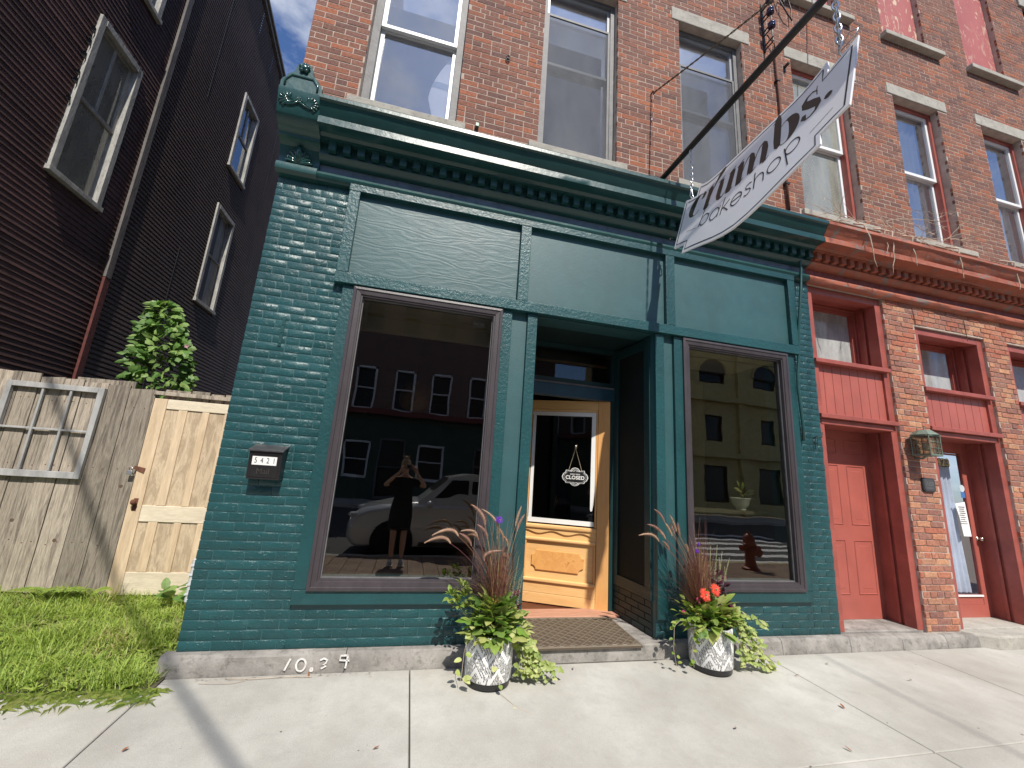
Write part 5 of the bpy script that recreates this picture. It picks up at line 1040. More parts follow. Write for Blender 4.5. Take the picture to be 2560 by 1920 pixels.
m = MB(); strokes(m, [[(.165, -.50), (.305, -.555)]], .004, lambda a, b: sp(a, b, .0014)); m.build('rule_line', M_black, sg); m = MB(); strokes(m, [[(1.44, -.565), (1.59, -.505)]], .004, lambda a, b: sp(a, b, .0014)); m.build('rule_line', M_black, sg)
def chain(top, bot, n, r, parent):
    m = MB(); top, bot = Vector(top), Vector(bot); d = (bot - top); L = d.length / n; d.normalize(); a = d.orthogonal().normalized(); b = d.cross(a)
    for i in range(n):
        c = top + d * L * (i + .5); s_ = a if i % 2 else b; ring = []
        for k in range(13):
            t = 2 * math.pi * k / 12; ring.append(c + s_ * (math.cos(t) * L * .36) + d * (math.sin(t) * L * .68))
        m.tube(ring, r, 5, False)
    return m.build('chain', M_galv, parent, smooth=True)
chain((2.436, -.545, 4.865), (2.447, -.525, 4.44), 13, .0048, sg); chain((2.443, -2.03, 4.85), (2.45, -2.02, 4.43), 9, .008, sg)
for y, s_ in ((-.52, .7), (-2.02, 1.0)):
    m = MB(); z = 4.36; m.tube([(2.45, y, z + .10), (2.425, y - .03 * s_, z + .02), (2.42, y - .01, z - .02), (2.45, y, z - .035), (2.48, y + .01, z - .02), (2.475, y + .03 * s_, z + .02), (2.45, y, z + .10)], .006, 6); m.build('shackle', M_galv, sg, smooth=True)
    if s_ == 1.0: m = MB(); m.tube([(2.44, y - .01, z - .01), (2.44, y - .10, z - .005), (2.44, y - .12, z + .03), (2.445, y - .07, z + .07), (2.45, y - .01, z + .03)], .004, 6); m.build('quick_link', M_galv, sg, smooth=True)

# ================================================================== MAILBOX
mb = thing('mailbox', 'small black wall mailbox with white 5421 number strip on green brick', 'mailbox', (-1.07, -.05, 1.45))
def mbx(z): return -.125 + (1.50 - z) * .04
m = MB(); X0, X1 = -1.185, -.955; rr_ = []
m.add([(X0, -.005, 1.335), (X1, -.005, 1.335), (X1, -.005, 1.575), (X0, -.005, 1.575), (X0 + .0, -.105, 1.335), (X1, -.105, 1.335), (X1, -.128, 1.545), (X0, -.128, 1.545)], [(0, 1, 2, 3), (4, 7, 6, 5), (0, 4, 5, 1), (0, 3, 7, 4), (1, 5, 6, 2), (3, 2, 6, 7)]); m.build('body', M_gloss, mb, bevel=.004)
m = MB(); m.add([(X0 - .008, .0, 1.600), (X1 + .008, .0, 1.600), (X1 + .008, -.142, 1.556), (X0 - .008, -.142, 1.556), (X0 - .008, .0, 1.588), (X1 + .008, .0, 1.588), (X1 + .008, -.142, 1.542), (X0 - .008, -.142, 1.542)], [(0, 3, 2, 1), (4, 5, 6, 7), (3, 7, 6, 2), (0, 4, 7, 3), (1, 2, 6, 5), (0, 1, 5, 4)]); m.build('lid', M('worn_black_lid', (.045, .043, .045), .32, var=.3, ns=30), mb, bevel=.003)
up_ = Vector((0, -.023, .21)).normalized(); rt_ = Vector((1, 0, 0)); nn_ = rt_.cross(up_)
def fm(u, v, off=.001): p = Vector((X0 + .115 + u, -.105, 1.335)) + up_ * v + nn_ * off; return Matrix(((1, 0, nn_.x, p.x), (0, up_.y, nn_.y, p.y), (0, up_.z, nn_.z, p.z), (0, 0, 0, 1)))
def fq(u0, u1, v0, v1, off, name, mat):
    m = MB(); m.add([tuple(fm(a, b, off) @ Vector((0, 0, 0))) for a, b in ((u0, v0), (u1, v0), (u1, v1), (u0, v1))], [(0, 1, 2, 3)]); return m.build(name, mat, mb)
fq(-.088, .082, .108, .172, .0012, 'number_strip', M_white)
for i, ch in enumerate('5421'): text(ch, .058, M_black, fm(-.063 + i * .042, .140, .0016), mb, 'numeral', sx=.72, ext=.0003)
text('Mail', .06, M('embossed_black', (.05, .047, .045), .35), fm(-.005, .060, .001), mb, 'embossed_word', sx=.95, ext=.002)
m = MB(); m.tube([tuple(fm(a, b, .001) @ Vector((0, 0, 0))) for a, b in ((-.10, .02), (.095, .02), (.10, .19), (-.10, .19), (-.10, .02))], .003, 4); m.build('raised_rim', M_gloss, mb)

# door mat
dm = thing('door_mat', 'brown rubber door mat with diamond grid on the bakery step', 'mat', (1.68, .2, .14))
mz = .134
def matpt(u, v, h=0):   # u across, v depth front->back; front edge droops over the step
    x = 1.165 + (2.125 - 1.165) * u + (.03 * v); y = -.118 + .69 * v; z = mz + h - .012 * max(0, .09 - v) * 8; return (x, y, z)
m = MB(); q = 30; m.add([matpt(i / 10, j / q) for i in range(11) for j in range(q + 1)], [(i * (q + 1) + j, (i + 1) * (q + 1) + j, (i + 1) * (q + 1) + j + 1, i * (q + 1) + j + 1) for i in range(10) for j in range(q)])
m.add([matpt(i / 10, 0, h) for i in range(11) for h in (0, -.012)], [(2 * i, 2 * i + 1, 2 * i + 3, 2 * i + 2) for i in range(10)]); m.add([matpt(u_, j / q, h) for u_ in (0, 1) for j in range(q + 1) for h in (0, -.012)], [(2 * j, 2 * j + 1, 2 * j + 3, 2 * j + 2) for j in range(q)] + [(2 * (q + 1) + 2 * j, 2 * (q + 1) + 2 * j + 1, 2 * (q + 1) + 2 * j + 3, 2 * (q + 1) + 2 * j + 2) for j in range(q)])
m.build('backing', M_mat, dm, smooth=False)
m = MB(); nx, ny = 10, 7
M_matl = M('mat_ridge', (.17, .135, .095), .7, var=.1)
def mseg(a, b, w=.006, h=.007): 
    A = Vector(matpt(*a, h)); Bv = Vector(matpt(*b, h)); d = (Bv - A).normalized(); s_ = Vector((-d.y, d.x, 0)) * w * .5; lo = Vector((0, 0, -h)); m.add([A - s_, Bv - s_, Bv + s_, A + s_, A - s_ * 1.5 + lo, Bv - s_ * 1.5 + lo, Bv + s_ * 1.5 + lo, A + s_ * 1.5 + lo], [(0, 1, 2, 3), (0, 4, 5, 1), (3, 2, 6, 7)])
for k in range(-ny, nx + 1):
    for sgn in (1, -1):
        pts_ = []
        for t in range(0, ny * 4 + 1):
            v = t / (ny * 4); u_ = (k + sgn * v * ny + (0 if sgn > 0 else ny)) / nx
            if .02 <= u_ <= .98: pts_.append((u_, .03 + v * .94))
        if len(pts_) > 1: mseg(pts_[0], pts_[-1])
for e in (((0.01, .02), (.99, .02)), ((.01, .98), (.99, .98)), ((.01, .02), (.01, .98)), ((.99, .02), (.99, .98))): mseg(*e, w=.012)
m.build('ridges', M_matl, dm); m = MB()
for i in range(nx * 2):
    for j in range(ny * 2):
        if (i + j) % 2 == 0: continue
        u_, v = (i + .5) / (nx * 2), .03 + (j + .5) / (ny * 2) * .94; 
        if .04 < u_ < .96:
            s_ = .017; c_ = Vector(matpt(u_, v, .005)); m.add([c_ + Vector((-s_, 0, 0)), c_ + Vector((0, -s_, 0)), c_ + Vector((s_, 0, 0)), c_ + Vector((0, s_, 0)), c_ + Vector((-s_, 0, -.005)), c_ + Vector((0, -s_, -.005)), c_ + Vector((s_, 0, -.005)), c_ + Vector((0, s_, -.005))], [(0, 1, 2, 3), (0, 4, 5, 1), (1, 5, 6, 2), (2, 6, 7, 3), (3, 7, 4, 0)])
m.build('studs', M_matl, dm, kind='stuff')

# ================================================================== PLANTERS
def planter_mat():
    m, t, o = newmat('white_pot_black_chevrons'); tcn = N(t, 'ShaderNodeTexCoord'); sp_ = N(t, 'ShaderNodeSeparateXYZ'); lk(t, tcn.outputs['Object'], sp_.inputs[0])
    ang = mth(t, 'MULTIPLY', mth(t, 'ARCTAN2', sp_.outputs[1], sp_.outputs[0]), .18); z_ = sp_.outputs[2]
    P_ = .165; fr = mth(t, 'ABSOLUTE', mth(t, 'SUBTRACT', mth(t, 'FRACT', mth(t, 'DIVIDE', mth(t, 'ADD', ang, 10 * P_), P_)), .5)); zig = mth(t, 'MULTIPLY', fr, P_ * 1.35)
    d = mth(t, 'ADD', z_, zig); row = mth(t, 'DIVIDE', d, .0165); ri = mth(t, 'FLOOR', row); rf = mth(t, 'FRACT', row)
    band = mth(t, 'LESS_THAN', mth(t, 'FRACT', mth(t, 'DIVIDE', ri, 9.0)), .67)
    along = mth(t, 'DIVIDE', mth(t, 'SUBTRACT', ang, mth(t, 'MULTIPLY', z_, .25)), .0118); al = mth(t, 'FRACT', mth(t, 'ADD', along, 200.5)); ai = mth(t, 'FLOOR', mth(t, 'ADD', along, 200.5))
    wn = N(t, 'ShaderNodeTexWhiteNoise', noise_dimensions='2D'); cb_ = N(t, 'ShaderNodeCombineXYZ'); lk(t, ai, cb_.inputs[0]); lk(t, ri, cb_.inputs[1]); lk(t, cb_.outputs[0], wn.inputs[0])
    dash = mth(t, 'MULTIPLY', mth(t, 'GREATER_THAN', al, mth(t, 'ADD', .22, mth(t, 'MULTIPLY', wn.outputs[0], .3))), mth(t, 'GREATER_THAN', rf, .18)); k_ = mth(t, 'MULTIPLY', mth(t, 'MULTIPLY', dash, band), mth(t, 'GREATER_THAN', wn.outputs[0], .12))
    bsdf(t, o, mixc(t, k_, (.80, .80, .79), (.012, .012, .012)), .3, 0, None, .5, .2); return m
M_pot = planter_mat()
def pot(name, label, x, y, zr):
    z = gz(y) + .002; t = thing(name, label, 'planter', (x, y, z), 'patterned planters flanking the entrance')
    H_ = .345; q = MB().lathe([(.170, .045), (.173, .05), (.178, .2), (.179, H_ - .006), (.176, H_), (.168, H_), (.164, H_ - .02), (.160, H_ - .06)], (x, y, z), 40); o = q.build('pot', M_pot, t, smooth=True, angle=40)
    # object space of the pattern sits on the pot axis
    MB().lathe([(.157, .0), (.163, .004), (.167, .046), (.157, .05)], (x, y, z), 36).build('base_ring', M_gloss, t, smooth=True, angle=40); MB().lathe([(.0, H_ - .03), (.163, H_ - .04)], (x, y, z), 24).build('soil', M_soil, t); return t, Vector((x, y, z + H_ - .03))
pl, PL = pot('planter', 'black and white chevron planter standing left of the doormat', .735, -.300, 0)
pr_, PR = pot('planter', 'black and white chevron planter standing right of the entrance', 2.685, -.262, 1)
RB_ = random.Random(5)
def blades(m, c, n, h0, h1, spread, lean, r=.0022, rnd_=RB_, thin=True):
    for i in range(n):
        a = rnd_.uniform(0, 2 * math.pi); L = rnd_.uniform(h0, h1); out = rnd_.uniform(.1, 1) * spread; b = Vector((math.cos(a), math.sin(a) * .7, 0)) + Vector(lean); p0 = c + Vector((rnd_.uniform(-.05, .05), rnd_.uniform(-.04, .04), 0)); w = rnd_.uniform(.6, 1.3) * r
        m.cr = rnd_.random(); side = b.cross(Vector((0, 0, 1))); side = side.normalized() if side.length > .01 else Vector((1, 0, 0)); vs = []; ns = 8; dr = rnd_.uniform(.0, 1.0)
        for k in range(ns + 1):
            t = k / ns; q = p0 + Vector((0, 0, L * (t - .42 * dr * t ** 3))) + b * out * (t ** 1.8); ww = w * (1 - t * .85); vs += [q - side * ww, q + side * ww]
        m.add(vs, [(2 * k, 2 * k + 1, 2 * k + 3, 2 * k + 2) for k in range(ns)])
def plume(par, base, pts, rad_, hair=620):
    # pts: stem foot -> plume foot -> plume tip
    rad_ *= 1.25; m = MB(); a, b, c = [Vector(p) for p in pts]; mid = b + (b - a).normalized() * (c - b).length * .5; path = []
    for k in range(13):
        t = k / 12; path.append((1 - t) ** 2 * b + 2 * (1 - t) * t * mid + t * t * c)
    m.tube(path, [.0025 + rad_ * .36 * math.sin(math.pi * min(1, (k + .7) / 12.5)) ** .6 for k in range(13)], 7); m.cr = .5
    for i in range(hair):
        t = RB_.random() ** .9; k = min(11, int(t * 12)); p = path[k].lerp(path[k + 1], t * 12 - k); d = (path[k + 1] - path[k]).normalized(); o = d.orthogonal().normalized(); o = Matrix.Rotation(RB_.uniform(0, 6.283), 3, d) @ o
        l = rad_ * (.5 + .9 * math.sin(math.pi * min(1, t + .12)) ** .7) * RB_.uniform(.8, 1.35); e = p + (o * .8 + d * .75) * l; s_ = d.cross(o) * .0011; m.cr = RB_.random(); m.add([p - s_, p + s_, e], [(0, 1, 2)])
    m.build('plume', L_plume, par); m2 = MB(); m2.cr = RB_.random(); ctl = a + Vector((0, 0, 1)) * (b - a).length * .55
    m2.tube([(1 - t / 10) ** 2 * a + 2 * (1 - t / 10) * (t / 10) * ctl + (t / 10) ** 2 * b for t in range(11)], .0016, 4); m2.build('plume_stalk', L_reed, par)
def fgrass(label, c, plumes, lean):
    t = thing('fountain_grass', label, 'ornamental grass', tuple(c), 'burgundy fountain grasses in the planters'); m = MB(); blades(m, c, 520, .28, .80, .25, lean, .0034); blades(m, c, 260, .25, .62, .42, lean, .0026); blades(m, c, 260, .5, .98, .34, lean, .0026)
    m.build('blades', L_reed, t, kind='stuff')
    for b, tip, r in plumes: plume(t, c, (c + Vector((R.uniform(-.03, .03), R.uniform(-.02, .03), 0)), b, tip), r)
    return t
yL = -.28
fgrass('burgundy fountain grass with tan plumes in the left planter', PL + Vector((.04, .02, 0)), [((.375, yL, .945), (.18, yL, .945), .018), ((.43, yL, 1.0), (.23, yL, 1.0), .018), ((.54, yL, .93), (.44, yL, 1.02), .015), ((.58, yL, 1.0), (.45, yL + .02, 1.035), .013), ((.635, yL, 1.09), (.515, yL, 1.24), .019), ((.66, yL - .02, .985), (.575, yL, 1.09), .013), ((.75, yL, 1.03), (.60, yL, 1.21), .013),
    ((.79, yL, .97), (.72, yL, 1.09), .012), ((.83, yL, .93), (.775, yL, 1.02), .013), ((.885, yL, 1.09), (.925, yL, 1.245), .012), ((.90, yL, 1.05), (.955, yL, 1.18), .013), ((.645, yL - .03, .83), (.78, yL - .03, .905), .015), ((.80, yL + .0, .845), (.835, yL - .02, .86), .019), ((.60, yL + .05, .97), (.50, yL + .05, 1.0), .013)], (-.18, 0, 0))
yR = -.22
fgrass('burgundy fountain grass with slim plumes in the right planter', PR + Vector((-.06, .02, 0)), [((2.225, yR, 1.0), (2.03, yR, 1.045), .015), ((2.26, yR, 1.055), (2.115, yR, 1.14), .013), ((2.295, yR, 1.02), (2.17, yR, 1.125), .014), ((2.285, yR, 1.165), (2.19, yR, 1.27), .013), ((2.36, yR, 1.05), (2.295, yR, 1.155), .013), ((2.405, yR, 1.09), (2.345, yR, 1.225), .013), ((2.385, yR, 1.07), (2.36, yR + .03, 1.16), .011), ((2.44, yR, 1.05), (2.42, yR, 1.16), .013), ((2.33, yR, .93), (2.27, yR, 1.0), .013), ((2.52, yR, .92), (2.50, yR, .98), .012)], (-.42, 0, 0))
def leafy(m, c, n, rx, ry, rz, L, W, shape='oval', up=.6, rnd_=R, droop=.3, zmin=0):
    for i in range(n):
        a = rnd_.uniform(0, 6.283); e = rnd_.uniform(-.1, 1.3); d = Vector((math.cos(a) * math.cos(e), math.sin(a) * math.cos(e), math.sin(e))); q = rnd_.uniform(.35, 1); p = c + Vector((d.x * rx * q, d.y * ry * q, abs(d.z) * rz * q + zmin)); l = L * rnd_.uniform(.65, 1.3)
        m.leaf(p, d + Vector((0, 0, rnd_.uniform(-.5, up * .5))), (rnd_.uniform(-.4, .4), rnd_.uniform(-.4, .4), 1), l, W * l / L * rnd_.uniform(.8, 1.15), .2, droop, shape)
def gerbera(name, label, c, stems, col, mat, cat='flower'):
    t = thing(name, label, cat, tuple(c)); 
    for k, (fx, fy, fz, r) in enumerate(stems):
        fc = Vector((fx, fy, fz)); m = MB(); m.tube([c, c.lerp(fc, .5) + Vector((0, -.01, .02)), fc], .0025, 5); m.build('stem', M_stem, t); m = MB(); nn = Vector((.15, -1, .35)).normalized()
        s1 = nn.orthogonal().normalized(); s2 = nn.cross(s1)
        for ring, (n_, rr__, lift) in enumerate(((26, 1.0, .0), (22, .82, .10), (16, .55, .22))):
            for i in range(n_):
                a = 6.283 * (i + .5 * ring) / n_ + R.uniform(-.06, .06); d = s1 * math.cos(a) + s2 * math.sin(a) + nn * (lift + R.uniform(-.05, .12)); m.leaf(fc + nn * .002 * ring, d, nn, r * rr__ * R.uniform(.88, 1.08), r * .22, .1, .05, 'lance')
        m.build('petals', mat, t, kind='stuff'); MB().blob(fc + nn * .008, r * .16, 8, 6).build('centre', M_stem, t, smooth=True)
    return t
def trail(m, stemm, path, L, W, shape, n, side=.03):
    path = [Vector(p) for p in path]; stemm.tube(path, .0018, 4, False)
    for i in range(n):
        t = (i + R.random() * .6) / n * (len(path) - 1.001); k = int(t); p = path[k].lerp(path[k + 1], t - k); a = R.uniform(0, 6.283); d = Vector((math.cos(a), math.sin(a) * .6 - .3, R.uniform(-.5, .6))); m.leaf(p + d * .012, d, (0, -.6, .8), L * R.uniform(.6, 1.2), W * R.uniform(.7, 1.1), .2, .25, shape)
# left planter planting
t = thing('green_bedding_plant', 'bright green broad leaved plant filling the middle of the left planter', 'plant', tuple(PL)); m = MB(); leafy(m, PL + Vector((.0, -.04, .02)), 170, .19, .14, .25, .075, .045, 'oval', .8); leafy(m, PL + Vector((.0, -.06, .02)), 90, .2, .15, .24, .10, .055, 'ivy', .8); leafy(m, PL + Vector((.02, -.12, .0)), 34, .14, .06, .05, .09, .06, 'oval', .2); m.build('leaves', L_basil, t, kind='stuff')
t = thing('lime_trailing_ivy', 'pale lime ivy spilling over the right rim of the left planter', 'plant', tuple(PL + Vector((.15, 0, 0)))); m, s_ = MB(), MB()
for k in range(7): x0 = .86 + .02 * k; trail(m, s_, [(.80, -.30, .36), (x0 + .02, -.38, .39 - .02 * k), (x0 + .07, -.40, .27), (x0 + .10 + .015 * k, -.38, .12), (x0 + .10 + .03 * k, -.37, .04 + .01 * k)], .052, .030, 'ivy', 20)
trail(m, s_, [(.9, -.35, .3), (1.02, -.38, .12), (1.1, -.40, .035), (1.18, -.40, .03), (1.22, -.38, .07)], .04, .02, 'ivy', 12)
leafy(m, Vector((.90, -.32, .34)), 110, .14, .10, .16, .055, .032, 'ivy', .6); m.build('leaves', L_lime, t, kind='stuff'); s_.build('stems', M_stem, t, kind='stuff')
t = thing('round_leaf_creeper', 'round leaved creeper dangling from the front left of the left planter', 'plant', tuple(PL + Vector((-.14, -.1, 0)))); m, s_ = MB(), MB()
trail(m, s_, [(.62, -.38, .36), (.545, -.42, .33), (.525, -.43, .24), (.52, -.43, .10), (.515, -.43, .06)], .06, .045, 'round', 9); trail(m, s_, [(.68, -.40, .35), (.655, -.45, .33), (.65, -.455, .28)], .07, .05, 'round', 4); trail(m, s_, [(.74, -.42, .35), (.745, -.46, .28), (.75, -.46, .18), (.80, -.50, -.0), (.86, -.62, -.012), (.94, -.72, -.014)], .05, .04, 'round', 6)
m.build('leaves', L_lime, t, kind='stuff'); s_.build('stems', M_twig, t, kind='stuff')
t = thing('variegated_mint', 'pale flowering mint leaning out of the left side of the left planter', 'plant', tuple(PL + Vector((-.16, 0, 0)))); m, s_ = MB(), MB()
for q, e in (((.42, -.28, .56), .04), ((.50, -.26, .62), .04), ((.47, -.27, .50), .05), ((.56, -.3, .48), .05), ((.53, -.28, .55), .05)): s_.tube([(.66, -.27, .35), (q[0] + .06, q[1], q[2] - .06), q], .003, 5); leafy(m, Vector(q), 22, e, e, e, .045, .028, 'oval', .8)
m.build('leaves', L_fern, t, kind='stuff'); s_.build('stems', M_stem, t)
t = thing('purple_coleus', 'dark purple leafy coleus at the back right of the left planter', 'plant', tuple(PL + Vector((.14, .06, 0)))); m = MB(); leafy(m, Vector((.90, -.24, .40)), 80, .09, .09, .20, .045, .03, 'oval', .8); m.build('leaves', L_purple, t, kind='stuff')
def spikes(t, lst):
    for (x, y, z0, x1, z1) in lst:
        m = MB(); a, b = Vector((x, y, z0)), Vector((x1, y, z1)); m.cr = .5; m.tube([a, b], .0015, 4)
        for i in range(110): q = R.random(); p = a.lerp(b, .25 + .75 * q); s_ = .004 * (1.15 - q * .6); m.cr = R.random(); o = Vector((R.uniform(-1, 1), R.uniform(-1, 1), R.uniform(-.3, .6))).normalized(); c_ = p + o * .007 * (1.2 - q); m.add([c_ + Vector((-s_, 0, 0)), c_ + Vector((0, -s_, s_ * .3)), c_ + Vector((s_, 0, 0)), c_ + Vector((0, s_ * .2, s_))], [(0, 1, 3), (1, 2, 3), (0, 3, 2)])
        m.build('flower_spike', L_spike, t)
t = thing('seed_spike_plant', 'thin pale green seed spikes rising at the right of the left planter', 'plant', tuple(PL + Vector((.12, 0, 0)))); spikes(t, [(.88, -.26, .45, .935, .86), (.90, -.24, .45, .99, .78), (.93, -.26, .42, .975, .72), (.91, -.25, .45, .955, .70), (.86, -.26, .5, .89, .72)])
gerbera('violet_flower', 'single violet flower on a tall stem above the left planter', PL + Vector((.05, 0, 0)), [(.745, -.30, 1.135, .034)], 0, L_violet)
gerbera('yellow_flower', 'small pale yellow flower low among the green leaves of the left planter', PL + Vector((.04, 0, 0)), [(.745, -.34, .555, .028)], 0, L_yellow)
# right planter planting
t = thing('green_bedding_plant', 'broad bright green leaves below the coral flowers in the right planter', 'plant', tuple(PR)); m = MB(); leafy(m, PR + Vector((.0, -.05, .02)), 120, .18, .14, .21, .12, .065, 'oval', .9); leafy(m, PR + Vector((-.1, -.04, .02)), 50, .14, .12, .2, .08, .045, 'ivy', .9); leafy(m, PR + Vector((-.04, -.12, .0)), 16, .13, .06, .05, .10, .06, 'oval', .2); m.build('leaves', L_basil, t, kind='stuff')
gerbera('coral_gerbera', 'two coral red daisy flowers above the right planter', PR, [(2.575, -.36, .60, .060), (2.695, -.34, .635, .058)], 0, L_coral)
gerbera('pink_flower', 'small magenta flower at the left of the coral daisies', PR, [(2.53, -.33, .55, .026), (2.395, -.31, .45, .02)], 0, L_pink)
gerbera('violet_flower', 'two small violet flowers among the grass of the right planter', PR, [(2.60, -.24, .93, .022), (2.635, -.22, .985, .018)], 0, L_violet)
gerbera('yellow_flower', 'tiny yellow flower low at the right of the right planter', PR, [(2.80, -.34, .45, .022), (2.75, -.36, .385, .018)], 0, L_yellow)
t = thing('purple_coleus', 'wine purple coleus clump leaning right out of the right planter', 'plant', tuple(PR + Vector((.14, .05, 0)))); m = MB(); leafy(m, Vector((2.80, -.22, .48)), 130, .13, .10, .27, .055, .04, 'oval', .8); leafy(m, Vector((2.80, -.26, .42)), 30, .10, .08, .1, .05, .035, 'oval', .8); m.build('leaves', L_purple, t, kind='stuff')
t = thing('seed_spike_plant', 'pale seed spikes standing over the purple coleus of the right planter', 'plant', tuple(PR + Vector((.12, 0, 0)))); spikes(t, [(2.74, -.22, .62, 2.755, .98), (2.78, -.22, .64, 2.83, .985), (2.82, -.22, .62, 2.88, .93), (2.86, -.22, .60, 2.955, .875), (2.85, -.22, .6, 2.845, .88), (2.71, -.22, .62, 2.70, .88), (2.90, -.22, .58, 2.90, .80)])
t = thing('lime_trailing_ivy', 'lime and cream ivy cascading over the right rim of the right planter', 'plant', tuple(PR + Vector((.16, 0, 0)))); m, s_ = MB(), MB()
for k in range(8): x0 = 2.83 + .022 * k; trail(m, s_, [(2.76, -.28, .36), (x0 + .03, -.34, .40 - .01 * k), (x0 + .07, -.36, .27), (x0 + .09 + .012 * k, -.36, .13), (x0 + .11 + .025 * k, -.36, .06 - .006 * k)], .052, .03, 'ivy', 20)
trail(m, s_, [(2.85, -.30, .42), (3.0, -.32, .44), (3.12, -.34, .37), (3.22, -.34, .34)], .055, .035, 'ivy', 16); trail(m, s_, [(2.95, -.33, .15), (3.05, -.36, .06), (3.15, -.38, .04), (3.24, -.38, .08)], .05, .03, 'ivy', 12); leafy(m, Vector((2.84, -.31, .36)), 110, .15, .10, .13, .055, .032, 'ivy', .6)
m.build('leaves', L_lime, t, kind='stuff'); s_.build('stems', M_twig, t, kind='stuff')
t = thing('round_leaf_creeper', 'yellow green creeper hanging left of the right planter', 'plant', tuple(PR + Vector((-.16, 0, 0)))); m, s_ = MB(), MB()
leafy(m, Vector((2.50, -.28, .38)), 60, .15, .1, .17, .06, .035, 'oval', .8); trail(m, s_, [(2.50, -.3, .38), (2.34, -.33, .39), (2.29, -.33, .35), (2.28, -.33, .18), (2.31, -.33, .03)], .038, .03, 'round', 12); trail(m, s_, [(2.5, -.36, .36), (2.44, -.38, .33), (2.42, -.38, .18), (2.43, -.38, .06)], .05, .036, 'round', 8)
m.build('leaves', L_fern, t, kind='stuff'); s_.build('stems', M_twig, t, kind='stuff')
MB()
# pot plant on the window shelf
t = thing('potted_houseplant', 'white bowl with a small sprouting houseplant on the shelf inside the right window', 'plant pot', (3.79, .53, 1.263)); MB().lathe([(.05, 0), (.055, .012), (.05, .018), (.085, .06), (.10, .12), (.112, .135), (.108, .14), (.095, .13), (.0, .12)], (3.79, .53, 1.263), 28).build('bowl', M('pale_green_white_glaze', (.70, .76, .70), .25, var=.03), t, smooth=True, angle=50)
m, s_ = MB(), MB()
for q, l in (((3.77, .52, 1.53), .07), ((3.80, .51, 1.50), .09), ((3.86, .5, 1.47), .09), ((3.83, .52, 1.44), .06), ((3.76, .5, 1.46), .07), ((3.91, .48, 1.40), .05)): s_.tube([(3.79, .53, 1.38), Vector((3.79, .53, 1.40)).lerp(Vector(q), .5), q], .004, 5); m.leaf(q, Vector(q) - Vector((3.79, .53, 1.43)), (0, -.7, .7), l, l * .4, .1, .3, 'oval'); m.leaf(Vector(q) - Vector((0, 0, .03)), Vector((R.uniform(-1, 1), -.2, .3)), (0, -.7, .7), l, l * .4, .1, .3, 'oval')
m.build('leaves', L_basil, t); s_.build('stems', M_stem, t)
t = thing('emergency_light', 'small twin lamp fixture on the soffit inside the left display window', 'light fixture', (.505, .22, 2.93)); box('housing', .44, .575, .15, .22, 2.90, 2.952, M_plastic, t, bevel=.008); box('lens', .46, .50, .145, .15, 2.90, 2.92, M_white, t); box('lens', .515, .555, .145, .15, 2.90, 2.92, M_white, t)
t = thing('wicker_pendant_lamp', 'woven wicker pendant lamp shade hanging inside behind the left window', 'pendant lamp', (-.02, 1.3, 2.3))
MB().lathe([(.12, .17), (.17, .14), (.18, .05), (.19, .02), (.175, -.10), (.10, -.15)], (-.02, 1.3, 2.30), 28).build('shade', M('wicker_weave', (.28, .17, .08), .8, var=.4, ns=60), t, smooth=True); MB().tube([(-.02, 1.3, 2.45), (-.02, 1.3, 3.06)], .005, 5).build('cord', M_iron, t)
for k, (x, z, w_, h_) in enumerate(((2.95, 1.72, .16, .24), (3.13, 1.78, .14, .22), (2.96, 1.45, .15, .18))):
    t = box('wall_notice', x, x + w_, 1.55, 1.555, z, z + h_, M('dim_paper', (.4, .38, .3), .9), None); tag(t, ('taller sheet pinned inside the right window beyond the shelf', 'upper sheet pinned beside the taller one inside the right window', 'lowest sheet pinned inside the right window beyond the shelf')[k], 'notice')
box('interior_screen_wall', 2.6, 4.15, 1.56, 1.60, .13, 3.05, M('olive_interior_wall', (.40, .36, .20), .9, var=.2, ns=2), B)

# ================================================================== GRASS, WEEDS, IVY
def inlot(x, y): return -4.58 < x < -1.46 and -.23 < y < 1.38
m = MB(); rr = random.Random(40); nb = 30000
for i in range(nb):
    x = rr.uniform(-4.58, -1.455); y = rr.uniform(-.23, 1.39)
    if x < -3.9 and rr.random() < .5: continue
    z = lotz(x, y) - .005; h = rr.uniform(.03, .11) * (.55 + 1.1 * max(0, noise.noise(Vector((x * 3.6, y * 3.6, 7))) + .35)) * (1.9 if rr.random() < .03 else 1); a = rr.uniform(0, 6.283); ln = rr.uniform(.2, 1.5) * h; dx, dy = math.cos(a) * ln, math.sin(a) * ln; w = rr.uniform(.002, .0042); sx, sy = -math.sin(a) * w, math.cos(a) * w
    m.cr = min(.99, max(0, .45 + .5 * noise.noise(Vector((x * 2.2, y * 2.2, 3))) + rr.uniform(-.28, .28)))
    m.add([(x - sx, y - sy, z), (x + sx, y + sy, z), (x + dx * .45 + sx * .8, y + dy * .45 + sy * .8, z + h * .65), (x + dx * .45 - sx * .8, y + dy * .45 - sy * .8, z + h * .65), (x + dx, y + dy, z + h * .9)], [(0, 1, 2, 3), (3, 2, 4)])
for i in range(1900):     # broad weeds
    x = rr.uniform(-4.5, -1.47); y = rr.uniform(-.23, 1.36); p = Vector((x, y, lotz(x, y) + .01)); a0 = rr.uniform(0, 6.283)
    for k in range(rr.randint(2, 5)): a = a0 + k * 1.4; m.leaf(p, (math.cos(a), math.sin(a), .7), (0, 0, 1), rr.uniform(.03, .07), rr.uniform(.012, .028), .2, .3, 'oval')
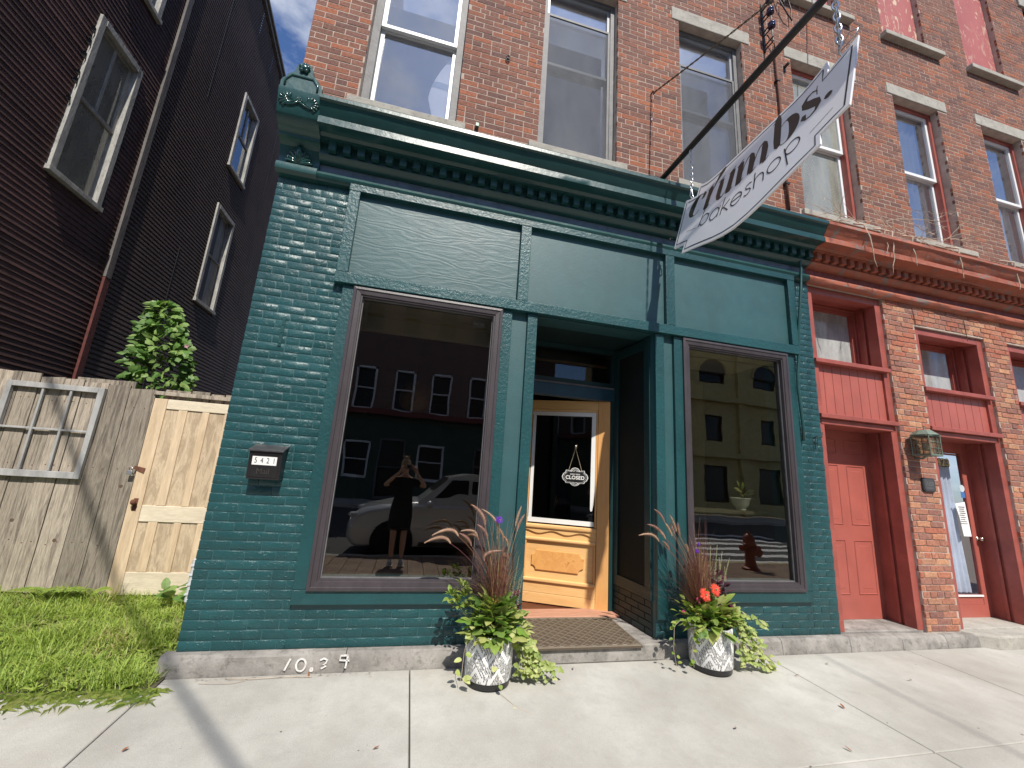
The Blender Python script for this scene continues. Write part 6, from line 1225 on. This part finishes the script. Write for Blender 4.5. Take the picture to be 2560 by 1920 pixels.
for i in range(1500):     # straggling runners over the sidewalk edge
    x = rr.uniform(-4.5, -1.35); y = -.215 - rr.random() ** 3 * .17; z = gz(y) + .004; a = rr.uniform(3.4, 6.0); l = rr.uniform(.04, .13); m.cr = rr.choice((.7, .8, .1, .75)); w = .0018
    m.add([(x - w, y, z), (x + w, y, z), (x + math.cos(a) * l * .5, y + math.sin(a) * l * .5, z + .02), (x + math.cos(a) * l, y + math.sin(a) * l * .8, z + .002)], [(0, 1, 2), (1, 3, 2)])
tag(m.build('lawn_grass', L_grass), 'unmown green grass and weeds in front of the board fence', 'grass', None, 'stuff')
def fern(label, c, n, L):
    t = thing('fern', label, 'fern', tuple(c)); 
    for k in range(n):
        m = MB(); a = -2.6 + 2.1 * k / max(1, n - 1) + R.uniform(-.2, .2); d = Vector((math.cos(a), math.sin(a) * .35 - .15, 0)); pth = [c + d * L * s_ / 8 + Vector((0, 0, L * .85 * (s_ / 8) - L * .55 * (s_ / 8) ** 2)) for s_ in range(9)]; m.cr = .3; m.tube(pth, .002, 4)
        for s_ in range(1, 9):
            for sd in (-1, 1):
                dd = (pth[s_] - pth[s_ - 1]).normalized(); sv_ = dd.cross(Vector((0, -.5, 1))).normalized() * sd
                for o_ in (0, .5): m.leaf(pth[s_ - 1].lerp(pth[s_], o_), sv_ + dd * .5, (0, -.4, 1), L * .24 * (1.1 - s_ / 9), .016, .1, .2, 'lance')
        m.build('frond', L_fern, t)
fern('yellow green fern clump against the fence boards', Vector((-3.0, 1.27, .12)), 7, .34); fern('smaller fern with few fronds left of the pine door', Vector((-2.78, 1.30, .12)), 4, .32); fern('low fern at the far left of the fence foot', Vector((-3.75, 1.15, .12)), 4, .22)
t = thing('burdock_weed', 'broad leaved weed at the foot of the pine door beside the corner', 'weed', (-1.85, 1.15, .1)); m = MB()
for k in range(16): a = R.uniform(0, 6.28); p = Vector((-1.85 + R.uniform(-.28, .16), 1.12 + R.uniform(-.1, .1), .14 + R.uniform(0, .12))); m.leaf(p, (math.cos(a), math.sin(a) * .5 - .4, .5), (0, -.3, 1), R.uniform(.09, .17), R.uniform(.07, .12), .1, .3, 'round')
m.build('leaves', L_ivy, t)
iv = thing('climbing_vine', 'tall leafy green vine rising above the fence in front of the ribbed wall', 'vine', (-3.15, 2.2, 0)); m, s_ = MB(), MB(); rr = random.Random(50)
def ivw(z): return .05 + .27 * max(0, min(1, (3.36 - z) / .75)) ** .75
for i in range(620):
    z = 1.7 + 1.66 * rr.random() ** .85; cx_ = -3.13 - .16 * max(0, (z - 2.3)) ** 1.0; a = rr.uniform(0, 6.283); q = rr.uniform(.3, 1) ** .5 * ivw(z) * (1 + .25 * noise.noise(Vector((a * 2, z * 4, 0)))); p = Vector((cx_ + math.cos(a) * q, 2.25 + math.sin(a) * q * .7, z)); d = Vector((math.cos(a), math.sin(a) * .7 - .35, rr.uniform(-.7, .3))); m.leaf(p, d, (rr.uniform(-.9, .9), -.8, rr.uniform(-.2, 1.0)), rr.uniform(.07, .15), rr.uniform(.04, .075), .15, .3, rr.choice(('ivy', 'ivy', 'oval')))
s_.tube([(-3.1, 2.3, 0), (-3.15, 2.3, 1.2), (-3.2, 2.28, 2.2), (-3.35, 2.26, 3.2)], .02, 6); s_.tube([(-3.05, 2.3, 0), (-3.0, 2.2, 1.5), (-2.95, 2.2, 2.4)], .015, 6)
m.build('leaves', L_ivy, iv, kind='stuff'); s_.build('stem', M_stem, iv)
t = thing('morning_glory_flower', 'pale pink flower at the right edge of the climbing vine', 'flower', (-2.78, 1.95, 2.75)); m = MB()
for k in range(5): a = k * 1.256; m.leaf((-2.79, 1.95, 2.76), (math.cos(a), -.4, math.sin(a)), (0, -1, 0), .028, .025, .1, .1, 'round')
m.build('petals', leafmat('pale_pink', [(.55, .32, .36), (.5, .3, .33)]), t)

m = MB(); rr = random.Random(91)
for k in range(26):
    x, y, r_ = rr.uniform(-2.4, 6.5), rr.uniform(-1.9, -.2), rr.uniform(.003, .008); 
    if (x < -1.3 and y > -.3): continue
    m.add([(x + r_ * math.cos(q * .9) * rr.uniform(.7, 1.2), y + r_ * math.sin(q * .9) * rr.uniform(.7, 1.2), gz(y) + .0014) for q in range(7)], [tuple(range(7))])
m.build('gum_spots', M('old_gum', (.13, .12, .11), .9), sw, kind='stuff')
# fallen leaves and litter on the sidewalk, each its own thing
M_dead = M('dead_leaf', (.24, .095, .04), .85, var=.35, ns=40)
DL = [(-.02, -.95, 'brown dead leaf on the left pavement slab'), (-.52, -.15, 'orange brown leaf by the ledge under the painted number'), (2.26, -1.02, 'dark curled leaf lying on the centre slab below the right planter'), (3.35, -.45, 'small brown leaf right of the joint beyond the right planter'), (3.28, -.92, 'curled brown twig leaf on the right slab'), (4.4, -.62, 'long reddish leaf on the far right slab'), (-1.60, -.32, 'broad brown leaf at the grass edge'), (-1.26, -.82, 'dark leaf fragment near the left joint'), (1.28, -.18, 'pale tan leaf beside the doormat front'), (1.46, -.17, 'small rust leaf in front of the door step'), (.62, -.13, 'tiny brown leaf by the ledge left of the planter'), (2.83, -1.32, 'dark small leaf at the bottom right slab'), (3.9, -.28, 'thin brown leaf near the ledge at the right')]
for k, (x, y, lb) in enumerate(DL):
    m = MB(); a = k * 1.9; m.leaf((x, y, gz(y) + .006), (math.cos(a), math.sin(a), .15), (.1, .1, 1), R.uniform(.028, .05), R.uniform(.012, .022), .5, -.2, 'oval'); m.cr = 0; m.r = [0] * len(m.r); tag(m.build('fallen_leaf', M_dead), lb, 'leaf', 'dead leaves on the sidewalk')
m = MB(); m.tube([(-1.05, -.135, gz(-.14) + .012), (-.9, -.15, 0.01), (-.7, -.14, .012), (-.5, -.145, .008)], .0022, 4); m.tube([(-1.2, -.17, .004), (-1.1, -.20, .02), (-1.0, -.19, .004), (-.92, -.165, .01)], .0018, 4); tag(m.build('dry_stalk', M_twig), 'thin dry runner stalk lying along the ledge at the left', 'twig')
m = MB(); 
for k in range(90): x = R.uniform(-1.25, -.1); y = -.105 - abs(R.gauss(0, .02)); s_ = R.uniform(.003, .009); m.add([(x - s_, y, gz(y) + .003), (x, y - s_, gz(y) + .006), (x + s_, y + s_ * .4, gz(y) + .003)], [(0, 1, 2)])
tag(m.build('leaf_litter', M_dead), 'crumbled leaf litter along the foot of the ledge', None, None, 'stuff')

# ================================================================== ACROSS THE STREET (seen mirrored in the glass)
OY = -18.0
ob_ = thing('opposite_building', 'dark brick row building across the street with a row of white framed windows', 'building', (0, OY, 0))
M_ob = redbrick('shaded_far_brick', [(.16, .09, .07), (.13, .075, .06), (.19, .1, .075)])
def obricks():
    m, t, o = newmat('far_brick_wall'); v = pos(t); b = N(t, 'ShaderNodeTexBrick'); b.inputs['Scale'].default_value = 1; b.inputs['Brick Width'].default_value = .21; b.inputs['Row Height'].default_value = .075; b.inputs['Mortar Size'].default_value = .008
    b.inputs['Color1'].default_value = c4((.20, .10, .075)); b.inputs['Color2'].default_value = c4((.13, .07, .055)); b.inputs['Mortar'].default_value = c4((.3, .26, .22)); r = N(t, 'ShaderNodeMapping'); r.inputs['Rotation'].default_value = (rad(90), 0, 0); lk(t, v, r.inputs['Vector']); lk(t, r.outputs[0], b.inputs['Vector']); bsdf(t, o, b.outputs[0], .9); return m
M_ob = obricks()
WX = [-10.85, -8.92, -6.99, -5.06, -3.13, -1.2, .70, 2.63, 4.56, 6.5]
OH = [(x, x + 1.0, 4.27, 6.45) for x in WX] + [(x, x + 1.0, 8.4, 10.4) for x in WX] + [(.32, 1.68, .9, 2.69), (-3.2, -2.0, .9, 2.69), (-1.6, -.3, .0, 2.9), (-7, -5, .8, 2.7), (3.2, 5.4, .8, 2.7)]
h = holes_grid(-12, 8, 4.1, 11.8, OH, OY - .3, OY); h.build('brick_wall', M_ob, ob_); h = holes_grid(-12, 8, -.2, 4.0, OH, OY - .3, OY + .05); h.build('shopfront_wall', M('dull_green_shopfront', (.05, .075, .05), .7), ob_); box('shop_cornice', -12, 8, OY - .1, OY + .35, 3.98, 4.24, M('dull_red_cornice', (.2, .05, .04), .6), ob_); box('roof_cornice', -12, 8, OY - .3, OY + .4, 11.8, 12.3, M_gdark, ob_)
for a, b, c, d in OH:
    w = box('window', a, b, OY - .16, OY - .15, c, d, M_gloss, ob_); m = MB(); fm_ = M_white if (4 < c < 5 or a in (.32, -3.2)) else M_gdark
    for q in ((a, a + .09, c, d), (b - .09, b, c, d), (a, b, c - .05, c + .07), (a, b, d - .09, d), (a + .09, b - .09, (c + d) / 2 - .03, (c + d) / 2 + .03)): m.box(q[0], q[1], OY - .14, OY + .06, q[2], q[3])
    m.build('frame', fm_, w)
yb = thing('yellow_building', 'pale yellow building with arched windows across the street', 'building', (22, -20, 0)); YY = -20.0; M_yel = M('yellow_render', (.62, .50, .22), .8)
YH = []
for k in range(6): x_ = 14.35 + k * 4.35; YH += [(x_, x_ + 1.9, .6, 3.0), (x_ + .3, x_ + 1.6, 4.6, 6.3), (x_, x_ + 1.9, 8.6, 9.3)]
holes_grid(11, 40, -.2, 13, YH, YY - .3, YY).build('wall', M_yel, yb)
for k in range(7): box('pilaster', 12.85 + k * 4.35, 13.4 + k * 4.35, YY, YY + .25, -.2, 11.0, M_yel, yb)
for z in (3.5, 7.2, 11.0): box('band_course', 11, 40, YY, YY + .45, z, z + .35, M_yel, yb)
for i, (a, b, c, d) in enumerate(YH):
    w = box('window', a, b, YY - .2, YY - .19, c, d + .0, M_gloss, yb); frame4(a, b, c, d, .09, YY - .18, YY - .05, M('brown_frame', (.10, .05, .035), .6), w, 'frame', step=False)
    if c > 8: m = MB(); m.prism([((a + b) / 2 + 1.0 * math.cos(rad(q)), 9.3 + 1.0 * math.sin(rad(q))) for q in range(0, 181, 15)], YY, YY + .03); m.build('fanlight', M_gloss, yb); m = MB(); m.tube([((a + b) / 2 + 1.05 * math.cos(rad(q)), YY + .06, 9.3 + 1.05 * math.sin(rad(q))) for q in range(0, 181, 15)], .09, 6); m.build('arch_moulding', M_yel, yb)
hy = thing('fire_hydrant', 'red fire hydrant near the kerb behind the viewer', 'hydrant', (7.08, -3.95, gz(-3.95))); M_hyd = M('hydrant_red', (.22, .04, .02), .45, var=.15)
hz = gz(-3.95); MB().lathe([(.17, 0), (.17, .03), (.12, .05), (.12, .08), (.105, .10), (.10, .46), (.135, .48), (.135, .51), (.115, .53), (.11, .62), (.08, .68), (.035, .71), (.035, .75), (.0, .755)], (7.08, -3.95, hz), 20).build('barrel', M_hyd, hy, smooth=True, angle=40)
for dx in (-1, 1): MB().lathe([(.055, 0), (.055, .12), (.062, .12), (.062, .17), (.025, .175), (.025, .2), (0, .2)], (7.08 + dx * .06, -3.95, hz + .42), 12, axis=(dx, 0, 0)).build('hose_cap', M_hyd, hy, smooth=True, angle=40)
MB().lathe([(.075, 0), (.075, .12), (.085, .12), (.085, .18), (.03, .185), (.03, .21), (0, .21)], (7.08, -3.89, hz + .38), 14, axis=(0, 1, 0)).build('steamer_cap', M_hyd, hy, smooth=True, angle=40)
# parked cars
def wheel(par, x, y, r=.35, s=1):
    w = MB().lathe([(r * .62, -.11), (r * .93, -.115), (r, -.08), (r, .08), (r * .93, .115), (r * .62, .11)], (x, y, -.27 + r), 28, axis=(0, 1, 0)).build('wheel', M('tyre_rubber', (.015, .015, .015), .8), par, smooth=True, angle=40)
    m = MB(); m.lathe([(r * .63, -.02), (r * .6, .06)], (x, y, -.27 + r), 28, axis=(0, s, 0)); m.lathe([(0, .07), (r * .16, .07), (r * .18, .05)], (x, y, -.27 + r), 12, axis=(0, s, 0))
    for k in range(5):
        a = k * 1.2566; c_, s_ = math.cos(a), math.sin(a); m.box(-.03, .03, -.01, .01, r * .1, r * .62); n = 8
        for q in range(len(m.v) - n, len(m.v)): vx, vy, vz = m.v[q]; m.v[q] = (x + vx * c_ - vz * s_, y + s * (.05 + vy), -.27 + r + vx * s_ + vz * c_)
    m.build('rim', M('alloy_rim', (.5, .5, .5), .3, 1), w)
def car(name, label, x0, y0, L, W_, H_, mat, nose, side, flip=False):
    # nose/roof profile as (t along, z) pairs; body sections lofted across the width
    t = thing(name, label, 'car', (x0 + L / 2, y0 - W_ / 2, -.27)); zb = -.27
    def sec(prof, yin): return [(x0 + (L - a * L if flip else a * L), z + zb) for a, z in prof]
    low = [(.0, .42), (.003, .66), (.015, .82), (.05, .95), (.14, 1.04), (.27, 1.10), (.30, 1.10), (.96, 1.10), (.99, .95), (1.0, .6), (.995, .35), (.97, .26), (.03, .26)]
    m = MB(); n = len(low)
    for j, (yo, sc) in enumerate(((0, .93), (-.10, 1.0), (-W_ + .10, 1.0), (-W_, .93))): m.add([(x0 + L / 2 + (p[0] - x0 - L / 2) * (.5 + sc * .5), y0 + yo, zb + (p[1] - zb) * (sc if p[1] > .4 else 1)) for p in sec(low, 0)], [])
    m.f = [tuple(range(n)), tuple(range(4 * n - 1, 3 * n - 1, -1))] + [(j * n + i, (j + 1) * n + i, (j + 1) * n + (i + 1) % n, j * n + (i + 1) % n) for j in range(3) for i in range(n)]; m.mi = [0] * len(m.f); body = m.build('body', mat, t, smooth=True, angle=35, bevel=.03)
    cab = [(.26, 1.0), (.415, H_ - .08), (.50, H_), (.86, H_ - .03), (.96, 1.04)]; n = len(cab); m = MB()
    for yo, sc in ((-.04, 0), (-.16, 1), (-W_ + .16, 1), (-W_ + .04, 0)): m.add([(p[0], y0 + (yo if k_ in (0, n - 1) or sc else yo), p[1] if (sc or k_ in (0, n - 1)) else zb + 1.03) for k_, p in enumerate(sec(cab, 0))], [])
    m.f = [(j * n + i, j * n + i + 1, (j + 1) * n + i + 1, (j + 1) * n + i) for j in range(3) for i in range(n - 1)]; m.mi = [0] * len(m.f); m.build('cabin', mat, t, smooth=True, angle=30)
    for sy, yy in ((1, y0 - .095), (-1, y0 - W_ + .095)):
        for a, b, c, d in ((.325, .425, .50, .50), (.515, .515, .66, .66), (.675, .675, .78, .90)):
            q = [(a, 1.07), (b, H_ - .13), (c, H_ - .12), (d, 1.08)]; q = sec(q, 0); m = MB(); m.add([(q[0][0], yy + sy * .035, q[0][1]), (q[1][0], yy - sy * .03, q[1][1]), (q[2][0], yy - sy * .03, q[2][1]), (q[3][0], yy + sy * .035, q[3][1])], [(0, 1, 2, 3)]); m.build('side_window', M_gloss, t)
    q = sec([(.275, 1.03), (.41, H_ - .10)], 0); m = MB(); m.add([(q[0][0], y0 - .15, q[0][1] + .015), (q[0][0], y0 - W_ + .15, q[0][1] + .015), (q[1][0], y0 - W_ + .25, q[1][1] + .015), (q[1][0], y0 - .25, q[1][1] + .015)], [(0, 1, 2, 3)]); m.build('windscreen', M_gloss, t)
    for yo in (-.12, -W_ + .12): q = sec([(.035, .82)], 0)[0]; MB().blob((q[0], y0 + yo, q[1]), (.16, .10, .07), 12, 8).build('headlight', M('headlight_lens', (.5, .52, .55), .15), t, smooth=True)
    for yo in (.06, -W_ - .06): q = sec([(.33, 1.08)], 0)[0]; MB().blob((q[0], y0 + yo, q[1]), (.07, .10, .07), 12, 8).build('mirror', mat, t, smooth=True)
    for a in (.19, .80):
        q = sec([(a, 0)], 0)[0]; MB().lathe([(.40, -.02), (.40, .012), (0, .013)], (q[0], y0 + .0, -.27 + .36), 24, axis=(0, 1, 0)).build('wheel_arch', M_dark, t)
        wheel(t, q[0], y0 - .08, .36, 1); wheel(t, q[0], y0 - W_ + .10, .36, -1)
    q = sec([(.0, .5)], 0)[0]; box('grille', min(q[0] - .012, q[0]), max(q[0] + .02, q[0]), y0 - W_ + .45, y0 - .45, zb + .48, zb + .70, M_gloss, t); box('sill_trim', x0 + L * .30, x0 + L * .70, y0 - .01, y0 + .012, zb + .28, zb + .36, M_gloss, t); return t
car('silver_suv', 'silver grey suv parked at the kerb behind the viewer', -1.05, -4.98, 4.6, 1.85, 1.70, M('silver_car_paint', (.62, .64, .66), .28, .2, var=.03, coat=.8), None, None)
car('dark_suv', 'dark blue black suv parked behind the silver one', -7.4, -5.0, 4.9, 1.95, 1.85, M('navy_car_paint', (.012, .015, .03), .2, .2, var=.03, coat=1), None, None)
# utility cables high over the street; the thick one is added unseen to throw the soft stripe on fence and pavement
oc1 = thing('shadow_cable', 'thick unseen cable added high over the pavement to cast the soft stripe', 'cable', (-1, -5, 8.5)); s_ = sv; P0 = Vector((-1.34, -.14, 0)) + s_ * 10.5; dcb = Vector((.603, -.797, 0)); m = MB(); m.tube([P0 - dcb * 4.2, P0 + dcb * 14], .026, 8); m.tube([P0 - dcb * 9, P0 - dcb * 4.2], .008, 5); m.build('cable', M_iron, oc1)
P1 = Vector((4.18, 0, 0)) + s_ * 13; oc2 = thing('drop_wire', 'thin dark overhead wire running out from the row building', 'cable', tuple(P1)); m = MB(); dd2 = Vector((-.06, -1, .0)); m.tube([P1 + Vector((0, 7.8, -1.2)), P1 + dd2 * 6], .009, 6); m.build('cable', M_iron, oc2)
for k, (y, z, lb) in enumerate(((-11, 7.4, 'lower overhead wire above the street'), (-11.4, 8.3, 'upper overhead wire above the street'))): tag(MB().tube([(-40 + i * 8, y, z - .5 * math.sin(i / 10 * math.pi)) for i in range(11)], .02, 5).build('overhead_wire', M_iron), lb, 'cable')

# ---- the photographer, standing on the pavers (seen only as a reflection)
pn = thing('person', 'woman in a short black dress and pale sneakers holding up a phone with both hands', 'person', (-.05, -3.86, gz(-3.8)))
def skin(name, V_, E_, mat, parent, sub=2):
    me = bpy.data.meshes.new(name); g = org(parent); me.from_pydata([tuple(Vector(p) - g) for p, r in V_], E_, []); o = bpy.data.objects.new(name, me); C.objects.link(o); o.parent = parent; me.materials.append(mat)
    md = o.modifiers.new('skin', 'SKIN'); sl = me.skin_vertices[0].data
    for i, (p, r) in enumerate(V_): sl[i].radius = r if isinstance(r, tuple) else (r, r)
    sl[0].use_root = True; s2 = o.modifiers.new('sub', 'SUBSURF'); s2.levels = sub; s2.render_levels = sub
    bpy.context.view_layer.update(); ev = o.evaluated_get(bpy.context.evaluated_depsgraph_get()); nm = bpy.data.meshes.new_from_object(ev); o.modifiers.clear(); o.data = nm; nm.polygons.foreach_set('use_smooth', [True] * len(nm.polygons)); return o
M_skin = M('skin', (.55, .33, .24), .5, var=.05); M_dress = M('black_dress', (.012, .012, .013), .8, var=.2); M_hair = M('blond_hair', (.42, .30, .17), .6, var=.3, ns=20)
px_, py_, g0 = -.05, -3.86, gz(-3.8)
Vp = [((px_, py_, g0 + .93), (.15, .10)), ((px_, py_, g0 + 1.12), (.125, .09)), ((px_, py_, g0 + 1.30), (.15, .10)), ((px_, py_, g0 + 1.40), (.10, .07)), ((px_, py_ + .01, g0 + 1.47), .048), ((px_ - .01, py_ + .02, g0 + 1.55), (.072, .085)), ((px_ - .01, py_ + .01, g0 + 1.635), (.068, .082)),
      ((px_ - .17, py_, g0 + 1.36), .052), ((px_ - .33, py_ + .05, g0 + 1.27), .040), ((px_ - .10, py_ + .135, g0 + 1.50), .026), ((px_ + .17, py_, g0 + 1.36), .052), ((px_ + .36, py_ + .05, g0 + 1.28), .040), ((px_ + .19, py_ + .135, g0 + 1.50), .026),
      ((px_ - .09, py_, g0 + .82), .085), ((px_ - .09, py_ + .01, g0 + .48), .052), ((px_ - .09, py_, g0 + .36), .052), ((px_ - .09, py_ - .01, g0 + .10), .034), ((px_ + .09, py_, g0 + .82), .085), ((px_ + .085, py_ + .01, g0 + .48), .052), ((px_ + .085, py_, g0 + .36), .052), ((px_ + .085, py_ - .01, g0 + .10), .034)]
skin('body', Vp, [(0, 1), (1, 2), (2, 3), (3, 4), (4, 5), (5, 6), (3, 7), (7, 8), (8, 9), (3, 10), (10, 11), (11, 12), (0, 13), (13, 14), (14, 15), (15, 16), (0, 17), (17, 18), (18, 19), (19, 20)], M_skin, pn)
m = MB(); prf = [(1.42, .145, .08), (1.38, .175, .115), (1.30, .165, .125), (1.14, .145, .115), (.98, .175, .135), (.80, .195, .155), (.56, .185, .15)]; vs = []
for z, a, b in prf: vs += [(px_ + a * math.cos(k * math.pi / 12), py_ + b * math.sin(k * math.pi / 12), g0 + z) for k in range(24)]
m.add(vs, [(i * 24 + k, i * 24 + (k + 1) % 24, (i + 1) * 24 + (k + 1) % 24, (i + 1) * 24 + k) for i in range(6) for k in range(24)]); m.add([(px_ + .145 * math.cos(k * math.pi / 12), py_ + .08 * math.sin(k * math.pi / 12), g0 + 1.42) for k in range(24)], [tuple(range(24))]); m.build('dress', M_dress, pn, smooth=True)
for s1 in (-1, 1): MB().tube([(px_ + s1 * .13, py_, g0 + 1.385), (px_ + s1 * .20, py_ + .01, g0 + 1.345), (px_ + s1 * .27, py_ + .03, g0 + 1.305)], [.078, .072, .062], 12).build('sleeve', M_dress, pn, smooth=True)
hc = Vector((px_ - .01, py_ + .0, g0 + 1.625)); m = MB(); m.blob(hc + Vector((0, -.025, .02)), (.092, .098, .10), 16, 12); m.blob(hc + Vector((0, -.03, .135)), (.045, .045, .035), 12, 8)
for k in range(10): a = R.uniform(0, 6.28); m.tube([hc + Vector((.03 * math.cos(a), -.03, .14)), hc + Vector((.08 * math.cos(a), -.03 + .04 * math.sin(a), .17 + .02 * math.sin(a)))], [.010, .002], 4)
m.build('hair', M_hair, pn, smooth=True)
m = MB(); m.blob(hc + Vector((0, .085, -.02)), (.012, .02, .018), 8, 6); m.blob(hc + Vector((0, .075, -.055)), (.024, .01, .008), 8, 6); m.build('nose_and_mouth', M_skin, pn, smooth=True)
for s1 in (-1, 1): MB().blob(hc + Vector((s1 * .03, .076, .005)), (.012, .008, .008), 8, 6).build('eye', M_dark, pn, smooth=True); MB().blob(hc + Vector((s1 * .078, -.0, -.02)), (.010, .018, .028), 8, 6).build('ear', M_skin, pn, smooth=True)
for s1, hx_ in ((-1, -.095), (1, .10)):
    hb = Vector((px_ + (-.10 if s1 < 0 else .19), py_ + .135, g0 + 1.50)); m = MB(); pc = Vector((hx_ * .93, -3.715, 1.495)); m.tube([hb, pc], [.026, .036], 8)
    for k in range(4): f0 = pc + Vector((-s1 * .005, .0, .028 - k * .018)); m.tube([f0, f0 + Vector((-s1 * .012, .028, .004)), f0 + Vector((-s1 * .032, .034, .002)), f0 + Vector((-s1 * (.042 - .004 * k), .032, 0))], [.009, .008, .0075, .006], 6)
    m.tube([pc + Vector((0, 0, -.03)), pc + Vector((-s1 * .03, .0, -.022)), pc + Vector((-s1 * .05, .004, -.005))], [.010, .009, .007], 6); m.build('hand', M_skin, pn, smooth=True)
for s1 in (-1, 1):
    m = MB(); c_ = Vector((px_ + s1 * .088, py_ + .03, g0)); m.blob(c_ + Vector((0, .02, .045)), (.046, .125, .045), 14, 8); m.build('sneaker', M('pale_sneaker', (.6, .57, .52), .7), pn, smooth=True); box('sole', c_.x - .048, c_.x + .048, c_.y - .10, c_.y + .145, g0 + .002, g0 + .022, M_white, pn, bevel=.008)
ph = thing('phone', 'grey smartphone held sideways in both hands', 'phone', (0, -3.68, 1.495)); box('case', -.078, .078, -3.690, -3.680, 1.46, 1.535, M('phone_case', (.16, .12, .14), .4), ph, bevel=.003); box('camera_bump', -.02, .02, -3.680, -3.676, 1.475, 1.515, M_gloss, ph, bevel=.001)
